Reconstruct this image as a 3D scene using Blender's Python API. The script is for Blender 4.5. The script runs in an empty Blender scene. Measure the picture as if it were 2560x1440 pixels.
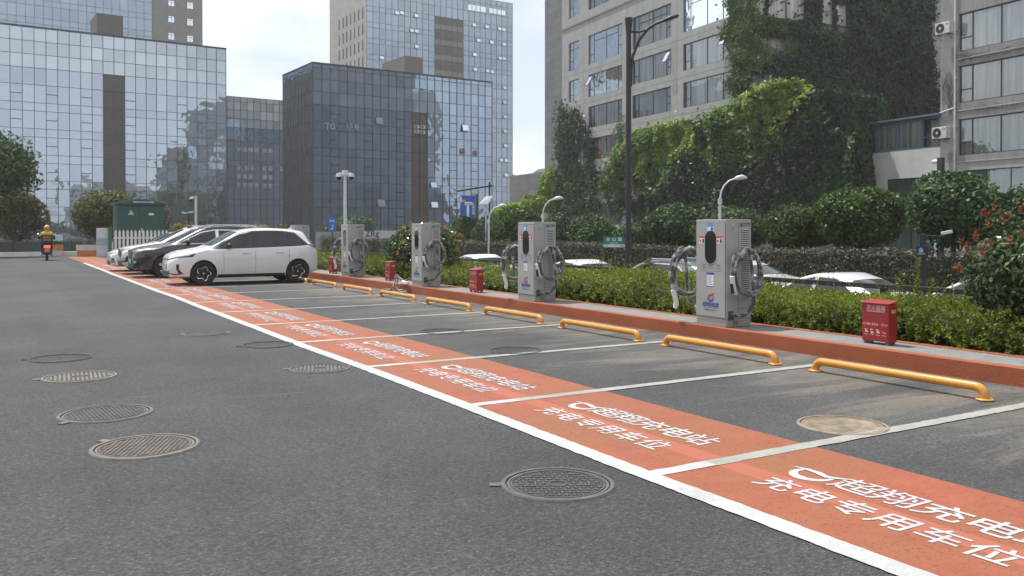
import bpy, bmesh, math, random
import numpy as np
from math import sin, cos, pi, radians, atan2, sqrt, tan
from mathutils import Vector, Matrix

S = bpy.context.scene
COL = S.collection
random.seed(7)
RNG = np.random.default_rng(7)

# ------------------------------------------------------------------ camera
F_PX, YAW, PITCH, CY, EYE = 2179.0, radians(30.78), radians(-0.53), 593.0, 1.567   # in pixels of the 2560 x 1440 photo
cam_d = bpy.data.cameras.new('camera'); cam = bpy.data.objects.new('camera', cam_d); COL.objects.link(cam)
cam_d.sensor_width = 36; cam_d.lens = F_PX*36/2560; cam_d.shift_y = -(720-CY)/2560
cam_d.clip_start = 0.05; cam_d.clip_end = 5000
cam.location = (0, 0, EYE); cam.rotation_euler = (pi/2+PITCH, 0, -YAW)
S.camera = cam
FW = np.array([sin(YAW)*cos(PITCH), cos(YAW)*cos(PITCH), sin(PITCH)])
RT = np.array([cos(YAW), -sin(YAW), 0.0]); UP = np.cross(RT, FW)
EYEV = np.array([0, 0, EYE])
def ray(px, py): return FW + RT*(px-1280)/F_PX + UP*(CY-py)/F_PX
def gz(px, py, z=0.0): d = ray(px, py); return EYEV + d*((z-EYE)/d[2])
def gx(px, py, x): d = ray(px, py); return EYEV + d*(x/d[0])
def gy(px, py, y): d = ray(px, py); return EYEV + d*(y/d[1])
def at(px, py, dep): return EYEV + ray(px, py)*dep

# ------------------------------------------------------------------ light
SUN_EL, SUN_AZ = radians(66), radians(-18)      # azimuth from +y, towards +x
sun_d = bpy.data.lights.new('sun', 'SUN'); sun = bpy.data.objects.new('sun', sun_d); COL.objects.link(sun)
sun_d.energy = 4.7; sun_d.angle = radians(1.0); sun_d.color = (1.0, 0.965, 0.915)
to_sun = Vector((sin(SUN_AZ)*cos(SUN_EL), cos(SUN_AZ)*cos(SUN_EL), sin(SUN_EL)))
sun.rotation_euler = to_sun.to_track_quat('Z', 'Y').to_euler()
W = bpy.data.worlds.new('World'); S.world = W; W.use_nodes = True
nt = W.node_tree; nt.nodes.clear()
N = nt.nodes.new; L = nt.links.new
sky = N('ShaderNodeTexSky'); sky.sky_type = 'NISHITA'; sky.sun_disc = False
sky.sun_elevation = SUN_EL; sky.sun_rotation = SUN_AZ; sky.dust_density = 1.2; sky.air_density = 1.0; sky.ozone_density = 1.5
tc = N('ShaderNodeTexCoord'); mp = N('ShaderNodeMapping'); mp.inputs['Scale'].default_value = (1.6, 1.6, 4.5)
cl = N('ShaderNodeTexNoise'); cl.inputs['Scale'].default_value = 1.7; cl.inputs['Detail'].default_value = 6; cl.inputs['Roughness'].default_value = .55
cr = N('ShaderNodeValToRGB'); cr.color_ramp.elements[0].position = .40; cr.color_ramp.elements[1].position = .58
cr.color_ramp.elements[0].color = (.46, .46, .46, 1); cr.color_ramp.elements[1].color = (.96, .96, .96, 1)
mx = N('ShaderNodeMixRGB'); mx.inputs['Color2'].default_value = (9.1, 9.35, 9.55, 1)
bg = N('ShaderNodeBackground'); bg.inputs['Strength'].default_value = 0.108
wo = N('ShaderNodeOutputWorld')
L(tc.outputs['Generated'], mp.inputs['Vector']); L(mp.outputs['Vector'], cl.inputs['Vector']); L(cl.outputs['Fac'], cr.inputs['Fac'])
L(cr.outputs['Color'], mx.inputs['Fac']); L(sky.outputs['Color'], mx.inputs['Color1']); L(mx.outputs['Color'], bg.inputs['Color']); L(bg.outputs['Background'], wo.inputs['Surface'])
S.view_settings.view_transform = 'Standard'; S.view_settings.look = 'None'
S.view_settings.exposure = 0.26; S.view_settings.gamma = 1.0; S.view_settings.use_curve_mapping = False
S.cycles.max_bounces = 8; S.cycles.transparent_max_bounces = 12; S.cycles.volume_bounces = 1
S.cycles.use_denoising = True

# ------------------------------------------------------------------ materials
MATS = {}
def new_mat(name):
    m = bpy.data.materials.new(name); m.use_nodes = True
    MATS[name] = m
    return m, m.node_tree, m.node_tree.nodes['Principled BSDF']
def ramp(nt, fac, stops):
    r = nt.nodes.new('ShaderNodeValToRGB'); e = r.color_ramp.elements
    while len(e) < len(stops): e.new(.5)
    for k, (p, c) in enumerate(stops):
        e[k].position = p; e[k].color = (*c, 1) if len(c) == 3 else c
    nt.links.new(fac, r.inputs['Fac']); return r.outputs['Color']
def noise(nt, scale, detail=4, rough=.55, vec=None, dist=0.0):
    n = nt.nodes.new('ShaderNodeTexNoise'); n.inputs['Scale'].default_value = scale
    n.inputs['Detail'].default_value = detail; n.inputs['Roughness'].default_value = rough; n.inputs['Distortion'].default_value = dist
    if vec is None:
        t = nt.nodes.new('ShaderNodeTexCoord'); vec = t.outputs['Object']
    nt.links.new(vec, n.inputs['Vector']); return n.outputs['Fac']
def mapped(nt, scale, coord='Object', rot=(0, 0, 0)):
    t = nt.nodes.new('ShaderNodeTexCoord'); m = nt.nodes.new('ShaderNodeMapping')
    m.inputs['Scale'].default_value = scale; m.inputs['Rotation'].default_value = rot
    nt.links.new(t.outputs[coord], m.inputs['Vector']); return m.outputs['Vector']
def mix(nt, fac, a, b, mode='MIX'):
    m = nt.nodes.new('ShaderNodeMixRGB'); m.blend_type = mode
    for s, v in (('Fac', fac), ('Color1', a), ('Color2', b)):
        if hasattr(v, 'is_linked') or hasattr(v, 'links'): nt.links.new(v, m.inputs[s])
        elif isinstance(v, (int, float)): m.inputs[s].default_value = v
        else: m.inputs[s].default_value = (*v, 1)
    return m.outputs['Color']
def math_(nt, op, a, b=0.0, clamp=False):
    m = nt.nodes.new('ShaderNodeMath'); m.operation = op; m.use_clamp = clamp
    for k, v in enumerate((a, b)):
        if isinstance(v, (int, float)): m.inputs[k].default_value = v
        else: nt.links.new(v, m.inputs[k])
    return m.outputs[0]
def bump(nt, bsdf, h, strength=.3, dist=.01):
    b = nt.nodes.new('ShaderNodeBump'); b.inputs['Strength'].default_value = strength; b.inputs['Distance'].default_value = dist
    nt.links.new(h, b.inputs['Height']); nt.links.new(b.outputs['Normal'], bsdf.inputs['Normal'])
def mat(name, col, rough=.6, metal=0.0, var=.12, scale=3.0, spec=.5, bmp=0.0, bscale=60, coat=0.0):
    """painted / plain surface: base colour with low-contrast blotches and optional fine bump"""
    if name in MATS: return MATS[name]
    m, nt, b = new_mat(name)
    lo = tuple(c*(1-var) for c in col); hi = tuple(min(1, c*(1+var)) for c in col)
    nt.links.new(ramp(nt, noise(nt, scale, 5), [(.3, lo), (.7, hi)]), b.inputs['Base Color'])
    b.inputs['Roughness'].default_value = rough; b.inputs['Metallic'].default_value = metal; b.inputs['Specular IOR Level'].default_value = spec
    b.inputs['Coat Weight'].default_value = coat; b.inputs['Coat Roughness'].default_value = .05
    if bmp: bump(nt, b, noise(nt, bscale, 3), bmp, .01)
    return m
def worn(name, col, rough=.45, chip=(.12, .10, .08), streak=.18, chips=.7, dusty=None, coat=0.0, spec=.5):
    """painted metal with faint vertical rain streaks, small chips and, near the foot, dust"""
    m, nt, b = new_mat(name); t = nt.nodes.new('ShaderNodeTexCoord')
    c = ramp(nt, noise(nt, 3, 4), [(.3, tuple(v*.94 for v in col)), (.7, tuple(min(1, v*1.05) for v in col))])
    c = mix(nt, ramp(nt, noise(nt, 1.0, 5, .65, mapped(nt, (14, 14, .9))), [(.5, (0, 0, 0)), (.75, (streak,)*3)]), c, tuple(v*.5 for v in col))
    c = mix(nt, ramp(nt, noise(nt, 26, 5, .7), [(chips, (0, 0, 0)), (chips+.03, (.85, .85, .85))]), c, chip)
    if dusty:
        sp = nt.nodes.new('ShaderNodeSeparateXYZ'); nt.links.new(t.outputs['Object'], sp.inputs[0])
        f = math_(nt, 'ADD', sp.outputs[2], math_(nt, 'MULTIPLY', noise(nt, 9, 4, .65), dusty*1.6))
        c = mix(nt, ramp(nt, f, [(dusty*.5, (.55, .55, .55)), (min(1, dusty*2.0), (0, 0, 0))]), c, (.20, .165, .125))
    nt.links.new(c, b.inputs['Base Color']); b.inputs['Roughness'].default_value = rough; b.inputs['Specular IOR Level'].default_value = spec; b.inputs['Coat Weight'].default_value = coat
    bump(nt, b, noise(nt, 220, 2), .08, .004); return m
def leaf_mat(name, stops, rough=.5, trans=.25, spec=.15):
    m, nt, b = new_mat(name)
    g = nt.nodes.new('ShaderNodeNewGeometry')
    c = ramp(nt, g.outputs['Random Per Island'], stops)
    c = mix(nt, .35, c, ramp(nt, noise(nt, .9, 2), [(.35, tuple(v*.55 for v in stops[0][1])), (.65, tuple(min(1, v*1.25) for v in stops[-1][1]))]))
    nt.links.new(c, b.inputs['Base Color']); b.inputs['Roughness'].default_value = rough; b.inputs['Specular IOR Level'].default_value = spec
    t = nt.nodes.new('ShaderNodeBsdfTranslucent'); nt.links.new(c, t.inputs['Color'])
    ms = nt.nodes.new('ShaderNodeMixShader'); ms.inputs['Fac'].default_value = trans
    out = nt.nodes['Material Output']
    nt.links.new(b.outputs[0], ms.inputs[1]); nt.links.new(t.outputs[0], ms.inputs[2]); nt.links.new(ms.outputs[0], out.inputs['Surface'])
    return m
def glass_mat(name, tint, base, refl, rough=.015, wob=.05, wscale=.35):
    """coated facade glass: mirror reflection mixed over a dark interior, with slightly wavy panes"""
    m, nt, b = new_mat(name)
    b.inputs['Roughness'].default_value = .35; b.inputs['Specular IOR Level'].default_value = .2
    geo = nt.nodes.new('ShaderNodeNewGeometry')
    c = ramp(nt, geo.outputs['Random Per Island'], [(0, tuple(v*.6 for v in base)), (1, tuple(v*1.4 for v in base))])
    nt.links.new(c, b.inputs['Base Color'])
    g = nt.nodes.new('ShaderNodeBsdfGlossy'); nt.links.new(ramp(nt, geo.outputs['Random Per Island'], [(0, tuple(v*.90 for v in tint)), (.5, tint), (1, tuple(min(1, v*1.05) for v in tint))]), g.inputs['Color']); g.inputs['Roughness'].default_value = rough
    bp = nt.nodes.new('ShaderNodeBump'); bp.inputs['Strength'].default_value = wob; bp.inputs['Distance'].default_value = .5
    nt.links.new(noise(nt, wscale, 2), bp.inputs['Height']); nt.links.new(bp.outputs['Normal'], g.inputs['Normal'])
    lw = nt.nodes.new('ShaderNodeLayerWeight'); lw.inputs['Blend'].default_value = .25
    f = math_(nt, 'ADD', math_(nt, 'MULTIPLY', lw.outputs['Fresnel'], 1-refl), refl, True)
    ms = nt.nodes.new('ShaderNodeMixShader'); nt.links.new(f, ms.inputs['Fac'])
    nt.links.new(b.outputs[0], ms.inputs[1]); nt.links.new(g.outputs[0], ms.inputs[2])
    nt.links.new(ms.outputs[0], nt.nodes['Material Output'].inputs['Surface'])
    return m
def emit_mat(name, col, strength):
    m, nt, b = new_mat(name); b.inputs['Base Color'].default_value = (*col, 1)
    b.inputs['Emission Color'].default_value = (*col, 1); b.inputs['Emission Strength'].default_value = strength
    return m

# ------------------------------------------------------------------ mesh helpers
class MB:
    def __init__(s): s.v = []; s.f = []; s.m = []
    def add(s, vs, fs, mi=0):
        o = len(s.v); s.v += [tuple(p) for p in vs]; s.f += [tuple(i+o for i in f) for f in fs]; s.m += [mi]*len(fs)
        return s
    def box(s, x0, x1, y0, y1, z0, z1, mi=0):
        return s.add([(x0,y0,z0),(x1,y0,z0),(x1,y1,z0),(x0,y1,z0),(x0,y0,z1),(x1,y0,z1),(x1,y1,z1),(x0,y1,z1)],
              [(0,3,2,1),(4,5,6,7),(0,1,5,4),(1,2,6,5),(2,3,7,6),(3,0,4,7)], mi)
    def quad(s, a, b, c, d, mi=0): return s.add([a,b,c,d], [(0,1,2,3)], mi)
    def poly(s, pts, mi=0): return s.add(pts, [tuple(range(len(pts)))], mi)
    def tube(s, pts, r, n=10, mi=0, cap=True, closed=False):
        P = [Vector(p) for p in pts]; k = len(P); R = r if hasattr(r, '__len__') else [r]*k
        vs = []; prev = None
        for i, p in enumerate(P):
            a = P[(i-1) % k] if (i or closed) else P[i]; b = P[(i+1) % k] if (i < k-1 or closed) else P[i]
            t = (b-a).normalized()
            if prev is None:
                u = t.cross(Vector((0,0,1)) if abs(t.z) < .9 else Vector((1,0,0))).normalized()
            else:
                u = (prev - t*prev.dot(t)); u = u.normalized() if u.length > 1e-6 else t.orthogonal().normalized()
            prev = u; w = t.cross(u)
            for j in range(n):
                q = 2*pi*j/n; vs.append(p + (u*cos(q)+w*sin(q))*R[i])
        fs = []
        for i in range(k if closed else k-1):
            for j in range(n):
                a = i*n+j; b = i*n+(j+1) % n; c = ((i+1) % k)*n+(j+1) % n; d = ((i+1) % k)*n+j
                fs.append((a,b,c,d))
        if cap and not closed: fs += [tuple(range(n))[::-1], tuple(range((k-1)*n, k*n))]
        return s.add(vs, fs, mi)
    def cyl(s, a, b, r, n=16, mi=0): return s.tube([a, b], r, n, mi)
    def lathe(s, prof, n=32, c=(0,0,0), axis='z', mi=0, closed=False):
        vs = []; fs = []; k = len(prof)
        for r, h in prof:
            for j in range(n):
                q = 2*pi*j/n; x, y = r*cos(q), r*sin(q)
                p = (x, y, h) if axis == 'z' else ((x, h, y) if axis == 'y' else (h, x, y))
                vs.append((p[0]+c[0], p[1]+c[1], p[2]+c[2]))
        for i in range(k if closed else k-1):
            for j in range(n):
                fs.append((i*n+j, i*n+(j+1) % n, ((i+1) % k)*n+(j+1) % n, ((i+1) % k)*n+j))
        return s.add(vs, fs, mi)
    def sphere(s, c, r, n=16, k=10, mi=0):
        rx, ry, rz = r if hasattr(r, '__len__') else (r, r, r)
        vs = []; fs = []
        for i in range(k+1):
            t = pi*i/k
            for j in range(n):
                q = 2*pi*j/n; vs.append((c[0]+rx*sin(t)*cos(q), c[1]+ry*sin(t)*sin(q), c[2]+rz*cos(t)))
        for i in range(k):
            for j in range(n): fs.append((i*n+j, (i+1)*n+j, (i+1)*n+(j+1) % n, i*n+(j+1) % n))
        return s.add(vs, fs, mi)
    def prism(s, poly, fn, d, mi=0):
        """poly of 2-D points; fn(u, v, w) -> 3-D; extruded from w=0 to w=d"""
        n = len(poly); vs = [fn(u, v, 0) for u, v in poly]+[fn(u, v, d) for u, v in poly]
        fs = [tuple(range(n))[::-1], tuple(range(n, 2*n))]+[(i, (i+1) % n, n+(i+1) % n, n+i) for i in range(n)]
        return s.add(vs, fs, mi)
    def build(s, name, mats, parent=None, smooth=None, bevel=0.0, label=None):
        me = bpy.data.meshes.new(name); me.from_pydata(s.v, [], s.f)
        for m in (mats if isinstance(mats, (list, tuple)) else [mats]): me.materials.append(m)
        if any(s.m): me.polygons.foreach_set('material_index', s.m)
        bm = bmesh.new(); bm.from_mesh(me); bmesh.ops.recalc_face_normals(bm, faces=bm.faces); bm.to_mesh(me); bm.free()
        if smooth is not None:
            me.shade_smooth(); me.set_sharp_from_angle(angle=radians(smooth))
        o = bpy.data.objects.new(name, me); COL.objects.link(o)
        if parent: o.parent = parent
        if bevel:
            b = o.modifiers.new('bevel', 'BEVEL'); b.width = bevel; b.segments = 2; b.limit_method = 'ANGLE'; b.angle_limit = radians(40)
        if label: o['label'] = label
        return o
def np_mesh(name, V, Fq, mats, parent=None, mi=None, smooth=False):
    """large quad mesh from numpy arrays"""
    me = bpy.data.meshes.new(name); n = len(Fq)
    me.vertices.add(len(V)); me.vertices.foreach_set('co', np.asarray(V, np.float32).ravel())
    me.loops.add(n*4); me.loops.foreach_set('vertex_index', np.asarray(Fq, np.int32).ravel())
    me.polygons.add(n); me.polygons.foreach_set('loop_start', np.arange(0, n*4, 4, dtype=np.int32))
    for m in (mats if isinstance(mats, (list, tuple)) else [mats]): me.materials.append(m)
    if mi is not None: me.polygons.foreach_set('material_index', np.asarray(mi, np.int32))
    me.update(calc_edges=True); me.validate()
    o = bpy.data.objects.new(name, me); COL.objects.link(o)
    if parent: o.parent = parent
    return o
def tag(o, label=None, cat=None, group=None, kind=None):
    if label: o['label'] = label
    if cat: o['category'] = cat
    if group: o['group'] = group
    if kind: o['kind'] = kind
    return o
def thing(name, label, cat, loc=(0,0,0), rz=0.0, group=None):
    o = bpy.data.objects.new(name, None); COL.objects.link(o); o.empty_display_size = .2
    o.location = tuple(float(v) for v in loc); o.rotation_euler = (0, 0, rz)
    return tag(o, label, cat, group)
def dup(root, loc, rz=None, label=None, skip=()):
    r = root.copy(); COL.objects.link(r); r.location = tuple(float(v) for v in loc)
    if rz is not None: r.rotation_euler = (0, 0, rz)
    if label: r['label'] = label
    for ch in list(root.children):
        if ch in skip: continue
        c = ch.copy(); COL.objects.link(c); c.parent = r
        for g in list(ch.children):
            d = g.copy(); COL.objects.link(d); d.parent = c
    return r
FONT_CACHE = {}
def text(name, body, size, m, parent, origin, xdir, ydir, bold=.0, space=1.0, align='CENTER', depth=0.0, kind=None, shear=0.0, heavy=0.0):
    """lettering as a flat mesh: origin and the two writing directions in the parent's space"""
    key = (body, round(bold, 4), space, align, depth, shear)
    if key not in FONT_CACHE:
        cu = bpy.data.curves.new('lettering', 'FONT'); cu.body = body; cu.size = 1.0; cu.offset = bold; cu.space_character = space
        cu.align_x = align; cu.extrude = depth; cu.shear = shear; cu.resolution_u = 3
        ob = bpy.data.objects.new('lettering', cu); COL.objects.link(ob)
        dg = bpy.context.evaluated_depsgraph_get(); dg.update()
        me = bpy.data.meshes.new_from_object(ob.evaluated_get(dg)); me.materials.clear()
        V = [tuple(v.co) for v in me.vertices]; Fs = [tuple(p.vertices) for p in me.polygons]
        bpy.data.objects.remove(ob); bpy.data.curves.remove(cu); bpy.data.meshes.remove(me)
        FONT_CACHE[key] = (V, Fs)
    V, Fs = FONT_CACHE[key]
    if heavy:      # brush-weight strokes: four copies nudged sideways, each a hair above the last
        n0 = len(V); V2, F2 = [], []
        for k, (a, b_) in enumerate(((heavy, 0), (-heavy, 0), (0, heavy), (0, -heavy))):
            V2 += [(v[0]+a, v[1]+b_, v[2]+k*.0012) for v in V]; F2 += [tuple(i+k*n0 for i in f) for f in Fs]
        V, Fs = V2, F2
    X = Vector(xdir).normalized(); Y = Vector(ydir).normalized(); Z = X.cross(Y); O = Vector(tuple(float(v) for v in origin))
    me = bpy.data.meshes.new(name)
    me.from_pydata([O + (X*v[0]+Y*v[1]+Z*v[2])*size for v in V], [], Fs); me.materials.append(m)
    o = bpy.data.objects.new(name, me); COL.objects.link(o)
    if parent: o.parent = parent
    if kind: o['kind'] = kind
    return o
def struct(o): o['kind'] = 'structure'; return o

# leaves: flat folded quads, random orientation about a preferred normal
def leaf_cloud(C, Nrm, length, width, spread=.9, rng=RNG):
    n = len(C); C = np.asarray(C, float); Nrm = np.asarray(Nrm, float)
    if Nrm.ndim == 1: Nrm = np.repeat(Nrm[None], n, 0)
    nn = Nrm + rng.normal(0, spread, (n, 3)); nn /= np.linalg.norm(nn, axis=1)[:, None]
    a = rng.normal(0, 1, (n, 3)); a -= nn*(a*nn).sum(1)[:, None]; a /= np.linalg.norm(a, axis=1)[:, None]
    b = np.cross(nn, a)
    l = np.asarray(length)*rng.uniform(.7, 1.3, n); w = np.asarray(width)*rng.uniform(.7, 1.3, n)
    l = l[:, None]; w = w[:, None]
    V = np.stack([C-a*l*.5, C+b*w*.5+nn*w*.12-a*l*.05, C+a*l*.5-nn*l*.1, C-b*w*.5+nn*w*.12-a*l*.05], 1).reshape(-1, 3)
    return V, np.arange(n*4).reshape(n, 4)
def in_poly(P, poly):
    x, y = P[:, 0], P[:, 1]; inside = np.zeros(len(P), bool); k = len(poly)
    for i in range(k):
        x1, y1 = poly[i]; x2, y2 = poly[(i+1) % k]
        c = ((y1 > y) != (y2 > y)) & (x < (x2-x1)*(y-y1)/((y2-y1) if y2 != y1 else 1e-9)+x1)
        inside ^= c
    return inside
def fbm(P, f, seed=0):
    """cheap smooth pseudo-noise from sines, about -1..1"""
    r = np.random.default_rng(seed); out = np.zeros(len(P)); amp = 1.0
    for o in range(4):
        for _ in range(3):
            k = r.normal(0, f*2**o, P.shape[1]); out += amp*np.sin(P@k+r.uniform(0, 6.28))/3
        amp *= .55
    return out
# ================================================================== ground and paint
X_IN, X_OUT, X_BAND, X_KERB, Y0, STALL = 3.655, 3.505, 5.055, 8.72, 4.295, 2.5
ROAD_Z = -0.8

def asphalt_mat(name, lo, hi, grain=1.0, dust=False):
    m, nt, b = new_mat(name)
    v = nt.nodes.new('ShaderNodeTexVoronoi'); v.inputs['Scale'].default_value = 85; v.feature = 'F1'
    t = nt.nodes.new('ShaderNodeTexCoord'); nt.links.new(t.outputs['Object'], v.inputs['Vector'])
    vs = nt.nodes.new('ShaderNodeSeparateColor'); nt.links.new(v.outputs['Color'], vs.inputs[0])
    big = noise(nt, .35, 4, .6); mid = noise(nt, 2.6, 5, .65); fine = noise(nt, 34, 3, .7)
    c = ramp(nt, mid, [(.3, lo), (.72, hi)])
    c = mix(nt, .55, c, ramp(nt, big, [(.35, tuple(x*.72 for x in lo)), (.65, tuple(x*1.15 for x in hi))]))
    c = mix(nt, .85*grain, c, ramp(nt, vs.outputs[0], [(0, (.42, .42, .42)), (.55, (.9, .9, .9)), (.86, (1.15, 1.15, 1.15)), (1, (1.9, 1.88, 1.82))]), 'MULTIPLY')
    c = mix(nt, .7*grain, c, ramp(nt, fine, [(.32, (.5, .5, .5)), (.6, (1.12, 1.12, 1.12))]), 'MULTIPLY')
    # worn pale scuffs
    sc = noise(nt, 1.0, 7, .72, mapped(nt, (1.1, 3.2, 1)), .8)
    c = mix(nt, ramp(nt, sc, [(.6, (0, 0, 0)), (.78, (.35, .35, .35))]), c, tuple(min(1, x*2.3) for x in hi))
    # tyre-polished lanes along the aisle and a few hairline cracks
    c = mix(nt, .30, c, ramp(nt, noise(nt, 1.0, 3, .5, mapped(nt, (.9, .035, 1))), [(.35, (.72, .72, .72)), (.65, (1.22, 1.22, 1.22))]), 'MULTIPLY')
    vc = nt.nodes.new('ShaderNodeTexVoronoi'); vc.feature = 'DISTANCE_TO_EDGE'; vc.inputs['Scale'].default_value = .16
    wv = nt.nodes.new('ShaderNodeVectorMath'); wv.operation = 'MULTIPLY_ADD'; wv.inputs[1].default_value = (1.6, 1.6, 0)
    nn_ = nt.nodes.new('ShaderNodeTexNoise'); nn_.inputs['Scale'].default_value = .9; nn_.inputs['Detail'].default_value = 8; nn_.inputs['Roughness'].default_value = .7; nt.links.new(t.outputs['Object'], nn_.inputs['Vector'])
    nt.links.new(nn_.outputs['Color'], wv.inputs[0]); nt.links.new(t.outputs['Object'], wv.inputs[2]); nt.links.new(wv.outputs[0], vc.inputs['Vector'])
    crk = math_(nt, 'MULTIPLY', ramp(nt, vc.outputs['Distance'], [(0, (1, 1, 1)), (.0022, (0, 0, 0))]), ramp(nt, noise(nt, .22, 2), [(.52, (0, 0, 0)), (.6, (.8, .8, .8))]))
    c = mix(nt, crk, c, (.02, .02, .02))
    # dark oil drips
    c = mix(nt, ramp(nt, noise(nt, 1.7, 4, .6), [(.70, (0, 0, 0)), (.78, (.45, .45, .45))]), c, (.03, .03, .03))
    if dust:   # tan sand blown against the wheel stops and around the sunken covers
        sep = nt.nodes.new('ShaderNodeSeparateXYZ'); nt.links.new(t.outputs['Object'], sep.inputs[0])
        a = nt.nodes.new('ShaderNodeMapRange'); a.interpolation_type = 'SMOOTHSTEP'
        a.inputs['From Min'].default_value = 5.3; a.inputs['From Max'].default_value = 7.7; nt.links.new(sep.outputs[0], a.inputs['Value'])
        p1 = noise(nt, .8, 9, .7, mapped(nt, (.45, 2.0, 1), rot=(0, 0, .25)), .9)
        f = math_(nt, 'ADD', p1, math_(nt, 'MULTIPLY', a.outputs[0], .17))
        f = math_(nt, 'ADD', f, math_(nt, 'MULTIPLY', fine, .07))
        d = ramp(nt, f, [(.62, (0, 0, 0)), (.82, (.62, .62, .62))])
        c = mix(nt, d, c, ramp(nt, fine, [(.3, (.17, .14, .105)), (.7, (.27, .225, .17))]))
        g = ramp(nt, math_(nt, 'ADD', noise(nt, .5, 5, .6), math_(nt, 'MULTIPLY', a.outputs[0], .22)), [(.54, (0, 0, 0)), (.84, (.32, .32, .32))])
        c = mix(nt, g, c, tuple(min(1, x*1.75) for x in hi))
    nt.links.new(c, b.inputs['Base Color'])
    b.inputs['Roughness'].default_value = .82; b.inputs['Specular IOR Level'].default_value = .35
    bump(nt, b, math_(nt, 'ADD', v.outputs['Distance'], math_(nt, 'MULTIPLY', fine, .5)), .55, .012)
    return m
M_ASPH = asphalt_mat('asphalt', (.048, .0505, .053), (.067, .070, .0725), .95)
M_BAY = asphalt_mat('bay_asphalt', (.051, .052, .054), (.070, .070, .070), .8, True)
M_ROAD = asphalt_mat('road_asphalt', (.07, .07, .072), (.095, .095, .097))
M_EARTH = mat('earth', (.10, .085, .06), .95, var=.4, scale=5, bmp=.4)
M_SOIL = mat('soil', (.055, .045, .032), .95, var=.4, scale=8, bmp=.6)

g = MB(); B = 2500; prof = [(-B, 0), (8.9, 0), (12.35, .0), (12.36, ROAD_Z-.02), (B, ROAD_Z-.02)]
for (xa, za), (xb, zb) in zip(prof[:-1], prof[1:]): g.quad((xa, -B, za), (xb, -B, zb), (xb, B, zb), (xa, B, za))
struct(g.build('ground', M_EARTH))
struct(MB().quad((-60, -60, .004), (X_IN-.1, -60, .004), (X_IN-.1, 57, .004), (-60, 57, .004)).build('parking_aisle', M_ASPH))
struct(MB().quad((X_IN-.1, -25, .004), (8.75, -25, .004), (8.75, 57, .004), (X_IN-.1, 57, .004)).build('parking_bays', M_BAY))
struct(MB().quad((13.2, -60, ROAD_Z), (23.6, -60, ROAD_Z), (23.6, 200, ROAD_Z), (13.2, 200, ROAD_Z)).build('road', M_ROAD))
struct(MB().box(23.6, 24.4, -60, 200, ROAD_Z-.02, ROAD_Z+.14).build('pavement', mat('pavement_stone', (.3, .29, .28), .85, var=.2, scale=6)))
struct(MB().box(12.05, 12.35, -30, 120, ROAD_Z, .12).build('retaining_wall', mat('wall_concrete', (.26, .25, .235), .9, var=.25, scale=2)))
struct(MB().quad((9.5, -25, .16), (12.1, -25, .16), (12.1, 75, .16), (9.5, 75, .16)).build('planting_bed', M_SOIL))

# painted band with the lighter strip where an older line was covered
def paint_mat(name, col, wear=.25, strip=None, edge=None):
    m, nt, b = new_mat(name)
    fine = noise(nt, 55, 4, .7); mid = noise(nt, 3.2, 5, .6); gr = noise(nt, 160, 2, .6)
    c = ramp(nt, mid, [(.3, tuple(x*.84 for x in col)), (.7, tuple(min(1, x*1.1) for x in col))])
    if strip:
        t = nt.nodes.new('ShaderNodeTexCoord'); s = nt.nodes.new('ShaderNodeSeparateXYZ'); nt.links.new(t.outputs['Object'], s.inputs[0])
        ins = math_(nt, 'MULTIPLY', math_(nt, 'GREATER_THAN', s.outputs[0], strip[0]), math_(nt, 'LESS_THAN', s.outputs[0], strip[1]))
        c2 = mix(nt, ramp(nt, noise(nt, .8, 4, .6), [(.4, (0, 0, 0)), (.62, (.8, .8, .8))]), c, (col[0]*.78, col[1]*1.15, col[2]*.95))
        c = mix(nt, ins, c2, (min(1, col[0]*1.12), col[1]*1.22, col[2]*1.35))
        pores = mix(nt, math_(nt, 'MULTIPLY', ins, .85), ramp(nt, fine, [(.34, (.30, .30, .32)), (.44, (1, 1, 1))]), (1, 1, 1))
        c = mix(nt, wear*2, c, pores, 'MULTIPLY')
    else:
        c = mix(nt, wear*2, c, ramp(nt, fine, [(.30, (.35, .35, .36)), (.42, (1, 1, 1))]), 'MULTIPLY')
    if edge: c = mix(nt, ramp(nt, math_(nt, 'ADD', noise(nt, 6, 6, .75), math_(nt, 'MULTIPLY', fine, .25)), [(.76, (0, 0, 0)), (.82, (.7, .7, .7))]), c, edge)      # chips where the surface below shows
    c = mix(nt, .35, c, ramp(nt, gr, [(.3, (.7, .7, .7)), (.7, (1.15, 1.15, 1.15))]), 'MULTIPLY')
    nt.links.new(c, b.inputs['Base Color']); b.inputs['Roughness'].default_value = .72; b.inputs['Specular IOR Level'].default_value = .35
    bump(nt, b, math_(nt, 'ADD', fine, gr), .35, .006)
    return m
M_ORANGE = paint_mat('orange_road_paint', (.295, .083, .045), .38, (4.10, 4.285))
M_WHITE = paint_mat('white_road_paint', (.41, .42, .41), .26, None, (.12, .12, .12))
M_OLDWHITE = paint_mat('worn_white_road_paint', (.30, .30, .275), .3, None, (.12, .115, .105))
M_LETTER = paint_mat('white_letter_paint', (.43, .425, .44), .16, None, (.33, .11, .07))
Y_END = Y0+STALL*15.6
struct(MB().quad((X_IN-.08, -12, .008), (X_BAND, -12, .008), (X_BAND, 54.5, .008), (X_IN-.08, 54.5, .008)).build('orange_band', M_ORANGE))
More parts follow.
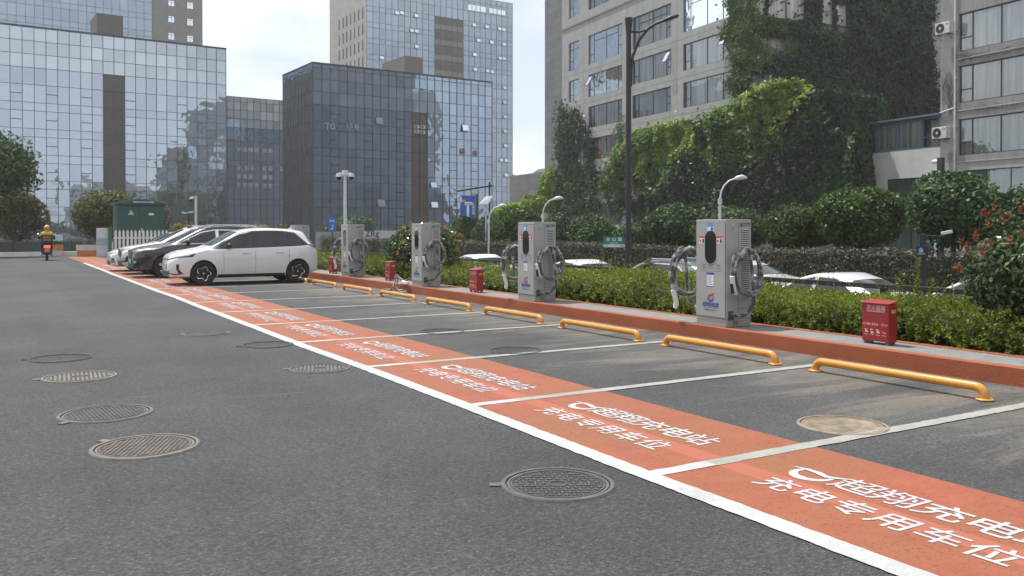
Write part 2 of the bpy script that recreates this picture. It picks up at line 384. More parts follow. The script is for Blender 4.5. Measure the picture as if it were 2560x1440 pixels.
def wavy_strip(name, x0, x1, y0, y1, z, m, step=.08, amp=.006, along='y', drift=0.0):
    n = max(2, int((y1-y0)/step)); V = []; Fq = []
    P = np.linspace(y0, y1, n); rr = np.random.default_rng(int(abs(y0)*97+abs(x0)*31) % 9999)
    slow = np.interp(P, np.linspace(y0, y1, max(3, int((y1-y0)/2.2))), rr.normal(0, drift, max(3, int((y1-y0)/2.2))))
    a = x0+slow+rr.normal(0, amp, n); b = x1+slow+rr.normal(0, amp, n)
    for i in range(n):
        V += [(a[i], P[i], z), (b[i], P[i], z)] if along == 'y' else [(P[i], b[i], z), (P[i], a[i], z)]
    Fq = [(2*i, 2*i+1, 2*i+3, 2*i+2) for i in range(n-1)]
    me = bpy.data.meshes.new(name); me.from_pydata(V, [], Fq); me.materials.append(m)
    o = bpy.data.objects.new(name, me); COL.objects.link(o); return struct(o)
wavy_strip('edge_line', X_OUT, X_IN, -12, 44.5, .0112, M_WHITE, .05, .003, 'y', .013)
for i in range(-3, 17):
    y = Y0+STALL*i
    wavy_strip('bay_line', y-.058, y+.058, X_IN-.03, 4.10, .0116, M_WHITE, .05, .003, 'x')
    wavy_strip('bay_line', y-.062, y+.062, 4.10, 8.60 if i > 0 else 8.55, .0108, M_OLDWHITE, .06, .003, 'x')

# lettering in every bay: emblem + first line, second line
def emblem(m, parent, O, X, Y, s, w=.06):
    """the charging firm's swoosh: an open bowl crossed by a rising wing and a short bar"""
    X = Vector(X); Y = Vector(Y); O = Vector(O); mb = MB()
    def band(pts, ws):
        P = [Vector((p[0], p[1])) for p in pts]; Ls = []; Rs = []
        for k, p in enumerate(P):
            t = (P[min(k+1, len(P)-1)]-P[max(k-1, 0)]).normalized(); nrm = Vector((-t.y, t.x))
            Ls.append(p+nrm*ws[k]); Rs.append(p-nrm*ws[k])
        V = [O+(X*p.x+Y*p.y)*s+Vector((0, 0, .002*len(mb.m)/20)) for q in zip(Ls, Rs) for p in q]
        mb.add(V, [(2*k, 2*k+1, 2*k+3, 2*k+2) for k in range(len(P)-1)])
    a = np.linspace(radians(135), radians(395), 22)
    band([(.02+.42*cos(q), .02+.40*sin(q)) for q in a], np.interp(np.linspace(0, 1, 22), [0, .5, 1], [.04, .12, .03])*1.0)
    band([(-.62, .16), (-.3, .22), (0, .20), (.3, .10), (.58, .28), (.70, .40)], [.02, .06, .085, .085, .05, .02])
    return mb.build('bay_emblem', m)
TX, TY = (0, -1, 0), (1, 0, 0)
for i in range(-2, 15):
    yb = Y0+STALL*i
    jr = random.Random(i+50); jx, jy = jr.uniform(-.012, .012), jr.uniform(-.03, .03)
    struct(text('bay_lettering', '超翔充电站', .292, M_LETTER, None, (4.385+jx, yb+1.80+jy, .0102), TX, TY, .006, .91, 'LEFT', heavy=.006))
    struct(text('bay_lettering', '充电专用车位', .262, M_LETTER, None, (4.01-jx, yb+2.07+jy*.6, .0102), TX, TY, .006, 1.04, 'LEFT', heavy=.008))
    e = emblem(M_LETTER, None, (4.47+jx, yb+1.975+jy, .0102), TX, TY, .30); struct(e)

# ------------------------------------------------------------------ kerb with paved top
M_KERB = new_mat('orange_kerb_paint')[0]
nt = M_KERB.node_tree; b = nt.nodes['Principled BSDF']
kc = ramp(nt, noise(nt, 1.3, 5, .6), [(.3, (.25, .064, .024)), (.7, (.33, .086, .032))])
kc = mix(nt, ramp(nt, noise(nt, 2.2, 6, .7, mapped(nt, (1, 1, 4))), [(.56, (0, 0, 0)), (.72, (.7, .7, .7))]), kc, (.16, .085, .06))
kc = mix(nt, ramp(nt, noise(nt, 9, 5, .7), [(.66, (0, 0, 0)), (.72, (.8, .8, .8))]), kc, (.24, .20, .17))
nt.links.new(kc, b.inputs['Base Color']); b.inputs['Roughness'].default_value = .78; bump(nt, b, noise(nt, 40, 4), .35, .01)
M_PAVER = new_mat('grey_paver')[0]
nt = M_PAVER.node_tree; b = nt.nodes['Principled BSDF']
br = nt.nodes.new('ShaderNodeTexBrick'); br.inputs['Scale'].default_value = 1; br.inputs['Brick Width'].default_value = .2; br.inputs['Row Height'].default_value = .1
br.inputs['Mortar Size'].default_value = .006; br.inputs['Color1'].default_value = (.205, .208, .202, 1); br.inputs['Color2'].default_value = (.165, .172, .168, 1); br.inputs['Mortar'].default_value = (.16, .16, .15, 1)
nt.links.new(mapped(nt, (1, 1, 1)), br.inputs['Vector'])
nt.links.new(mix(nt, .6, br.outputs['Color'], ramp(nt, noise(nt, 60, 3, .7), [(.3, (.6, .62, .65)), (.7, (1.25, 1.22, 1.18))]), 'MULTIPLY'), b.inputs['Base Color'])
b.inputs['Roughness'].default_value = .85; bump(nt, b, br.outputs['Fac'], -.3, .004)
k = MB()
ny = 160; ys = np.linspace(-20, 56, ny); rr = np.random.default_rng(3); jx = rr.normal(0, .004, ny); jz = rr.normal(0, .002, ny)
V = []; sec = [(8.72, 0), (8.722, .185), (8.735, .2), (8.80, .2), (8.81, .196)]
for i, y in enumerate(ys):
    V += [(x+jx[i], y, z+(jz[i] if z > 0 else 0)) for x, z in sec]
m = len(sec); k.add(V, [(i*m+j, i*m+j+1, (i+1)*m+j+1, (i+1)*m+j) for i in range(ny-1) for j in range(m-1)])
k.box(9.42, 9.56, -20, 56, 0, .2)
struct(k.build('kerb', M_KERB, smooth=40))
struct(MB().quad((8.80, -20, .194), (9.43, -20, .194), (9.43, 56, .194), (8.80, 56, .194)).build('kerb_paving', M_PAVER))

# ------------------------------------------------------------------ wheel stops
M_YEL = worn('yellow_steel_paint', (.56, .245, .032), .40, (.14, .075, .035), .22, .685, coat=.2)
def wheel_stop():
    t = thing('wheel_stop', '', 'wheel stop', group='yellow tube wheel stops along the bays')
    pts = [(0, -.95, 0)]; r = .085
    for k in range(7):
        q = pi/2*k/6; pts.append((0, -.95+r-r*cos(q), .022+r*sin(q)))
    pts += [(p[0], -p[1], p[2]) for p in pts[::-1]]
    MB().tube(pts, .042, 16).build('bar', M_YEL, t, 50)
    for s in (-1, 1):
        fl = MB().lathe([(.002, .012), (.07, .012), (.078, .004), (.078, 0)], 18, (0, s*.95, 0)); fl.build('foot_plate', M_YEL, t, 40)
    return t
STOP_L = ['nearest the camera at right', 'second from the right', 'third from the right', 'fourth from the right', 'fifth from the right', 'sixth from the right',
          'seventh from the right, beside the dropped cable', 'eighth from the right, first past the white hatchback', 'behind the rear wheel of the white hatchback',
          'behind the black car', 'behind the white car next to the black one']
ws = wheel_stop(); jit = [.06, .02, -.03, .0, .05, .01, .0, .02, 0, 0, 0]
for i, l in enumerate(STOP_L):
    pos = (7.74+jit[i]*.5, Y0+STALL*i+1.21+jit[i], .012)
    o = ws if i == 0 else dup(ws, pos)
    o.location = pos; o['label'] = 'yellow tube wheel stop, '+l

# ------------------------------------------------------------------ manhole covers
M_IRON = mat('cast_iron', (.10, .10, .10), .6, .3, .25, 9, bmp=.2, bscale=80)
M_IRON_D = mat('cast_iron_groove', (.045, .045, .044), .8, .2, .25, 9)
M_IRON_S = mat('sandy_iron', (.225, .182, .135), .9, 0, .4, 7, bmp=.5, bscale=60)
M_IRON_B = mat('brownish_iron', (.145, .13, .115), .65, .25, .25, 9, bmp=.2, bscale=80)
def tabrot(cx, cy, tx, ty):
    d = gz(tx, ty)-gz(cx, cy); return atan2(-d[1], -d[0])
def manhole(name, label, x, y, rot, style, m_top, r=.345, tab=True, sunk=0.0):
    t = thing(name, label, 'manhole cover', (x, y, .0045), rot, 'round iron covers in the asphalt')
    z = .0065
    f = MB().lathe([(r*.935, .002), (r*.935, z+.004), (r, z+.004), (r+.006, .001)], 56)
    if tab: f.prism([(-.035, 0), (.035, 0), (.03, .085), (-.03, .085)], lambda u, v, w: (-r-v+.01, u, .002+w), z)
    f.build('frame', m_top, t, 40)
    zb_ = z-.0015 if style == 'flat' else z-.004
    c = MB().lathe([(.0, zb_), (r*.91, zb_), (r*.925, z-.010)], 56); c.build('base_plate', m_top if style == 'flat' else M_IRON_D, t); MB().lathe([(r+.001, .0022), (r+.012, .0012)], 56).build('joint', M_IRON_D, t)
    p = MB(); R0 = r*.905
    p.lathe([(R0, z-.006), (R0, z), (r*.86, z), (r*.855, z-.006)], 56)
    p.lathe([(r*.835, z-.005), (r*.835, z+.001), (r*.815, z+.001), (r*.815, z-.005)], 56)
    lim = r*.80; dark = MB()
    if style == 'cross':
        s = .047
        for iy, v in enumerate(np.arange(-lim, lim, s)):
            for u in np.arange(-lim, lim, s):
                uu = u+(s/2 if iy % 2 else 0)
                if uu*uu+v*v > (lim-.012)**2 or (abs(uu) < .055 and abs(v) < .03): continue
                p.box(uu-.017, uu+.017, v-.0035, v+.0035, z-.006, z+.001); p.box(uu-.0035, uu+.0035, v-.015, v+.015, z-.006, z+.0005)
        for q in (-.165, .165):
            for a, b_, c_, d in ((-.055, .055, -.028, -.022), (-.055, .055, .022, .028), (-.055, -.049, -.028, .028), (.049, .055, -.028, .028)):
                p.box(q+c_, q+d, a, b_, z-.006, z+.002)
        p.lathe([(.058, z-.005), (.058, z+.002), (.05, z+.002), (.05, z-.005)], 24)
    elif style == 'hex':
        s = .036
        for iy, v in enumerate(np.arange(-lim, lim, s*.86)):
            for u in np.arange(-lim, lim, s):
                uu = u+(s/2 if iy % 2 else 0)
                if uu*uu+v*v > (lim-.014)**2: continue
                p.lathe([(.0, z+.001), (.0125, z+.001), (.0148, z-.005)], 6, (uu, v, 0))
    elif style == 'flat':
        for u in np.arange(-lim+.02, lim, .022): p.box(u-.004, u+.004, -sqrt(lim*lim-u*u)*.5, sqrt(max(0, lim*lim-u*u))-.01, z-.006, z-.0003)
    else:
        for u in np.arange(-lim+.02, lim, .042):
            h = sqrt(max(0, lim*lim-u*u))-.012
            if h > .04:
                if abs(u) < .07: p.box(u-.011, u+.011, -h, -.06, z-.006, z+.001); p.box(u-.011, u+.011, .06, h, z-.006, z+.001)
                else: p.box(u-.011, u+.011, -h, h, z-.006, z+.001)
    p.build('tread_plate', m_top, t)
    return t
manhole('manhole_cover', 'round iron cover with cross-stud tread in the aisle, front centre, nearest the white edge line', 2.965, 4.43, tabrot(1395, 1213, 1228, 1216), 'cross', M_IRON)
manhole('manhole_cover', 'round tan-rimmed iron cover with scale tread, lowest of the left group', .935, 6.71, tabrot(362, 1121, 253, 1107), 'hex', M_IRON_B, .365)
manhole('manhole_cover', 'round iron cover with scale tread, just above the tan-rimmed one at left', .815, 8.08, tabrot(263, 1037, 155, 1062), 'hex', M_IRON, .37)
manhole('manhole_cover', 'thin-looking ribbed iron cover, second from the back of the left group', .78, 10.24, tabrot(198, 943, 84, 951), 'rib', M_IRON_B, .36)
manhole('manhole_cover', 'smooth asphalt-filled iron cover, farthest of the left group', .69, 11.81, tabrot(150, 898, 63, 901), 'flat', M_ASPH, .345, True, .006)
manhole('manhole_cover', 'asphalt-filled cover half under the white edge line', 3.175, 11.76, tabrot(670, 863, 596, 867), 'flat', M_ASPH, .335, True, .005)
manhole('manhole_cover', 'ribbed iron cover touching the white edge line', 3.14, 9.48, tabrot(800, 922, 709, 925), 'rib', M_IRON, .335)
manhole('manhole_cover', 'ribbed iron cover alone in the aisle, farthest of the centre ones', 2.74, 13.575, radians(60), 'rib', M_IRON, .355, False)
manhole('manhole_cover', 'sand-filled round cover in the first bay beside its line', 5.80, 4.60, radians(30), 'flat', M_IRON_S, .345, False, .006)
manhole('manhole_cover', 'faint round cover beside the fifth wheel stop from the right', gz(1105, 830)[0], gz(1105, 830)[1], radians(10), 'flat', M_BAY, .34, False, .006)
manhole('manhole_cover', 'dusty pale cover in the third bay next to the band', gz(1290, 878)[0], gz(1290, 878)[1], radians(10), 'flat', M_BAY, .34, False, .006)
# ================================================================== charging cabinets
M_CAB = worn('grey_cabinet_paint', (.345, .34, .335), .45, (.27, .26, .25), .20, .74, dusty=.10)
M_CAB_D = mat('dark_seam', (.06, .06, .06), .7)
M_BLKGLOSS = mat('black_screen_glass', (.008, .008, .010), .08, spec=.6)
M_STICK_W = mat('white_sticker', (.72, .73, .74), .5, var=.04)
M_STICK_B = mat('blue_sticker', (.08, .30, .62), .5, var=.05)
M_STICK_R = mat('red_sticker', (.62, .07, .05), .5, var=.05)
M_INK = mat('dark_ink', (.05, .05, .055), .6)
M_NAVY = mat('navy_lettering', (.03, .075, .30), .5)
M_REDINK = mat('red_emblem', (.50, .03, .04), .5)
M_CABLE = mat('black_cable_rubber', (.016, .016, .018), .55)
M_PLUG = mat('white_plug_plastic', (.68, .67, .64), .45, var=.05)
def wrap_mat():
    m, nt, b = new_mat('clear_plastic_wrap')
    f = noise(nt, 9, 3, .6, mapped(nt, (1, 1, 1)), .6)
    b.inputs['Base Color'].default_value = (.78, .79, .82, 1); b.inputs['Roughness'].default_value = .22; b.inputs['Specular IOR Level'].default_value = .8
    nt.links.new(ramp(nt, f, [(.47, (.05, .05, .05)), (.66, (.48, .48, .48))]), b.inputs['Alpha'])
    bump(nt, b, noise(nt, 45, 3, .6), .8, .02)
    return m
M_WRAP = wrap_mat()
CW, CD, CH = .60, .48, 1.505          # along the kerb, depth, height
def cable_run(parent, pts, name='cable', wrap=True, r=.017):
    """smooth tube through the points plus a loose plastic sleeve"""
    P = [Vector(p) for p in pts]; out = []
    for i in range(len(P)-1):
        p0, p1, p2, p3 = P[max(i-1, 0)], P[i], P[i+1], P[min(i+2, len(P)-1)]
        for k in range(6):
            t = k/6; out.append(.5*((2*p1)+(p2-p0)*t+(2*p0-5*p1+4*p2-p3)*t*t+(3*p1-p0-3*p2+p3)*t**3))
    out.append(P[-1])
    c = MB().tube(out, r, 10).build(name, M_CABLE, parent, 60)
    if wrap:
        rr = random.Random(len(out)); R = [r*1.3+.006*abs(sin(i*.9+rr.random()))+rr.uniform(0, .004) for i in range(len(out))]
        MB().tube(out[1:-1], R[1:-1], 12, cap=False).build('plastic_sleeve', M_WRAP, c, 80)
    return c
def plug_gun(parent, loc, rx, rz):
    """white charging handle: grip bent against a blunt nose with a black socket face"""
    g = MB(); prof = [(-.034, .03), (.034, .03), (.036, -.06), (.03, -.15), (.062, -.235), (.02, -.262), (-.03, -.20), (-.038, -.13), (-.034, -.06)]
    g.prism(prof, lambda u, v, w: (w-.032, u, v), .064)
    o = g.build('charging_plug', M_PLUG, parent, bevel=.012)
    o.location = loc; o.rotation_euler = (rx, 0, rz)
    MB().prism([(-.042, -.075), (-.050, -.165), (-.042, -.215), (-.032, -.20), (-.036, -.13), (-.034, -.075)], lambda u, v, w: (w-.022, u-.004, v), .044).build('socket_face', M_CABLE, o)
    return o
def side_gear(root, sgn, right_loop=True):
    """cable holder, coiled cable and plug on the face y = sgn*CW/2"""
    y0 = sgn*CW/2; Y = lambda d: y0+sgn*d
    h = MB(); h.box(-.085, .035, min(Y(.0), Y(.07)), max(Y(.0), Y(.07)), .90, 1.035)
    ho = h.build('cable_holder', M_CAB, root, bevel=.008)
    MB().box(-.06, .012, min(Y(.06), Y(.073)), max(Y(.06), Y(.073)), .915, .985).build('holder_socket', M_CAB_D, ho)
    x0 = .03 if sgn < 0 else -.16; pts = []
    for k in range(25):
        q = radians(95-k*30); rad = 1+.022*sin(k*1.7)
        u, v = rad*.262*cos(q), rad*.31*sin(q)
        if sgn < 0: pts.append((x0+u, Y(.09+.004*k+.012*sin(k*.8)), .775+v-.001*k))
        else: pts.append((x0+.62*u, Y(.24-.62*u+.003*k), .745+v*1.08-.001*k))       # stands out from the far side, seen past the front edge
    if sgn < 0: pts = [(-.26, Y(.14), .70), (-.255, Y(.14), .82), (-.20, Y(.12), .98)]+pts+[(.14, Y(.15), .42), (.11, Y(.13), .28), (.0, Y(.12), .18), (-.10, Y(.07), .165), (-.16, Y(.0), .165)]
    else: pts = [(-.30, Y(.42), .42), (-.29, Y(.42), .60), (-.28, Y(.38), .85)]+pts+[(-.12, Y(.3), .38), (-.1, Y(.2), .28), (-.14, Y(.08), .18), (-.16, Y(.0), .165)]
    cable_run(root, pts, r=.0225)
    o = MB().box(-.20, -.11, min(Y(-.004), Y(.012)), max(Y(-.004), Y(.012)), .10, .225).build('cable_outlet', M_CAB_D, root)
    plug_gun(root, (-.26, Y(.14), .70) if sgn < 0 else (-.30, Y(.42), .44), sgn*radians(-14), radians(-75 if sgn < 0 else 60))
def cabinet(name, label, gear=(True, True)):
    t = thing(name, label, 'EV charger', group='grey charging cabinets along the kerb')
    b = MB(); b.box(-CD/2, CD/2, -CW/2, CW/2, .115, CH)
    b.build('housing', M_CAB, t, bevel=.006)
    MB().box(-CD/2+.004, CD/2-.004, -CW/2+.004, CW/2-.004, 0, .112).build('plinth', M_CAB, t, bevel=.004)
    xf = -CD/2
    # front door: leaf standing 3 mm proud, thin dark gap around it
    MB().box(xf-.002, xf+.004, -CW/2+.012, CW/2-.006, .125, CH-.045).build('door_gap', M_CAB_D, t)
    d = MB(); d.box(xf-.007, xf+.003, -CW/2+.018, CW/2-.009, .13, CH-.052); door = d.build('front_door', M_CAB, t, bevel=.003)
    # screen (pill)
    sc = [(.113*cos(q), .113*sin(q)*1.05+(.115 if sin(q) >= 0 else -.115)) for q in np.linspace(0, 2*pi, 40, endpoint=False)]
    MB().prism([(u*.98, v+1.115) for u, v in sc], lambda u, v, w: (xf-.007-w, -u, v), .006).build('screen', M_BLKGLOSS, t, 30)
    fx = lambda d: xf-.0072-d
    def flat(nm, m, yl, yr, z0, z1, d=.001, parent=door): return MB().quad((fx(d), yl, z0), (fx(d), yr, z0), (fx(d), yr, z1), (fx(d), yl, z1)).build(nm, m, parent)
    flat('blue_notice', M_STICK_W, .062, -.062, 1.345, 1.40); flat('blue_notice_header', M_STICK_B, .062, -.062, 1.40, 1.452)
    flat('blue_notice_print', M_INK, -.005, -.05, 1.352, 1.393, .0016)
    for s, nm in ((1, 'red_notice'), (-1, 'red_notice')):
        c = s*.175
        flat(nm, M_STICK_W, c+.058, c-.058, 1.165, 1.238); flat(nm+'_header', M_STICK_R, c+.058, c-.058, 1.238, 1.27)
        flat(nm+'_print', M_INK, c-.008, c-.05, 1.172, 1.23, .0016); flat(nm+'_lines', M_STICK_R, c+.05, c+.012, 1.18, 1.222, .0016)
    # icon plate: cabinet > plug > car
    pl = MB(); yl, yr, z0, z1 = .185, -.20, .775, .872
    for a in ((yl, yr, z0, z0+.003), (yl, yr, z1-.003, z1), (yl, yl-.003, z0, z1), (yr+.003, yr, z0, z1)):
        pl.quad((fx(.001), a[0], a[2]), (fx(.001), a[1], a[2]), (fx(.001), a[1], a[3]), (fx(.001), a[0], a[3]))
    for c, w, h in ((.13, .035, .055), (-.005, .07, .04), (-.155, .04, .055)):
        for a in ((c+w/2, c-w/2, -h/2, -h/2+.006), (c+w/2, c-w/2, h/2-.006, h/2), (c+w/2, c+w/2-.006, -h/2, h/2), (c-w/2+.006, c-w/2, -h/2, h/2)):
            zc = .832; pl.quad((fx(.001), a[0], zc+a[2]), (fx(.001), a[1], zc+a[2]), (fx(.001), a[1], zc+a[3]), (fx(.001), a[0], zc+a[3]))
    for c in (.075, -.085):
        pl.quad((fx(.001), c+.012, .85), (fx(.001), c-.008, .832), (fx(.001), c-.012, .832), (fx(.001), c+.006, .85)); pl.quad((fx(.001), c-.008, .832), (fx(.001), c+.012, .812), (fx(.001), c+.006, .812), (fx(.001), c-.014, .832))
    pl.build('icon_plate', M_INK, door)
    flat('price_sheet', M_NAVY, .082, -.070, .555, .755); flat('price_sheet_paper', M_STICK_W, .076, -.064, .565, .72, .0016)
    ln = MB()
    for k in range(6): zz = .70-k*.023; ln.quad((fx(.0022), .066, zz), (fx(.0022), -.05 if k % 2 else -.02, zz), (fx(.0022), -.05 if k % 2 else -.02, zz+.006), (fx(.0022), .066, zz+.006))
    ln.build('price_sheet_print', M_INK, door)
    # firm emblem and name
    def arc(nm, m, a0, a1, r, w, c, sx=1.0, n=20, tilt=0.0):
        mb = MB(); A = np.linspace(radians(a0), radians(a1), n); pr = []
        for kk, q in enumerate(A):
            ww = w*sin(pi*(kk+.6)/(n+.2)); pr.append((((r+ww)*cos(q)*sx, (r+ww)*sin(q)), ((r-ww)*cos(q)*sx, (r-ww)*sin(q))))
        V = [(fx(.0016), -(c[0]+u), c[1]+v) for p in pr for u, v in p]
        mb.add(V, [(2*kk, 2*kk+1, 2*kk+3, 2*kk+2) for kk in range(n-1)]); mb.build(nm, m, door)
    arc('emblem_bowl', M_NAVY, 130, 395, .052, .016, (.005, .405))
    mb = MB(); wing = [(-.085, .335), (-.06, .40), (-.02, .44), (.04, .458), (.085, .475), (.07, .45), (.03, .425), (-.02, .405), (-.055, .375)]
    mb.poly([(fx(.0022), -u, v) for u, v in wing]); mb.build('emblem_wing', M_REDINK, door)
    text('firm_name', '超翔新能源', .068, M_NAVY, door, (fx(.0014), -.003, .275), (0, -1, 0), (0, 0, 1), .006, .86, heavy=.02)
    text('firm_name_small', '全国服务热线: 400-622-1178', .024, M_INK, door, (fx(.0014), -.003, .215), (0, -1, 0), (0, 0, 1), .01, .86)
    flat('name_rule', M_NAVY, .15, -.15, .252, .256)
    # side faces: panel seam, louvres, warning triangle, lock
    for sgn in (-1, 1):
        yy = sgn*CW/2; o = lambda dd: yy+sgn*dd
        sp = MB(); sp.box(-.012, -.008, min(o(0), o(.002)), max(o(0), o(.002)), .13, CH-.05); sp.box(-.008, CD/2-.012, min(o(0), o(.002)), max(o(0), o(.002)), CH-.054, CH-.05); sp.box(-.008, CD/2-.006, min(o(0), o(.002)), max(o(0), o(.002)), .255, .259)
        sp.build('panel_seam', M_CAB_D, t)
        lv = MB()
        for k in range(32):
            z = .40+k*.0305
            lv.add([(.055, o(.0015), z), (.195, o(.0015), z), (.195, o(.0015), z+.013), (.055, o(.0015), z+.013)], [(0, 1, 2, 3)], 1)
            lv.add([(.055, o(.001), z+.013), (.195, o(.001), z+.013), (.195, o(.012), z+.010), (.055, o(.012), z+.010), (.055, o(.001), z+.024), (.195, o(.001), z+.024)], [(0, 1, 2, 3), (3, 2, 5, 4), (0, 3, 4), (1, 5, 2)], 0)
        lv.build('louvres', [M_CAB, M_CAB_D], t)
        X = -sgn
        tri = MB(); a = .036; x0 = .045
        tri.poly([(x0-a*.9, o(.0024), 1.405), (x0+a*.9, o(.0024), 1.405), (x0, o(.0024), 1.405+a*1.55)]); tri.build('warning_triangle', M_INK, t)
        text('warning_text', '小心触电', .036, M_INK, t, (.14, o(.0024), 1.428), (-sgn, 0, 0), (0, 0, 1), .014)
        text('warning_text', 'DANGER ELECTRIC', .016, M_INK, t, (.14, o(.0024), 1.408), (-sgn, 0, 0), (0, 0, 1), .01)
        MB().sphere((-.125, o(0), 1.42), .014, 12, 8).build('door_lock', mat('chrome', (.6, .6, .6), .15, 1), t, 60)
        text('lock_text', '锁', .03, M_CAB_D, t, (-.125, o(.0024), 1.36), (-sgn, 0, 0), (0, 0, 1))
        MB().box(-.10, -.02, min(o(-.003), o(.0012)), max(o(-.003), o(.0012)), .03, .085).build('vent_plate', mat('galvanised', (.22, .22, .23), .5, .4), t)
    if gear[0]: side_gear(t, -1)
    if gear[1]: side_gear(t, 1)
    return t
CX, CZ = 8.985, .198
CYS = [9.17+4.985*i for i in range(8)]
ch = cabinet('charging_cabinet', 'grey charging cabinet with plastic-wrapped coiled cables, nearest the camera')
ch.location = (CX, CYS[0], CZ)
dup(ch, (CX, CYS[1], CZ), None, 'grey charging cabinet second from the right, a red box to its left')
for o_ in list(COL.objects):      # the coil on the second cabinet hangs a little looser
    if o_.name.startswith('cable.') and o_.parent and o_.parent.name == 'charging_cabinet.001': o_.scale = (1, 1.03, .955)
c3 = cabinet('charging_cabinet', 'grey charging cabinet whose left cable has dropped over the kerb, before the round shrub', (True, False))
c3.location = (CX, CYS[2], CZ)
cable_run(c3, [(-.16, .30, .165), (-.22, .50, .15), (-.25, .75, .06), (-.27, 1.0, .17), (-.33, 1.05, .20), (-.42, .95, .02), (-.50, .95, -.12), (-.52, 1.35, -.165), (-.38, 1.55, -.165), (-.44, 1.05, -.165), (-.56, .70, -.165), (-.5, .42, -.165), (-.38, .30, -.165), (-.36, .52, -.13), (-.40, .80, -.12), (-.33, .95, .12), (-.30, .80, .14), (-.27, .5, .05)], 'fallen_cable')
pg = plug_gun(c3, (-.30, .40, .055), radians(90), radians(10))
dup(ch, (CX, CYS[3], CZ), None, 'grey charging cabinet fourth from the right, in front of the white camera pole')
dup(ch, (CX, CYS[4]+.12, CZ), None, 'grey charging cabinet whose top shows just above the tail of the white hatchback')
dup(ch, (CX, CYS[5]+.2, CZ), None, 'grey charging cabinet showing only its top above the hatchback roof, beside orange leaves')
dup(ch, (CX, CYS[6]+.25, CZ), None, 'grey charging cabinet top seen between the orange-leaved shrub and the camera pole')
dup(ch, (CX, CYS[7]+.2, CZ), None, 'farthest grey charging cabinet, a sliver above the car roofs')

# ================================================================== red fire boxes
M_RED = worn('red_box_paint', (0.272, 0.015, 0.019), .40, (.10, .03, .03), .3, .72, dusty=.05, coat=.1)
M_RED_L = mat('red_box_lettering', (.72, .45, .43), .6)
M_YTAG = mat('yellow_tag', (.60, .45, .12), .6)
def fire_box():
    t = thing('fire_extinguisher_box', '', 'fire box', group='red fire extinguisher boxes on the kerb')
    w, d, h = .365, .155, .50
    b = MB(); b.box(-d/2, d/2, -w/2, w/2, .035, h-.012); b.build('cabinet', M_RED, t, bevel=.005)
    l = MB(); l.add([(-d/2-.014, -w/2-.012, h-.02), (-d/2-.014, w/2+.012, h-.02), (d/2+.008, w/2+.012, h+.012), (d/2+.008, -w/2-.012, h+.012),
                     (-d/2-.014, -w/2-.012, h-.008), (-d/2-.014, w/2+.012, h-.008), (d/2+.008, w/2+.012, h+.024), (d/2+.008, -w/2-.012, h+.024)],
                    [(0,3,2,1),(4,5,6,7),(0,1,5,4),(1,2,6,5),(2,3,7,6),(3,0,4,7)]); l.build('lid', M_RED, t, bevel=.003)
    for sx in (-1, 1):
        for sy in (-1, 1): MB().box(sx*(d/2-.03)-.018, sx*(d/2-.03)+.018, sy*(w/2-.035)-.022, sy*(w/2-.035)+.022, 0, .036).build('foot', M_RED, t)
    X = -d/2
    fl = MB(); fl.box(X-.003, X+.001, -w/2+.018, w/2-.018, .345, .348, 1); fl.box(X-.003, X+.001, -w/2+.018, w/2-.018, .058, .340)
    fl.build('front_flap', [M_RED, M_CAB_D], t, bevel=.002)
    for c in (-.09, .09): MB().box(X-.006, X, c-.03, c+.03, .343, .352).build('hinge', M_RED, t)
    D = (0, -1, 0); Z = (0, 0, 1); F = X-.0042
    text('lettering', '灭火器箱', .066, M_RED_L, t, (F, -.012, .408), D, Z, .004, .98, heavy=.003)
    text('small_lettering', 'FIRE EXTINGUISHER BOX', .023, M_RED_L, t, (F, -.012, .383), D, Z, .012, .92)
    text('small_lettering', '灭火器使用方法', .030, M_RED_L, t, (F, .062, .225), D, Z, .014, .98); text('small_lettering', '☎119', .032, M_RED_L, t, (F, -.125, .225), D, Z, .014)
    dg = MB()
    for k, yc in enumerate((.12, .042, -.04, -.125)):      # pictograms of use
        s = 1 if k != 3 else .7
        pts = [(.018, .15), (.004, .16), (-.008, .152), (-.022, .146), (-.026, .13), (.014, .13)] if k < 3 else [(.03, .158), (-.03, .146), (-.03, .139), (.03, .150)]
        dg.poly([(F, yc+u*s, v+.004*((-1)**k)) for u, v in pts])
        if k < 3: dg.poly([(F, yc+.012+.010*cos(q), .172+.010*sin(q)) for q in np.linspace(0, 6.28, 9)[:-1]]); dg.poly([(F, yc-.018, .176), (F, yc-.003, .164), (F, yc-.006, .161), (F, yc-.021, .172)])
        dg.quad((F, yc+.03, .108), (F, yc-.026, .108), (F, yc-.026, .113), (F, yc+.03, .113))
    dg.build('pictograms', M_RED_L, t)
    MB().quad((-.03, -w/2-.0015, .378), (.047, -w/2-.0015, .378), (.047, -w/2-.0015, .418), (-.03, -w/2-.0015, .418)).build('yellow_tag', M_YTAG, t)
    text('tag_text', '合格', .026, M_INK, t, (.009, -w/2-.0022, .389), (1, 0, 0), Z, .01)
    return t
fb = fire_box()
FBX = [(9.105, 6.70, .197, 'red fire extinguisher box nearest the camera, in front of the big red-tipped shrub'),
       (9.03, 16.68, .197, 'red fire extinguisher box second from the right, left of the second charging cabinet'),
       (9.10, 21.62, .197, 'red fire extinguisher box at the foot of the round shrub'),
       (9.06, 26.05, .197, 'farthest red fire extinguisher box, behind the hatchback tail')]
for i, (x, y, z, l) in enumerate(FBX):
    o = fb if i == 0 else dup(fb, (x, y, z)); o.location = (x, y, z); o['label'] = l
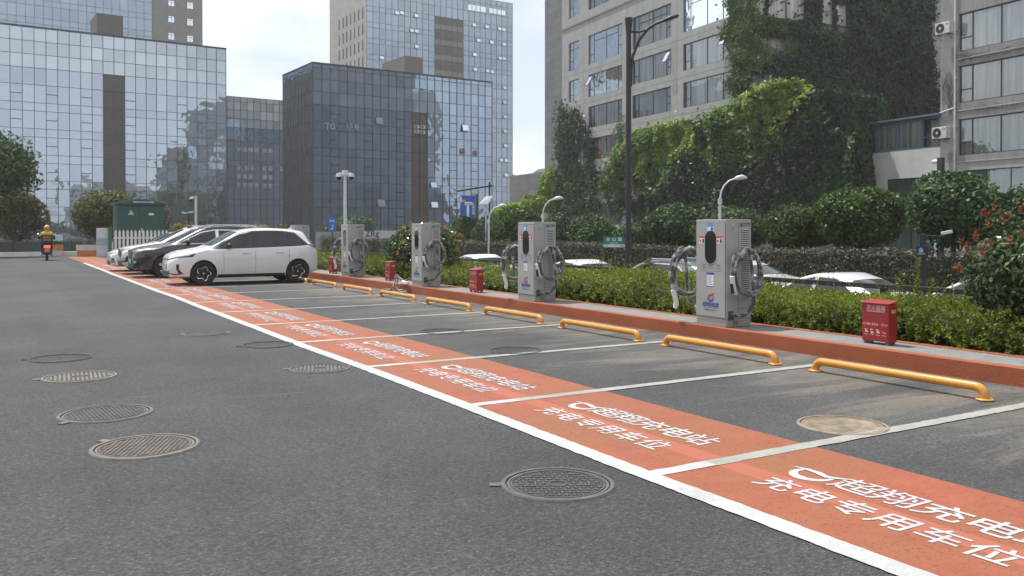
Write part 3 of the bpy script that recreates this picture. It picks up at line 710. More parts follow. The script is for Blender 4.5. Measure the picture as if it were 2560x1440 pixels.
# ================================================================== plants of the car park side
G_HEDGE = leaf_mat('hedge_leaf', [(0, (0.045, 0.074, 0.009)), (.4, (0.092, 0.139, 0.016)), (.75, (0.163, 0.221, 0.024)), (1, (0.250, 0.293, 0.040))], .42, .35)
G_DARK = leaf_mat('dark_leaf', [(0, (0.024, 0.050, 0.019)), (.6, (0.048, 0.091, 0.030)), (1, (0.091, 0.154, 0.050))], .5, .2, .22)
G_MID = leaf_mat('mid_leaf', [(0, (0.024, 0.050, 0.012)), (.6, (0.048, 0.088, 0.019)), (1, (0.091, 0.143, 0.031))], .45, .22)
G_BRIGHT = leaf_mat('bright_leaf', [(0, (0.087, 0.148, 0.019)), (.5, (0.173, 0.273, 0.032)), (1, (0.329, 0.428, 0.055))], .45, .32)
G_OLIVE = leaf_mat('olive_leaf', [(0, (0.051, 0.064, 0.014)), (.6, (0.088, 0.109, 0.025)), (1, (0.145, 0.155, 0.041))], .5, .22)
G_PHOT = leaf_mat('photinia_leaf', [(0, (0.025, 0.050, 0.017)), (.6, (0.049, 0.095, 0.025)), (1, (0.119, 0.168, 0.049))], .22, .15, .7)
G_TIP = leaf_mat('red_young_leaf', [(0, (0.191, 0.048, 0.014)), (.6, (0.268, 0.083, 0.025)), (1, (0.319, 0.128, 0.045))], .35, .3)
G_GOLD = leaf_mat('golden_leaf', [(0, (.22, .16, .03)), (.6, (.33, .23, .04)), (1, (.42, .20, .05))], .45, .3)
G_RUSSET = leaf_mat('russet_hedge_leaf', [(0, (0.017, 0.021, 0.012)), (.55, (0.037, 0.046, 0.021)), (.8, (0.079, 0.062, 0.037)), (1, (0.132, 0.103, 0.070))], .5, .12, .3)
M_BARK = mat('bark', (.11, .085, .06), .9, var=.35, scale=9, bmp=.5)
M_INNER = mat('dark_core_fill', (.012, .020, .009), .95, var=.4, scale=4)  # near-black filler colour standing in for the shaded inside of plants

def sprigs(C, axis, L, nleaf, ll, lw, rng, rosette=False):
    """short shoots with leaves spiralling round them; C bases, axis directions (n,3), L lengths"""
    n = len(C); A = axis/np.linalg.norm(axis, axis=1)[:, None]
    U = np.cross(A, np.tile([0.13, .31, .94], (n, 1))); U /= np.linalg.norm(U, axis=1)[:, None]; Wv = np.cross(A, U)
    Vs = []
    ph0 = rng.uniform(0, 6.28, n)
    for k in range(nleaf):
        t = (k+1)/nleaf if not rosette else .75+.25*k/nleaf
        ph = ph0+k*2.4
        out = U*np.cos(ph)[:, None]+Wv*np.sin(ph)[:, None]
        base = C+A*(L*t)[:, None]
        up = .35+.65*t
        d = out*(1-.45*t)+A*up+rng.normal(0, .12, (n, 3)); d /= np.linalg.norm(d, axis=1)[:, None]
        sd = np.cross(d, A); sd /= np.linalg.norm(sd, axis=1)[:, None]+1e-9; nr = np.cross(sd, d)
        s = (1-.35*t)*rng.uniform(.75, 1.25, n); l = (ll*s)[:, None]; w = (lw*s)[:, None]
        Vs.append(np.stack([base, base+d*l*.55+sd*w*.5+nr*w*.2, base+d*l-nr*l*.12, base+d*l*.55-sd*w*.5+nr*w*.2], 1))
    V = np.concatenate(Vs, 0).reshape(-1, 3)
    return V, np.arange(len(V)).reshape(-1, 4)
def join(parts):
    Vs, Fs, Ms, o = [], [], [], 0
    for V, Fq, mi in parts:
        Vs.append(V); Fs.append(Fq+o); Ms.append(np.full(len(Fq), mi)); o += len(V)
    return np.concatenate(Vs), np.concatenate(Fs), np.concatenate(Ms)

# --- clipped hedge behind the kerb: mounded top, dense shoots
def hedge_top(x, y):
    P = np.stack([x, y], 1)
    h = .40+.06*np.sin((x-9.6)*1.3)+.05*fbm(P, 1.6, 5)+.095*fbm(P, .5, 6)
    edge = np.clip((x-9.52)/.45, 0, 1); h = h*(.30+.70*np.sqrt(edge))
    return .17+h
rng = np.random.default_rng(11); parts = []
for (ya, yb, dens, ll, lw, nl) in ((2.5, 9.0, 300, .064, .028, 9), (9.0, 16, 220, .07, .032, 8), (16, 26, 120, .075, .034, 7), (26, 56, 55, .10, .05, 6)):
    n = int((yb-ya)*2.45*dens); x = rng.uniform(9.56, 12.0, n); y = rng.uniform(ya, yb, n); z = hedge_top(x, y)
    dep = rng.uniform(0, 1, n)**2*.30
    C = np.stack([x, y, np.maximum(.18, z-dep-.07)], 1)
    ax = np.stack([-.30*np.exp(-(x-9.55)*3)*3+rng.normal(0, .35, n), rng.normal(0, .4, n), np.ones(n)], 1)
    V, Fq = sprigs(C, ax, rng.uniform(.06, .13, n), nl, ll, lw, rng); parts.append((V, Fq, 0))
    # front face of the hedge
    n = int((yb-ya)*.55*dens*.75); y = rng.uniform(ya, yb, n); x = 9.60+rng.uniform(0, .18, n); zt = hedge_top(x+.25, y); z = .18+rng.uniform(0, 1, n)*(zt-.18)
    V, Fq = sprigs(np.stack([x, y, z], 1), np.stack([-np.ones(n), rng.normal(0, .5, n), .7+rng.normal(0, .4, n)], 1), rng.uniform(.05, .11, n), nl, ll, lw, rng); parts.append((V, Fq, 0))
# leggy shoots standing out of the top
n = 460; y = 3+rng.uniform(0, 1, n)**1.5*40; x = rng.uniform(10.2, 12.0, n); z = hedge_top(x, y)
V, Fq = sprigs(np.stack([x, y, z-.1], 1), np.stack([rng.normal(0, .12, n), rng.normal(0, .12, n), np.ones(n)], 1), rng.uniform(.15, .42, n), 11, .055, .024, rng); parts.append((V, Fq, 0))
V, Fq, M = join(parts)
hd = np_mesh('hedge', V, Fq, G_HEDGE, None, M); tag(hd, 'low yellow-green clipped hedge running behind the charging cabinets', 'hedge', kind='stuff')
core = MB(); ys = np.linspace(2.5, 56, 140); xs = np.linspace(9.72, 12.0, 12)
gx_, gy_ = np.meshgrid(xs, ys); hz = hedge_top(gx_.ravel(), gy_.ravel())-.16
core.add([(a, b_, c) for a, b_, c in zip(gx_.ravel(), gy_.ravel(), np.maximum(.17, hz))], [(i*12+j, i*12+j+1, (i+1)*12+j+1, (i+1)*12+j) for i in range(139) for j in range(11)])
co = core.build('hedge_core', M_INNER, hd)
# --- tall single stems growing through the hedge
def stem(px, py_top, x, label, h0=.35):
    p = gx(px, py_top, x); h = max(.4, p[2]-.2)
    t = thing('tall_shoot', label, 'plant', (x, p[1], .2), 0, 'tall leafy shoots rising out of the hedge')
    MB().tube([(0, 0, 0), (.02, .01, h*.5), (0, .02, h)], [.006, .005, .002], 5).build('stem', M_BARK, t)
    r = np.random.default_rng(int(px)); n = int(h/.035); zz = np.linspace(h*.25, h, n)
    C = np.stack([np.zeros(n), np.zeros(n), zz], 1); d = np.stack([r.normal(0, .5, n), r.normal(0, .5, n), np.ones(n)*.5], 1)
    V, Fq = sprigs(C, d, np.full(n, .05), 6, .06, .027, r); np_mesh('leaves', V, Fq, G_HEDGE, t)
for a in ((1410, 652, 10.9, 'tall leafy shoot rising in front of the road sign post, left of it'), (1505, 630, 11.2, 'tall leafy shoot below the left end of the green road sign'),
          (1622, 648, 11.4, 'tall yellowish leafy shoot just right of the dark lamp post'), (2293, 655, 10.7, 'tallest leafy shoot, above the nearest red box to its right'),
          (2255, 680, 10.6, 'leafy shoot just left of the tallest one by the red box'), (1270, 600, 11.5, 'bushy pale shoot left of the second charging cabinet'),
          (2330, 707, 10.6, 'leafy shoot in front of the white car bonnet at far right'), (815, 612, 10.2, 'leafy shoot behind the hatchback tail')):
    stem(*a)

# --- shrubs
def blob_points(n, c, r, rng, lumps=7, shell=.45):
    """points through the outer part of a lumpy crown, with outward normals"""
    c = np.array(c, float); r = np.array(r, float)
    D = rng.normal(0, 1, (lumps, 3)); D /= np.linalg.norm(D, axis=1)[:, None]; D[:, 2] = np.abs(D[:, 2])*.9-.25
    cen = [np.zeros(3)]+[d*rng.uniform(.42, .68) for d in D]; rad = [.78]+[rng.uniform(.32, .5) for _ in D]
    w = np.array([q**2 for q in rad]); k = rng.choice(len(cen), n, p=w/w.sum())
    d = rng.normal(0, 1, (n, 3)); d /= np.linalg.norm(d, axis=1)[:, None]
    q = rng.uniform(shell, 1, n)**.5
    P = np.array(cen)[k]+d*(np.array(rad)[k]*q)[:, None]
    return c+P*r, d
def crown(parent, c, r, n, ll, lw, m, seed, lumps=8, tips=None, ntip=0, core=.62, name='crown', spread=.8, extra=None):
    rng = np.random.default_rng(seed); C, D = blob_points(n, c, r, rng, lumps)
    V, Fq = leaf_cloud(C, D+np.array([0, 0, .35]), ll, lw, spread, rng)
    ms = [m]; mi = np.zeros(len(Fq), int)
    if tips and ntip:
        C, D = blob_points(ntip*3, c, r, rng, lumps, .9); k = np.argsort(-(C[:, 2]+.35*rng.normal(0, r[2], len(C))))[:ntip]
        extra = (*sprigs(C[k], D[k]*.8+np.array([0, 0, .8]), np.full(ntip, ll*.8), 8, ll*1.15, lw*1.1, rng), tips)
    if extra: ms.append(extra[2]); mi = np.concatenate([mi, np.ones(len(extra[1]), int)]); Fq = np.concatenate([Fq, extra[1]+len(V)]); V = np.concatenate([V, extra[0]])
    o = np_mesh(name, V, Fq, ms, parent, mi)
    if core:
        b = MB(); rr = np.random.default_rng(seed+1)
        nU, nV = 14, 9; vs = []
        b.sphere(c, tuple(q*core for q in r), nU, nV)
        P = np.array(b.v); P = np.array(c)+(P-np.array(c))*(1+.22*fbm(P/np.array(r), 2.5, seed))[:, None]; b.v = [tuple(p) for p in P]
        b.build('dark_core', M_INNER, o, 80)  # solid dark ball closes the gaps and poses as inner shade
    return o
def trunk(parent, h, r, seed=0, limbs=5, spread=.8, top=None):
    rr = random.Random(seed); b = MB()
    b.tube([(0, 0, -.1), (rr.uniform(-.04, .04), rr.uniform(-.04, .04), h*.5), (rr.uniform(-.08, .08), rr.uniform(-.08, .08), h)], [r*1.25, r, r*.75], 9)
    for k in range(limbs):
        q = 2*pi*k/limbs+rr.uniform(-.4, .4); z0 = h*rr.uniform(.65, 1.0); s = spread*rr.uniform(.6, 1)
        b.tube([(0, 0, z0), (cos(q)*s*.45, sin(q)*s*.45, z0+s*.6), (cos(q)*s, sin(q)*s, z0+s*1.25)], [r*.55, r*.35, r*.12], 6)
    return b.build('trunk', M_BARK, parent, 60)
# big red-tipped shrub at right
t = thing('photinia_shrub', 'large dark glossy shrub with orange-red young leaves at the right edge of the photo', 'shrub', (10.55, 5.45, .17))
trunk(t, .5, .035, 3, 7, .5)
rng = np.random.default_rng(5); tipP = [gx(px, py, x) for px, py, x in ((2420, 575, 10.2), (2395, 600, 10.0), (2440, 530, 10.4), (2455, 515, 10.5), (2500, 510, 10.5), (2525, 520, 10.6), (2545, 508, 10.6), (2410, 640, 9.95), (2395, 650, 9.9), (2370, 670, 9.8), (2435, 590, 9.9), (2455, 600, 9.8), (2400, 615, 10.0), (2480, 560, 10.1), (2535, 585, 9.9), (2550, 560, 10.1), (2440, 640, 9.7), (2460, 612, 9.75), (2380, 690, 9.8), (2520, 545, 10.2))]
C = np.concatenate([np.array(tipP)+rng.normal(0, .05, (len(tipP), 3)) for _ in range(1)])-np.array([10.55, 5.45, .17])
C = np.concatenate([C, blob_points(12, (0, 0, .95), (.97, .97, .98), rng, 9, .95)[0]])
D = C-np.array([0, 0, .6]); V, Fq = sprigs(C-D*.10, D+np.array([0, 0, .7]), np.full(len(C), .08), 9, .085, .03, rng); crown(t, (0, 0, .80), (.98, .98, 1.00), 13000, .088, .036, G_PHOT, 21, 9, None, 0, .5, extra=(V, Fq, G_TIP))
# round shrub between the second and third cabinets
t = thing('round_shrub', 'tall round dark shrub with yellowish tips behind the third cabinet and a red box', 'shrub', (10.45, 22.2, .17))
trunk(t, .5, .04, 4, 6, .6)
crown(t, (0, 0, .86), (1.12, 1.55, .98), 11000, .10, .045, G_PHOT, 31, 9, G_GOLD, 55, .5)
# small ones beyond
for (px, py, x, rad, hgt, m, tips, lab) in ((640, 565, 10.3, 1.0, 2.0, G_OLIVE, G_GOLD, 'shrub with orange-yellow leaves behind a grey cabinet top, above the hatchback roof'),
                              (463, 557, 10.3, 1.1, 2.1, G_OLIVE, G_GOLD, 'far brownish shrub left of the small white camera pole base'),
                              (703, 560, 10.2, .45, 1.95, G_HEDGE, None, 'slim light green shrub between two distant cabinet tops')):
    p = gx(px, py, x); t = thing('distant_shrub', lab, 'shrub', (x, p[1], .17)); trunk(t, .5, .04, 5, 5, .5)
    crown(t, (0, 0, p[2]*.5), (rad, rad, p[2]*.52), 2200, .14, .075, m, int(px), 6, tips, 60 if tips else 0, .6)

# ================================================================== railing on the retaining wall
M_RAIL = mat('black_rail_paint', (.018, .018, .019), .45, var=.2)
rl = thing('guard_rail', 'long black handrail with flat posts behind the hedge', 'railing', (12.22, 0, 0))
MB().box(-.045, .045, 3, 62, .61, .69).build('top_rail', M_RAIL, rl, bevel=.006)
MB().box(-.025, .025, 3, 62, .22, .26).build('lower_rail', M_RAIL, rl)
for i in range(24):
    y = 4.0+2.45*i; MB().box(-.035, .035, y-.06, y+.06, .1, .615).build('post', M_RAIL, rl)

# ================================================================== across the road: clipped wall of hedge, round trees
t = thing('tall_hedge', 'long dark clipped hedge with russet dry leaves along the far side of the road', 'hedge', (25.0, 0, ROAD_Z))
rng = np.random.default_rng(17); n = 46000
y = -4+rng.uniform(0, 1, n)*78; z = rng.uniform(0, 1, n)**.8*1.62
P = np.stack([y, z], 1); xo = -.5+.16*fbm(P, 1.1, 3)+rng.uniform(0, .22, n); top = rng.uniform(0, 1, n) < .22
z = np.where(top, 1.62+.10*fbm(P, .5, 4)+rng.normal(0, .05, n), z); xo = np.where(top, rng.uniform(-.55, .6, n), xo)
nn = np.where(top[:, None], np.array([-.3, 0, 1.]), np.array([-1., -.2, .35]))
V, Fq = leaf_cloud(np.stack([xo, y, z], 1), nn, .115, .052, .65, rng); np_mesh('foliage', V, Fq, G_RUSSET, t)
MB().box(-.28, .5, -4, 74, 0, 1.5).build('dark_core', M_INNER, t)  # solid dark block poses as shade between the leaves

TREES = [  # px centre, py top, py bottom, width px, plane x, leaf, label
 (1480, 520, 640, 135, 27, 'D', 'dark round tree left of the dark lamp post, below the red-curtained windows'),
 (1578, 545, 640, 120, 28, 'D', 'dark low tree right behind the dark lamp post'),
 (1690, 492, 640, 180, 27, 'D', 'dark round tree right of the dark lamp post, feathery leaves above it'),
 (1825, 498, 640, 190, 27, 'D', 'dark round tree directly behind the nearest charging cabinet, under a white street lamp'),
 (1985, 492, 632, 180, 26.5, 'M', 'lighter green round tree right of the nearest cabinet'),
 (2150, 450, 632, 250, 26.5, 'M', 'broad round tree with yellow-green top below the white annex wall'),
 (2385, 404, 625, 270, 26.2, 'D', 'largest round tree, in front of the annex windows and drainpipe'),
 (2560, 440, 640, 170, 26.0, 'D', 'dark tree cut by the right edge, above the red-tipped shrub'),
 (1395, 528, 640, 130, 27.5, 'D', 'dark round tree just right of the second charging cabinet'),
 (1300, 502, 640, 150, 28, 'M', 'leafy tree behind the second charging cabinet, lighter on top'),
 (1235, 520, 640, 130, 29, 'D', 'dark tree right of the blue sign, below the solar panel'),
 (1160, 522, 650, 120, 29, 'M', 'bushy tree covering the lower corner of the blue road sign'),
 (1120, 560, 650, 100, 27, 'D', 'dark low tree right behind the round shrub')]
for px, pt, pb, w, x, k, lab in TREES:
    p = gx(px, pt, x); dep = float((p-EYEV)@FW); rad = w/2/F_PX*dep*1.09; zb = EYE-(pb+20-573)/F_PX*dep; ztop = p[2]; hz = (ztop-zb)/2*1.06
    t = thing('round_tree', lab, 'tree', (x, p[1], ROAD_Z+.1)); trunk(t, zb-ROAD_Z+hz*.6, .085, int(px), 6, rad*.5)
    nleaf = int(12500*(rad/1.7)**2)
    crown(t, (0, 0, (ztop+zb)/2-ROAD_Z-.1), (rad, rad, hz), nleaf, .18, .09, G_DARK if k == 'D' else G_MID, int(px)+3, 13, None, 0, .58)
# ================================================================== cars
def paint(name, col, rough=.28, metal=0.0):
    m, nt, b = new_mat(name); b.inputs['Base Color'].default_value = (*col, 1); b.inputs['Roughness'].default_value = rough; b.inputs['Metallic'].default_value = metal
    b.inputs['Coat Weight'].default_value = .8; b.inputs['Coat Roughness'].default_value = .04
    c = ramp(nt, noise(nt, 2.5, 4), [(.3, tuple(v*.94 for v in col)), (.7, tuple(min(1, v*1.03) for v in col))]); nt.links.new(c, b.inputs['Base Color'])
    return m
P_WHITE = paint('white_car_paint', (.62, .625, .64)); P_PEARL = paint('pearl_car_paint', (.58, .575, .55)); P_BLACK = paint('black_car_paint', (.012, .010, .010), .22)
P_GREY = paint('grey_car_paint', (.13, .14, .15), .28, .3)
M_TRIM = mat('black_trim', (.014, .014, .015), .5); M_TYRE = mat('tyre_rubber', (.018, .018, .018), .85, bmp=.2)
M_RIMD = mat('dark_rim', (.02, .02, .021), .35, .4); M_ALLOY = mat('alloy', (.55, .55, .55), .25, .9, .05); M_CHROME = mat('chrome_trim', (.65, .65, .65), .12, 1, .03)
M_CGLASS = new_mat('car_window_glass')[0]
nt = M_CGLASS.node_tree; b = nt.nodes['Principled BSDF']; b.inputs['Base Color'].default_value = (.018, .022, .024, 1); b.inputs['Roughness'].default_value = .03; b.inputs['Specular IOR Level'].default_value = .55
M_LAMP = mat('lamp_lens', (.45, .47, .50), .08, .3); M_TAILL = mat('tail_lamp', (.25, .01, .012), .15); M_PLATE = mat('green_number_plate', (.22, .48, .36), .5)
M_LIT = emit_mat('lit_amber_lamp', (1, .72, .22), 1.6)

class Car:
    def __init__(s, L, top, belt, w, wr, bot, wheels, R, Wd):
        s.L, s.top, s.belt, s.w, s.wr, s.bot, s.wheels, s.R, s.Wd = L, np.array(top), np.array(belt), np.array(w), np.array(wr), np.array(bot), wheels, R, Wd
    def I(s, a, x): return float(np.interp(x, a[:, 0], a[:, 1]))
    def smooth(s, a, x, h=.06): return (s.I(a, x-h)+2*s.I(a, x)+s.I(a, x+h))/4
    def sec(s, x):
        zt = s.smooth(s.top, x) if .1 < x < s.L-.1 else s.I(s.top, x)
        zb = s.I(s.bot, x); zs = min(s.I(s.belt, x), zt-.025); w = s.I(s.w, x); wr = min(s.smooth(s.wr, x), .93*w)
        zr = max(zt-.07, zs+.012)
        P = [(0, zb), (.80*w, zb), (.93*w, zb+.05), (.98*w, zb+.18), (w, zb+.42*(zs-zb)), (.997*w, zb+.7*(zs-zb)), (.985*w, zs-.05), (.955*w, zs)]
        for t in (.33, .66, 1): P.append((.955*w+(wr-.955*w)*t, zs+(zr-zs)*t))
        P += [(wr*.93, zt-.025), (wr*.8, zt-.006), (wr*.45, zt+.004), (0, zt+.008)]
        return P
    def yside(s, x, z):
        P = s.sec(x)[1:12]; zz = [p[1] for p in P]; yy = [p[0] for p in P]
        return float(np.interp(z, zz, yy))
    def ztop(s, x, y):
        P = s.sec(x)[10:]; return float(np.interp(abs(y), [p[0] for p in P][::-1], [p[1] for p in P][::-1]))
    def xfront(s, y, z):
        xs = np.linspace(0, 1.0, 60)
        for x in xs:
            if s.yside(x, z) >= abs(y): return x
        return 1.0
    def body(s, root, m):
        xs = sorted(set([0, .015, .04, .08, .14]+list(np.linspace(.2, s.L-.2, 56))+[s.L-.14, s.L-.08, s.L-.04, s.L-.015, s.L])); b = MB(); secs = [s.sec(x) for x in xs]
        n = len(secs[0]); k = 2*n-2
        for x, P in zip(xs, secs):
            b.v += [(x, -y, z) for y, z in P]+[(x, y, z) for y, z in P[-2:0:-1]]
        for i in range(len(xs)-1):
            for j in range(k): b.f.append((i*k+j, i*k+(j+1) % k, (i+1)*k+(j+1) % k, (i+1)*k+j))
        b.f += [tuple(range(k)), tuple(range((len(xs)-1)*k, len(xs)*k))[::-1]]; b.m = [0]*len(b.f)
        o = b.build('body', [m, M_TRIM], root)
        c = MB()
        for xw in s.wheels:
            for sg in (-1, 1): c.tube([(xw, sg*1.2, s.R), (xw, sg*.5, s.R)], s.R*1.13, 40, 1)
        co = c.build('cut', [m, M_TRIM], root)
        md = o.modifiers.new('b', 'BOOLEAN'); md.operation = 'DIFFERENCE'; md.object = co; md.solver = 'EXACT'
        dg = bpy.context.evaluated_depsgraph_get(); dg.update(); me = bpy.data.meshes.new_from_object(o.evaluated_get(dg)); o.modifiers.clear(); o.data = me
        bpy.data.objects.remove(co); me.shade_smooth(); me.set_sharp_from_angle(angle=radians(38)); s.b = o; return o
    def side(s, nm, m, root, sgn, xa, xb, lo, hi, off=.006, nx=18, nz=5, smooth=40):
        lo, hi = np.array(lo), np.array(hi); b = MB()
        for i in range(nx+1):
            x = xa+(xb-xa)*i/nx
            for j in range(nz+1):
                z0, z1 = np.interp(x, lo[:, 0], lo[:, 1]), np.interp(x, hi[:, 0], hi[:, 1]); z = z0+(z1-z0)*j/nz
                b.v.append((x, sgn*(s.yside(x, z)+off), z))
        b.f = [(i*(nz+1)+j, i*(nz+1)+j+1, (i+1)*(nz+1)+j+1, (i+1)*(nz+1)+j) for i in range(nx) for j in range(nz)]; b.m = [0]*len(b.f)
        return b.build(nm, m, root, smooth)
    def over(s, nm, m, root, xa, xb, ya, yb, off=.006, n=12):
        b = MB()
        for i in range(n+1):
            x = xa+(xb-xa)*i/n; yw = ya+(yb-ya)*i/n
            for j in range(n+1): y = -yw+2*yw*j/n; b.v.append((x, y, s.ztop(x, y)+off))
        b.f = [(i*(n+1)+j, i*(n+1)+j+1, (i+1)*(n+1)+j+1, (i+1)*(n+1)+j) for i in range(n) for j in range(n)]; b.m = [0]*len(b.f)
        return b.build(nm, m, root, 40)
    def front(s, nm, m, root, y0, y1, lo, hi, off=.008, n=14, nz=4):
        lo, hi = np.array(lo), np.array(hi); b = MB()
        for i in range(n+1):
            y = y0+(y1-y0)*i/n; a = abs(y)
            for j in range(nz+1):
                z0, z1 = np.interp(a, lo[:, 0], lo[:, 1]), np.interp(a, hi[:, 0], hi[:, 1]); z = z0+(z1-z0)*j/nz
                b.v.append((s.xfront(y, z)-off, y*(1+.008), z))
        b.f = [(i*(nz+1)+j, i*(nz+1)+j+1, (i+1)*(nz+1)+j+1, (i+1)*(nz+1)+j) for i in range(n) for j in range(nz)]; b.m = [0]*len(b.f)
        return b.build(nm, m, root, 40)
    def wheelset(s, root, style):
        for xw in s.wheels:
            for sg in (-1, 1):
                r, yo = s.R, sg*(s.Wd-.02); h = lambda d: sg*(abs(yo)-d)
                rim = r*.66
                ty = MB().lathe([(rim, h(.02)), (rim+.02, h(.004)), (r-.03, h(0)), (r-.006, h(.02)), (r, h(.05)), (r, h(.18)), (r-.02, h(.21)), (rim, h(.21))], 40, (xw, 0, r), 'y'); wh = ty.build('wheel', M_TYRE, root, 35)
                d = MB().lathe([(0, h(.035)), (rim*.35, h(.03)), (rim*.9, h(.045)), (rim, h(.03)), (rim+.006, h(.012))], 40, (xw, 0, r), 'y'); d.build('rim', M_RIMD if style != 'plain' else M_ALLOY, wh, 35)
                sp = MB()
                if style == 'star':
                    out = []; inn = []
                    for k in range(50):
                        q = 2*pi*k/50+.3; c5 = cos(5*q); R1 = rim*(.80+.16*c5); R2 = rim*(.70+.14*c5)
                        out.append((R1*cos(q), R1*sin(q))); inn.append((R2*cos(q), R2*sin(q)))
                    for k in range(50):
                        a, b_, c_, d_ = out[k], out[(k+1) % 50], inn[(k+1) % 50], inn[k]
                        if k % 10 == 5: continue
                        sp.quad((xw+a[0], h(.014), r+a[1]), (xw+b_[0], h(.014), r+b_[1]), (xw+c_[0], h(.020), r+c_[1]), (xw+d_[0], h(.020), r+d_[1]))
                else:
                    for k in range(5):
                        q = 2*pi*k/5+.2
                        for dq in (-.13, .13):
                            a = (xw+rim*.18*cos(q), h(.022), r+rim*.18*sin(q)); e = (xw+rim*.97*cos(q+dq), h(.012), r+rim*.97*sin(q+dq)); sp.tube([a, e], [.018, .014], 6)
                sp.lathe([(0, h(.015)), (.028, h(.016)), (.032, h(.03))], 16, (xw, 0, r), 'y')
                sp.build('spokes', M_ALLOY, wh)
    def mirror(s, root, x, z, m, size=.11):
        for sg in (-1, 1):
            y = sg*(s.yside(x, z)+.02)
            b = MB().sphere((x, y+sg*.10, z), (.075, size, .072), 14, 8); b.box(x-.02, x+.05, min(y-sg*.02, y+sg*.08), max(y-sg*.02, y+sg*.08), z-.07, z-.045)
            b.build('mirror', m, root, 50)
    def seams(s, root, xs, z0, z1):
        for sg in (-1, 1):
            for x in xs: s.side('door_seam', M_TRIM, root, sg, x-.004, x+.004, [(0, z0), (9, z0)], [(0, z1), (9, z1)], .0035, 1, 8)
    def handles(s, root, xs, z, m):
        for sg in (-1, 1):
            for x in xs:
                y = sg*(s.yside(x, z)+.004); MB().box(x-.115, x+.115, min(y, y+sg*.028), max(y, y+sg*.028), z-.014, z+.014).build('door_handle', m, root, bevel=.01)

# --- white electric hatchback
t = thing('parked_car', 'white five-door hatchback with black pillars and star wheels, nearest of the parked cars', 'car', (4.15, 25.93, .004), 0, 'cars parked nose out in the charging bays')
c = Car(4.39, [(0, .71), (.03, .80), (.1, .865), (.3, .935), (.7, 1.0), (1.02, 1.055), (1.12, 1.085), (1.92, 1.485), (2.3, 1.57), (2.8, 1.595), (3.4, 1.575), (3.8, 1.525), (3.98, 1.49), (4.02, 1.43), (4.23, 1.12), (4.34, 1.02), (4.375, .92), (4.39, .72)],
        [(0, .66), (.3, .83), (1.0, .985), (2.4, 1.02), (3.6, 1.06), (4.39, 1.09)],
        [(0, .54), (.015, .60), (.04, .665), (.08, .72), (.14, .765), (.25, .82), (.5, .885), (.85, .92), (2.5, .925), (3.7, .92), (4.1, .87), (4.3, .80), (4.36, .76), (4.39, .70)],
        [(0, .5), (.3, .72), (1.05, .82), (1.9, .655), (2.5, .635), (3.6, .62), (4.1, .60), (4.39, .62)],
        [(0, .26), (.2, .22), (1, .20), (3.4, .20), (4.1, .25), (4.39, .34)], (.90, 3.70), .335, .915)
c.body(t, P_WHITE)
for sg in (-1, 1):
    c.side('window_surround', M_TRIM, t, sg, 1.08, 4.06, [(1.08, 1.0), (2.4, 1.035), (3.7, 1.075), (4.06, 1.10)], [(1.08, 1.012), (1.5, 1.24), (1.95, 1.445), (2.3, 1.508), (2.9, 1.522), (3.3, 1.51), (3.68, 1.46), (4.06, 1.12)], .004, 30)
    c.side('front_window', M_CGLASS, t, sg, 1.38, 2.32, [(1.3, 1.03), (2.35, 1.055)], [(1.38, 1.12), (1.95, 1.41), (2.32, 1.475)], .009)
    c.side('rear_window', M_CGLASS, t, sg, 2.47, 3.33, [(2.4, 1.06), (3.4, 1.085)], [(2.47, 1.485), (2.9, 1.49), (3.33, 1.475)], .009)
    c.side('quarter_window', M_CGLASS, t, sg, 3.42, 3.98, [(3.4, 1.095), (4.0, 1.115)], [(3.42, 1.46), (3.68, 1.425), (3.98, 1.13)], .009)
    c.side('side_sill', M_TRIM, t, sg, 1.30, 3.30, [(0, .205), (9, .205)], [(1.3, .30), (3.3, .30)], .008)
    c.side('tail_lamp', M_TRIM, t, sg, 4.05, 4.36, [(4.05, 1.10), (4.36, .97)], [(4.05, 1.125), (4.36, 1.10)], .010)
    c.side('tail_lamp_lens', M_TAILL, t, sg, 4.18, 4.35, [(4.18, 1.055), (4.36, 1.02)], [(4.18, 1.075), (4.36, 1.05)], .014)
    a, b_ = (.50, .885) if sg > 0 else (-.885, -.50)
    c.front('headlamp', M_TRIM, t, a, b_, [(.50, .715), (.885, .80)], [(.50, .745), (.8, .86), (.885, .885)], .010); c.front('headlamp_lens', M_LAMP, t, a*.985 if sg > 0 else -.87, .87 if sg > 0 else b_*.985, [(.5, .738), (.87, .83)], [(.5, .744), (.8, .85), (.87, .87)], .016)
    c.front('air_slit', M_TRIM, t, .775 if sg > 0 else -.81, .81 if sg > 0 else -.775, [(0, .33), (1, .33)], [(0, .60), (1, .60)], .010, 4); c.front('intake_corner', M_TRIM, t, .50 if sg > 0 else -.78, .78 if sg > 0 else -.50, [(.5, .32), (.8, .30)], [(.5, .45), (.58, .36), (.8, .33)], .010, 10)
c.over('windscreen', M_CGLASS, t, 1.14, 1.93, .76, .60); c.front('lower_intake', M_TRIM, t, -.50, .50, [(0, .27), (1, .27)], [(0, .40), (1, .40)]); c.front('front_band', M_TRIM, t, -.5, .5, [(0, .715), (1, .715)], [(0, .742), (1, .742)], .006)
MB().box(-.02, -.008, -.22, .22, .47, .60).build('number_plate', M_PLATE, t)
MB().prism([(3.62, 1.55), (3.80, 1.53), (3.79, 1.60), (3.74, 1.62)], lambda u, v, w: (u, w-.02, v), .04).build('shark_fin', P_WHITE, t)
c.wheelset(t, 'star'); SX = .945; t.scale = (SX, 1, 1)
for w_ in [o for o in t.children if o.name.startswith('wheel')]:
    xw = .90 if sum(v.co.x for v in w_.data.vertices)/len(w_.data.vertices) < 2 else 3.70
    w_.scale = (1/SX, 1, 1); w_.location = (xw*(1-1/SX), 0, 0)      # keep the wheels round
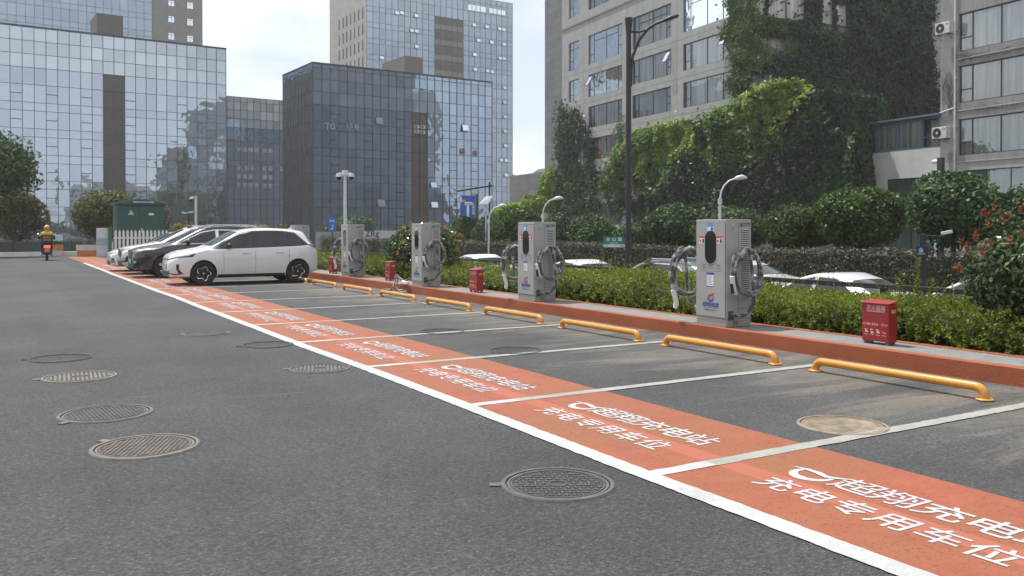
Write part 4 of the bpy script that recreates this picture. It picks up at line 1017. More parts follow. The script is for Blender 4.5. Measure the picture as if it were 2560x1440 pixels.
c.mirror(t, 1.62, 1.10, M_TRIM); c.seams(t, (1.47, 2.40, 3.42), .33, 1.0); c.handles(t, (2.13, 3.14), .90, P_WHITE)

# --- black SUV, white SUV, white sedan with raised tailgate
def suv(name, label, x, y, m, H, L, chrome=True, lit=False):
    t = thing(name, label, 'car', (x, y, .004), 0, 'cars parked nose out in the charging bays')
    k = H/1.68
    c = Car(L, [(0, .78), (.03, .86), (.1, .93*k), (.3, .98*k), (.8, 1.06*k), (1.15, 1.12*k), (2.0, 1.55*k), (2.4, 1.65*k), (3.0, 1.68*k), (3.7, 1.64*k), (4.2, 1.55*k), (L-.1, 1.15*k), (L, .80)],
            [(0, .74), (.3, .90*k), (1.1, 1.03*k), (3, 1.10*k), (L, 1.18*k)],
            [(0, .58), (.015, .64), (.04, .69), (.08, .74), (.14, .79), (.25, .85), (.5, .91), (.9, .94), (3.8, .94), (L-.25, .86), (L, .72)],
            [(0, .55), (.3, .74), (1.1, .83), (2.0, .67), (2.5, .65), (3.7, .62), (L, .62)], [(0, .30), (.2, .24), (1, .23), (3.6, .23), (L, .38)], (.93, 3.60), .36, .935)
    c.body(t, m)
    for sg in (-1, 1):
        c.side('window_surround', M_CHROME if chrome else M_TRIM, t, sg, 1.25, 4.1, [(1.25, 1.06*k), (3, 1.115*k), (4.1, 1.18*k)], [(1.25, 1.075*k), (2.05, 1.47*k), (2.5, 1.545*k), (3.5, 1.53*k), (4.1, 1.22*k)], .004, 26)
        c.side('front_window', M_CGLASS, t, sg, 1.36, 2.5, [(1.3, 1.085*k), (2.5, 1.12*k)], [(1.36, 1.105*k), (2.08, 1.44*k), (2.5, 1.515*k)], .009); c.side('rear_window', M_CGLASS, t, sg, 2.6, 4.0, [(2.6, 1.12*k), (4.0, 1.19*k)], [(2.6, 1.515*k), (3.45, 1.50*k), (4.0, 1.235*k)], .009)
        a, b_ = (.42, .90) if sg > 0 else (-.90, -.42)
        c.front('headlamp', M_LAMP, t, a, b_, [(.42, .80), (.9, .90*k)], [(.42, .865), (.9, .975*k)], .010)
        c.front('fog_lamp_frame', M_TRIM, t, .55 if sg > 0 else -.82, .82 if sg > 0 else -.55, [(.55, .42), (.82, .46)], [(.55, .52), (.82, .66)], .010); c.front('fog_lamp', M_LAMP, t, .64 if sg > 0 else -.74, .74 if sg > 0 else -.64, [(0, .48), (1, .48)], [(0, .56), (1, .56)], .016, 4)
        if lit: c.front('lit_indicator', M_LIT, t, .60 if sg > 0 else -.88, .88 if sg > 0 else -.60, [(.6, .885), (.88, .935)], [(.6, .90), (.88, .955)], .018, 6)
        c.side('wheel_arch_trim', M_TRIM, t, sg, 1.36, 3.15, [(0, .24), (9, .24)], [(1.3, .37), (3.2, .37)], .008)
    c.over('windscreen', M_CGLASS, t, 1.18, 2.02, .77, .61)
    gr = c.front('grille', M_TRIM, t, -.44, .44, [(0, .58), (.44, .66)], [(0, .86), (.44, .84)], .010)
    for q in range(4): c.front('grille_bar', M_CHROME, gr, -.40+.02*q, .40-.02*q, [(0, .625+.06*q), (1, .625+.06*q)], [(0, .64+.06*q), (1, .64+.06*q)], .018)
    c.front('lower_intake', M_TRIM, t, -.72, .72, [(0, .30), (1, .30)], [(0, .44), (1, .44)], .009); MB().box(-.03, -.012, -.22, .22, .45, .58).build('number_plate', M_PLATE, t)
    c.wheelset(t, 'spoke'); c.mirror(t, 1.62, 1.16*k, m); c.seams(t, (1.5, 2.55, 3.5), .4, 1.05*k); c.handles(t, (2.25, 3.3), .97*k, M_CHROME)
    for sg in (-1, 1): MB().tube([(2.2, sg*.62, 1.60*k), (2.5, sg*.62, 1.69*k), (3.6, sg*.60, 1.69*k), (3.9, sg*.59, 1.62*k)], .016, 8).build('roof_rail', M_CHROME if chrome else M_TRIM, t)
    return t, c
suv('parked_car', 'glossy black SUV with chrome window line and lit amber lamp, behind the white hatchback', 3.82, 30.5, P_BLACK, 1.69, 4.60, True, True)
tw, cw = suv('parked_car', 'pearl white SUV with barred chrome grille between the black SUV and the farthest car', 3.80, 33.05, P_PEARL, 1.67, 4.55, True)
MB().sphere((2.25, -.35, 1.64), (.09, .09, .06), 14, 8).build('roof_dome', M_TRIM, tw, 60)
t = thing('parked_car', 'farthest parked white car with its tailgate raised, next to the white picket fence', 'car', (3.70, 35.55, .004), 0, 'cars parked nose out in the charging bays')
def sedan(root, m, L=4.65, H=1.48, trunk_=True):
    k = H/1.48; tail = [(3.35, 1.36*k), (3.95, 1.10*k), (4.5, 1.04*k), (L-.05, .98), (L, .72)] if trunk_ else [(3.6, 1.40*k), (4.1, 1.25*k), (L-.1, .98), (L, .7)]
    c = Car(L, [(0, .62), (.03, .68), (.1, .74), (.35, .82), (.9, .92), (1.25, .97*k), (2.05, 1.36*k), (2.45, 1.46*k), (2.9, 1.475*k)]+tail,
            [(0, .58), (.4, .76), (1.2, .92*k), (3, .96*k), (L, .97*k)],
            [(0, .56), (.015, .62), (.04, .67), (.08, .72), (.14, .77), (.25, .82), (.5, .875), (.9, .905), (3.8, .905), (L-.25, .82), (L, .68)],
            [(0, .5), (.35, .70), (1.2, .79), (2.05, .60), (2.5, .575), (3.3, .56), (4.0, .68), (L, .62)], [(0, .24), (.2, .19), (1, .18), (3.7, .19), (L, .34)], (.92, 3.66), .325, .90)
    c.body(root, m)
    for sg in (-1, 1):
        c.side('window_surround', M_CHROME, root, sg, 1.38, 3.72, [(1.38, .955*k), (3.72, 1.0*k)], [(1.38, .965*k), (2.1, 1.32*k), (2.5, 1.405*k), (3.05, 1.39*k), (3.72, 1.03*k)], .004, 24)
        c.side('front_window', M_CGLASS, root, sg, 1.48, 2.5, [(1.4, .975*k), (2.5, .99*k)], [(1.48, .985*k), (2.12, 1.30*k), (2.5, 1.385*k)], .009); c.side('rear_window', M_CGLASS, root, sg, 2.6, 3.62, [(2.6, .995*k), (3.62, 1.01*k)], [(2.6, 1.385*k), (3.03, 1.365*k), (3.62, 1.04*k)], .009)
        a, b_ = (.46, .86) if sg > 0 else (-.86, -.46)
        c.front('headlamp', M_LAMP, root, a, b_, [(.46, .64), (.86, .72)], [(.46, .69), (.86, .78)], .010)
        c.side('tail_lamp', M_TAILL, root, sg, L-.35, L-.05, [(0, .80), (9, .80)], [(0, .90), (9, .90)], .008)
        c.front('air_slit', M_TRIM, root, .6 if sg > 0 else -.74, .74 if sg > 0 else -.6, [(0, .34), (1, .34)], [(0, .48), (1, .50)], .010, 6)
    c.over('windscreen', M_CGLASS, root, 1.28, 2.07, .73, .55)
    if trunk_: c.over('rear_screen', M_CGLASS, root, 3.36, 3.92, .52, .62)
    c.front('lower_intake', M_TRIM, root, -.5, .5, [(0, .25), (1, .25)], [(0, .40), (1, .40)], .009)
    c.wheelset(root, 'spoke'); c.mirror(root, 1.68, 1.04*k, m); c.seams(root, (1.5, 2.55, 3.5), .34, .92*k); c.handles(root, (2.3, 3.35), .84*k, m); return c
sedan(t, P_WHITE, 4.6, 1.52, False)
tg = MB(); tg.prism([(3.95, 1.47), (4.35, 1.66), (4.85, 1.72), (5.15, 1.62), (4.85, 1.66), (4.35, 1.60)], lambda u, v, w: (u, w-.55, v), 1.1); tg.build('raised_tailgate', P_WHITE, t, bevel=.02)

# cars on the lower road, mostly hidden by the hedge; nose direction by rz
GR = 'cars standing on the lower road behind the railing'
def road_car(kind, m, px, x, rz, label, H=None, shift=2.3):
    y = gx(px, 690, x)[1]
    t = thing('road_car', label, 'car', (x, y, ROAD_Z), rz, GR)
    return t
t = thing('road_car', 'white sedan with dark windows, roof arching above the hedge left of the nearest red box', 'car', (15.3, 14.85, ROAD_Z), radians(-90), GR); sedan(t, P_WHITE, 4.65, 1.47)
t0 = t
dup(t0, (15.2, 30.4, ROAD_Z), None, 'white car roof behind the hedge, left of the second charging cabinet')
dup(t0, (15.2, 24.1, ROAD_Z), None, 'white car just right of the second charging cabinet, half hidden by hedge and rail')
dup(t0, (18.6, 21.0, ROAD_Z), None, 'white car glimpsed right behind the nearest charging cabinet')
dup(t0, (17.8, 12.7, ROAD_Z), None, 'white car low behind the rail, between the nearest red box and the red-tipped shrub')
t = thing('road_car', 'silver-grey SUV with chrome window line, behind the dark lamp post and the rail', 'car', (14.9, 19.6, ROAD_Z), radians(-90), GR)
c = Car(4.6, [(0, .78), (.03, .86), (.1, .92), (.3, .98), (.8, 1.05), (1.15, 1.10), (2.0, 1.50), (2.4, 1.59), (3.0, 1.61), (3.7, 1.57), (4.15, 1.47), (4.5, 1.1), (4.6, .8)], [(0, .74), (.3, .9), (1.1, 1.02), (3, 1.06), (4.6, 1.1)],
        [(0, .58), (.04, .69), (.14, .79), (.5, .91), (.9, .93), (3.8, .93), (4.35, .85), (4.6, .72)], [(0, .55), (.3, .74), (1.1, .82), (2.0, .66), (2.5, .63), (3.7, .6), (4.6, .62)], [(0, .3), (1, .23), (3.6, .23), (4.6, .38)], (.93, 3.6), .36, .925)
c.body(t, P_GREY)
for sg in (-1, 1):
    c.side('window_surround', M_CHROME, t, sg, 1.25, 4.05, [(1.25, 1.05), (4.05, 1.13)], [(1.25, 1.06), (2.05, 1.455), (2.5, 1.53), (3.5, 1.51), (4.05, 1.18)], .004, 26); c.side('side_window', M_CGLASS, t, sg, 1.36, 3.95, [(1.3, 1.075), (3.95, 1.14)], [(1.36, 1.09), (2.08, 1.43), (2.5, 1.505), (3.45, 1.485), (3.95, 1.18)], .009, 24)
    MB().tube([(2.2, sg*.61, 1.53), (2.5, sg*.61, 1.62), (3.6, sg*.59, 1.62), (3.9, sg*.58, 1.54)], .018, 8).build('roof_rail', M_CHROME, t)
c.over('windscreen', M_CGLASS, t, 1.18, 2.0, .76, .60); c.over('rear_screen', M_CGLASS, t, 4.16, 4.45, .52, .6); c.wheelset(t, 'spoke'); c.mirror(t, 1.6, 1.12, P_GREY); c.seams(t, (1.5, 2.55, 3.5), .4, 1.03)
# ================================================================== buildings
class Fr:
    """a facade plane: local x runs to the right along it, local y into the building"""
    def __init__(s, O, deg):
        th = radians(deg); s.th = th; s.O = np.array(O[:2], float); s.a = np.array([cos(th), sin(th)]); s.n = np.array([-sin(th), cos(th)])
    def loc(s, px, py, Y=0.0):
        d = ray(px, py); t = (s.O@s.n+Y)/(d[:2]@s.n); p = EYEV+t*d; return float((p[:2]-s.O)@s.a), float(p[2])
    def Yx(s, px, X):
        d = ray(px, 573); t = (s.O@s.a+X)/(d[:2]@s.a); return float((t*d[:2]-s.O)@s.n)
    def root(s, name, label, cat='building', group=None): return thing(name, label, cat, (s.O[0], s.O[1], 0), s.th, group)
    def world(s, X, Y, Z): p = s.O+s.a*X+s.n*Y; return np.array([p[0], p[1], Z])
M_MULL = mat('mullion_metal', (.07, .09, .125), .5, .3); M_MULLD = mat('dark_mullion', (.018, .022, .028), .5, .3)
GL_L = glass_mat('pale_facade_glass', (.58, .67, .80), (.05, .065, .08), .54, wob=.05)
GL_C = glass_mat('dark_facade_glass', (.46, .58, .76), (.042, .058, .078), .48, wob=.15)
GL_T = glass_mat('blue_facade_glass', (.46, .55, .68), (.05, .065, .085), .45, wob=.06)
GL_S = glass_mat('open_sash_glass', (.80, .88, 1.0), (.05, .06, .08), .75, wob=.02)
def tile_mat(name, c1, c2, mortar, bw, bh, rough=.8):
    m, nt, b = new_mat(name); br = nt.nodes.new('ShaderNodeTexBrick'); br.inputs['Scale'].default_value = 1
    br.inputs['Brick Width'].default_value = bw; br.inputs['Row Height'].default_value = bh; br.inputs['Mortar Size'].default_value = .02
    for k, c in (('Color1', c1), ('Color2', c2), ('Mortar', mortar)): br.inputs[k].default_value = (*c, 1)
    t = nt.nodes.new('ShaderNodeTexCoord'); sp = nt.nodes.new('ShaderNodeSeparateXYZ'); cb = nt.nodes.new('ShaderNodeCombineXYZ'); nt.links.new(t.outputs['Object'], sp.inputs[0])
    nt.links.new(math_(nt, 'ADD', sp.outputs[0], sp.outputs[1]), cb.inputs[0]); nt.links.new(sp.outputs[2], cb.inputs[1]); nt.links.new(cb.outputs[0], br.inputs['Vector'])
    c = mix(nt, .5, br.outputs['Color'], ramp(nt, noise(nt, .5, 4), [(.3, (.75, .75, .75)), (.7, (1.2, 1.2, 1.2))]), 'MULTIPLY'); nt.links.new(c, b.inputs['Base Color']); b.inputs['Roughness'].default_value = rough
    return m
M_BROWN = tile_mat('brown_louvre', (.085, .068, .056), (.10, .08, .066), (.05, .04, .033), 6, .18)
M_TAUPE = tile_mat('taupe_stone', (.175, .162, .15), (.19, .176, .163), (.12, .11, .10), 1.2, .6)
M_PALE = tile_mat('pale_stone', (.40, .385, .37), (.43, .415, .40), (.30, .29, .28), 1.5, .75)
M_SLATE = tile_mat('grey_slate', (.135, .142, .155), (.165, .172, .185), (.095, .10, .11), 1.6, .8)
M_ROOF = mat('flat_roof', (.2, .2, .2), .9)
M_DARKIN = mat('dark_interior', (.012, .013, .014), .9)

def curtain_wall(root, X0, X1, rows, n, glass, mull, seed, Y=0.0, tilt=.0035, skip=(), name='glazing', mw=.075, open_cols=(), side=None):
    """panes between the row heights (top to bottom), each a hair out of true, behind a grid of mullions"""
    r = np.random.default_rng(seed); xs = np.linspace(X0, X1, n+1); V = []; Fq = []
    def P(x, z, d=0): return (x, Y+d, z) if side is None else (side[0]-side[1]*d, x, z)
    for i in range(n):
        for j in range(len(rows)-1):
            if any(a <= i < b_ and rows[j] <= zt+.01 for a, b_, zt in skip): continue
            x0, x1, z1, z0 = xs[i], xs[i+1], rows[j], rows[j+1]; tx, tz = r.normal(0, tilt, 2); o = len(V)
            for x, z in ((x0, z0), (x1, z0), (x1, z1), (x0, z1)): V.append(P(x, z, tx*(x-(x0+x1)/2)+tz*(z-(z0+z1)/2)))
            Fq.append((o, o+1, o+2, o+3))
    g = np_mesh(name, V, Fq, glass, root); m = MB(); d = .07
    def bar(xa, xb, za, zb):
        a, b_ = (P(xa, za, -d), P(xb, zb, .03)); m.box(min(a[0], b_[0]), max(a[0], b_[0]), min(a[1], b_[1]), max(a[1], b_[1]), za, zb)
    for x in xs: bar(x-mw/2, x+mw/2, rows[-1], rows[0])
    d = .05
    for z in rows: bar(X0, X1, z-mw*.42, z+mw*.42)
    for i, zs in open_cols:
        for z in zs: bar(xs[i]+mw/2, xs[i+1]-mw/2, z-.05, z+.05)
    m.build('mullions', mull, root); return xs
def shell(root, X0, X1, Yd, Z0, Z1, m, front=True, roofm=None, name='walls', Y0_=0.0):
    b = MB()
    if front: b.quad((X0, Y0_, Z0), (X1, Y0_, Z0), (X1, Y0_, Z1), (X0, Y0_, Z1))
    b.quad((X0, Yd, Z0), (X0, Y0_, Z0), (X0, Y0_, Z1), (X0, Yd, Z1)); b.quad((X1, Y0_, Z0), (X1, Yd, Z0), (X1, Yd, Z1), (X1, Y0_, Z1)); b.quad((X1, Yd, Z0), (X0, Yd, Z0), (X0, Yd, Z1), (X1, Yd, Z1))
    b.add([(X0, Y0_, Z1), (X1, Y0_, Z1), (X1, Yd, Z1), (X0, Yd, Z1)], [(0, 1, 2, 3)], 1)
    return b.build(name, [m, roofm or M_ROOF], root)
def sash(root, x0, x1, z0, z1, ang=24, Y=-.09, name='open_sash', m=None):
    """top-hung pane pushed out at the bottom"""
    h = z1-z0; q = radians(ang); b = MB()
    def p(x, t, o=0): return (x, Y-sin(q)*t-o*cos(q), z1-cos(q)*t+o*sin(q))
    b.add([p(x0, 0, .02), p(x1, 0, .02), p(x1, h, .02), p(x0, h, .02)], [(0, 1, 2, 3)], 0)
    for a in ((x0, x1, 0, .06), (x0, x1, h-.06, h), (x0, x0+.05, 0, h), (x1-.05, x1, 0, h)):
        q8 = [p(a[0], a[2], .0), p(a[1], a[2], .0), p(a[1], a[3], .0), p(a[0], a[3], .0), p(a[0], a[2], .045), p(a[1], a[2], .045), p(a[1], a[3], .045), p(a[0], a[3], .045)]
        b.add(q8, [(0,3,2,1),(4,5,6,7),(0,1,5,4),(1,2,6,5),(2,3,7,6),(3,0,4,7)], 1)
    return b.build(name, [m or GL_S, M_MULL], root)
def rows_from(top, parapet, ztall, zshort, zbot):
    r = [top]+[top-p for p in parapet]; z = r[-1]; k = 0
    while z > zbot+.5: z -= ztall if k % 2 == 0 else zshort; k += 1; r.append(max(z, zbot))
    return r
# ---- pale glass block on the left, with its tower behind
FL = Fr(at(566, 573, 130), 3); zt = FL.loc(566, 124)[1]
t = FL.root('glass_office_block', 'wide pale blue glass office block at left with a brown louvre strip')
rows = rows_from(zt, (1.75, 3.5, 5.3, 7.55), 2.36, 1.1, -.9); NX = 40; mod = 1.397
shell(t, -NX*mod, 0, 26, -1, zt-1.2, M_TAUPE, False); bi = NX-12
oc = []
for col in (1, 4, 9, 13, 16, 19, 23, 27): oc.append((NX-1-col, [rows[j]-1.18 for j in range(4, len(rows)-1, 2)]))
curtain_wall(t, -NX*mod, 0, rows[:4], NX, glass_mat('light_parapet_glass', (.66, .75, .84), (.22, .26, .27), .48, wob=.04), M_MULL, 11, name='parapet_glazing', tilt=.003)
xs = curtain_wall(t, -NX*mod, 0, rows[3:], NX, GL_L, M_MULL, 1, skip=[(bi, bi+2, FL.loc(288, 187)[1])], open_cols=oc)
br_t = FL.loc(288, 187)[1]; MB().box(xs[bi]+.06, xs[bi+2]-.06, .10, .6, -1, br_t).build('louvre_strip', M_BROWN, t)
MB().box(-NX*mod, .06, -.12, .35, zt, zt+.22).build('parapet_cap', M_MULLD, t)
pa, pb, pz = FL.loc(242, 92, 6)[0], FL.loc(308, 92, 6)[0], FL.loc(270, 36, 6)[1]
shell(t, pa, pb, 12, zt-2, pz, M_BROWN, True, None, 'roof_plant_room', 6.0)
FT = Fr(at(508, 573, 190), 3); t = FT.root('office_tower', 'blue glass tower with a taupe stone end rising behind the pale glass block')
zT = 72; gx0 = FT.loc(380, 50)[0]
shell(t, gx0, 0, 30, 0, zT, M_TAUPE)
shell(t, -70, gx0, 30, 0, zT, M_TAUPE, False, None, 'rear_walls')
curtain_wall(t, -70+gx0+70-1.56*38, gx0, rows_from(zT, (1.1,), 2.45, 1.15, 20), 38, GL_T, M_MULL, 2, tilt=.002)
for px0, px1, rws in ((420, 436, ((0, 17), (39, 58), (81, 101))), (467, 483, ((5, 24), (46, 66), (88, 107)))):
    for a, b_ in rws:
        x0, z1 = FT.loc(px0, a); x1, z0 = FT.loc(px1, b_); z1 = min(z1, z0+2.1)
        w = MB(); w.box(x0, x1, -.06, .0, z0, z1); wo = w.build('window', M_MULLD, t)
        pn = MB()
        for u0, u1, v0, v1 in ((.05, .47, .05, .7), (.53, .95, .05, .7), (.05, .47, .76, .95), (.53, .95, .76, .95)): pn.box(x0+(x1-x0)*u0, x0+(x1-x0)*u1, -.09, -.065, z0+(z1-z0)*v0, z0+(z1-z0)*v1)
        pn.build('pane', GL_S, wo)
# ---- low dark link block
FM = Fr(at(640, 573, 150), 3); t = FM.root('link_block', 'low dark glass block with a pale see-through top storey between the two glass offices')
zm = FM.loc(640, 246)[1]; xa, xb = FM.loc(560, 300)[0]-4, FM.loc(720, 300)[0]+3
rows = rows_from(zm, (.8, 2.2, 3.7, 5.2), 2.3, 1.0, -.9)
shell(t, xa, xb, 18, -1, zm-5.2, M_SLATE, False)
n = int((xb-xa)/1.12); curtain_wall(t, xa, xb, rows[4:], n, GL_C, M_MULLD, 3)
GL_PARA = glass_mat('parapet_glass', (.75, .84, .92), (.30, .33, .34), .42, wob=.02)
curtain_wall(t, xa, xb, rows[:5], n, GL_PARA, M_MULLD, 4, name='parapet_glazing')
for rz, cols in ((FM.loc(600, 372)[1], (1.5, 2.6, 3.7, 4.8, 6.4, 7.5)), (FM.loc(600, 418)[1], (1.5, 3.0, 4.1, 6.4, 7.5, 9.8)), (FM.loc(600, 440)[1], (1.5, 2.6, 3.7, 6.4, 7.5)), (FM.loc(600, 462)[1], (1.5, 2.6, 3.7, 4.8, 6.4, 7.5))):
    for c in cols:
        x = FM.loc(572, 300)[0]+c*.9; MB().quad((x, -.02, rz-.45), (x+.72, -.02, rz-.45), (x+.72, -.02, rz+.35), (x, -.02, rz+.35)).build('window', GL_PARA, t)  # pale quads painting windows mirrored in the dark glass
# ---- dark glass block, centre
FC = Fr(at(783, 573, 120), 3); zc = FC.loc(783, 158)[1]; XC = FC.loc(1230, 214)[0]; YD = FC.Yx(708, 0)
t = FC.root('dark_glass_block', 'dark glass office block in the centre with a brown strip and faint gym lettering')
rows = rows_from(zc, (.55, 2.1, 3.8, 5.6), 2.4, 1.15, -.9); NC = 23
shell(t, .0, XC, YD, -1, zc-5.6, M_SLATE, False)
m1, m2 = FC.loc(1034, 300)[0], FC.loc(1072, 300)[0]; mc = XC/NC; b0 = int(round(m1/mc)); bt = FC.loc(1050, 268)[1]
xs = curtain_wall(t, 0, XC, rows[4:], NC, GL_C, M_MULLD, 5, tilt=.006, skip=[(b0, b0+2, bt)], open_cols=[(c, [rows[j]-1.2 for j in range(4, len(rows)-1, 2)]) for c in (2, 6, 10, 17, 20)])
curtain_wall(t, 0, XC, rows[:5], NC, glass_mat('grey_parapet_glass', (.52, .66, .84), (.11, .14, .17), .42, wob=.05), M_MULLD, 6, tilt=.004, name='parapet_glazing')
curtain_wall(t, 0, YD, rows, 11, glass_mat('side_facade_glass', (.42, .50, .62), (.05, .06, .07), .38, wob=.08), M_MULLD, 7, side=(-.02, 1), name='side_glazing', tilt=.005)
MB().box(xs[b0]+.05, xs[b0+2]-.05, .08, .5, -1, bt).build('louvre_strip', M_BROWN, t)
cap = MB(); cap.box(-.1, XC+.06, -.12, .3, zc, zc+.2); cap.box(-.1, .3, .3, YD, zc, zc+.2); cap.build('parapet_cap', M_MULLD, t)
q0, q1, qz = FC.loc(1012, 187, 5)[0], FC.loc(1057, 187, 5)[0], FC.loc(1030, 141, 5)[1]
shell(t, q0, q1, 13, zc-1, qz, tile_mat('brick_brown', (.16, .125, .11), (.18, .14, .125), (.12, .1, .09), 1.2, .4), True, None, 'roof_plant_room', 5.0)
for a in ((938, 292, 956, 311), (1154, 311, 1171, 328), (1075, 455, 1092, 469), (942, 498, 962, 517), (1076, 504, 1094, 519)):
    x0, z1 = FC.loc(a[0], a[1]); x1, z0 = FC.loc(a[2], a[3]); sash(t, x0, x1, z0-.1, z1, 16)
M_SIGNP = mat('pale_sign_letters', (.20, .25, .31), .4)
x0, z0 = FC.loc(807, 322); x1 = FC.loc(842, 322)[0]; text('wall_lettering', 'TG', 1.22, M_SIGNP, t, ((x0+x1)/2, -.16, z0), (1, 0, 0), (0, 0, 1), .03, 1.0, heavy=.02)
x0, z0 = FC.loc(864, 324); x1 = FC.loc(899, 324)[0]; text('wall_lettering', '健身', 1.05, M_SIGNP, t, ((x0+x1)/2, -.16, z0+.1), (1, 0, 0), (0, 0, 1), .01, 1.0, heavy=.02)
M_FAINTRED = mat('faint_red_sign', (.20, .04, .05), .5)
for px, py, c in ((1155, 385, '健'), (1187, 390, '身')):
    x, z = FC.loc(px, py); text('red_lettering', c, 1.0, M_FAINTRED, t, (x, -.12, z), (1, 0, 0), (0, 0, 1), .01, heavy=.02)
M_ACW = mat('white_unit_casing', (.52, .52, .50), .5)
def ac_unit(name, label, loc, th, s=1.0):
    o = thing(name, label, 'air conditioner', loc, th, None)
    MB().box(-.42*s, .42*s, -.32*s, 0, -.29*s, .29*s).build('casing', M_ACW, o, bevel=.02*s)
    f = MB().lathe([(.0, -.325*s), (.215*s, -.325*s), (.24*s, -.335*s), (.245*s, -.32*s)], 28, (-.12*s, 0, 0), 'y'); f.build('fan_guard', M_TRIM, o)
    MB().lathe([(.0, -.34*s), (.06*s, -.335*s), (.07*s, -.326*s)], 14, (-.12*s, 0, 0), 'y').build('fan_hub', M_ACW, o)
    MB().quad((.2*s, -.323*s, .12*s), (.36*s, -.323*s, .12*s), (.36*s, -.323*s, .22*s), (.2*s, -.323*s, .22*s)).build('badge', M_STICK_B, o)
    br_ = MB()
    for u in (-.3, .3): br_.box(u*s-.02, u*s+.02, -.34*s, .05, -.33*s, -.29*s); br_.tube([(u*s, -.3*s, -.31*s), (u*s, .03, -.58*s)], .016, 6)
    br_.build('bracket', M_TRIM, o); return o
for k, (px, py) in enumerate(((1041, 317), (1056, 318), (1041, 329), (1056, 331))):
    X, Z = FC.loc(px, py); p = FC.world(X, .04, Z); o = ac_unit('wall_air_conditioner', 'small air conditioner in the brown strip of the dark block, '+('upper left', 'upper right', 'lower left', 'lower right')[k]+' of four', p, FC.th, .85); o['group'] = 'air conditioners in the brown strip'
# ---- tall tower behind it
FW_ = Fr(at(917, 573, 190), 3); zw = FW_.loc(917, -30)[1]; XW = FW_.loc(1281, 470)[0]; YW = FW_.Yx(825, 0); zw = FW_.loc(1276, 8)[1]
t = FW_.root('office_tower', 'tall hazy blue glass tower with a pale stone flank, behind the dark glass block')
rows = rows_from(zw, (1.2, 3.5), 2.35, 1.15, -1); NW = 25; mw_ = XW/NW
l0, l1, lt = FW_.loc(1092, 38)[0], FW_.loc(1160, 50)[0], FW_.loc(1126, 42)[1]; c0 = int(round(l0/mw_)); c1 = int(round(l1/mw_))
xs = curtain_wall(t, 0, XW, rows, NW, GL_T, M_MULL, 8, tilt=.003, mw=.08, skip=[(c0, c1, lt)])
lv = MB(); lz0 = FW_.loc(1126, 196)[1]; lv.box(xs[c0]+.06, xs[c1]-.06, .1, .6, -1, lt); lv.build('louvre_strip', M_BROWN, t)
band = MB(); z = lt-3.2
while z > 5: band.box(xs[c0]+.06, xs[c1]-.06, .04, .098, z, z+1.1); z -= 3.5
band.build('louvre_band', mat('pale_louvre_band', (.19, .165, .145), .8), t)
M_DWIN = mat('dark_flank_window', (.05, .06, .072), .5)
wins = []; F7 = [(855, 245), (885, 222), (910, 205), (940, 185), (970, 165), (1000, 145), (1030, 125)]
sb = MB(); sb.quad((0, YW, -1), (0, 0, -1), (0, 0, zw), (0, YW, zw)); sb.quad((XW, 0, -1), (XW, YW, -1), (XW, YW, zw), (XW, 0, zw)); sb.quad((0, YW, -1), (XW, YW, -1), (XW, YW, zw), (0, YW, zw)); sb.add([(0, 0, zw), (XW, 0, zw), (XW, YW, zw), (0, YW, zw)], [(0, 1, 2, 3)], 1); sb.build('stone_flank', [M_PALE, M_ROOF], t)
for k, (zx, zy) in enumerate(F7):
    Y = FW_.Yx(560+(zx+5)/2.977, 0)
    for f in range(9):
        z1 = 50.1-3.55*f; wd = .55 if k != 2 else .8
        if z1 < 22: continue
        w = MB(); w.box(-.06, -.003, Y-wd/2, Y+wd/2, z1-2.35, z1); wo = w.build('window', M_MULLD, t)
        MB().box(-.075, -.062, Y-wd/2+.06, Y+wd/2-.06, z1-2.28, z1-.06).build('pane', M_DWIN, wo)
for cx, cy in ((1287,97),(1322,97),(1430,118),(1397,228),(1432,233),(1432,347),(1172,430),(1860,187),(1955,200),(2050,217),(2080,222),(1893,302),(1990,316),(2082,330),(1865,408),(2053,434),(2083,437),(1868,517),(1960,530),(1993,535),(2087,656),(2087,763),(2090,871),(2090,978),(2093,1085),(2062,1193),(2097,1195),(2097,1303)):
    X, Z = FW_.loc(560+cx/2.977, cy/2.977); sash(t, X-.52, X+.52, Z-.42, Z+.42, 14)
for x0, x1, ya, yb in ((1815, 1842, 32, 78), (1846, 1872, 36, 82), (1877, 1903, 41, 87), (1908, 1946, 47, 93), (1973, 1998, 60, 100), (2003, 2028, 65, 105), (2034, 2060, 72, 110), (2064, 2092, 77, 116)):
    X0, Z1 = FW_.loc(560+x0/2.977, ya/2.977); X1, Z0 = FW_.loc(560+x1/2.977, yb/2.977); MB().quad((X0, -.08, Z0), (X1, -.08, Z0), (X1, -.08, Z1), (X0, -.08, Z1)).build('bright_window', GL_S, t)
# ---- slate tower and low slate wall right of the gap
FS = Fr(at(1384, 573, 100), -96.1); t = FS.root('slate_tower', 'narrow dark slate-clad tower edge left of the grey concrete block')
x0 = FS.loc(1362, 300)[0]; shell(t, x0, x0+14, 18, -1, 62, M_SLATE)
FB_ = Fr(at(1310, 573, 110), -96.1); t = FB_.root('low_slate_building', 'low plain dark grey building below the sky gap, behind bright green trees')
x0 = FB_.loc(1274, 450)[0]; shell(t, x0, FB_.loc(1420, 440)[0], 16, -1, FB_.loc(1278, 440)[1], M_SLATE)
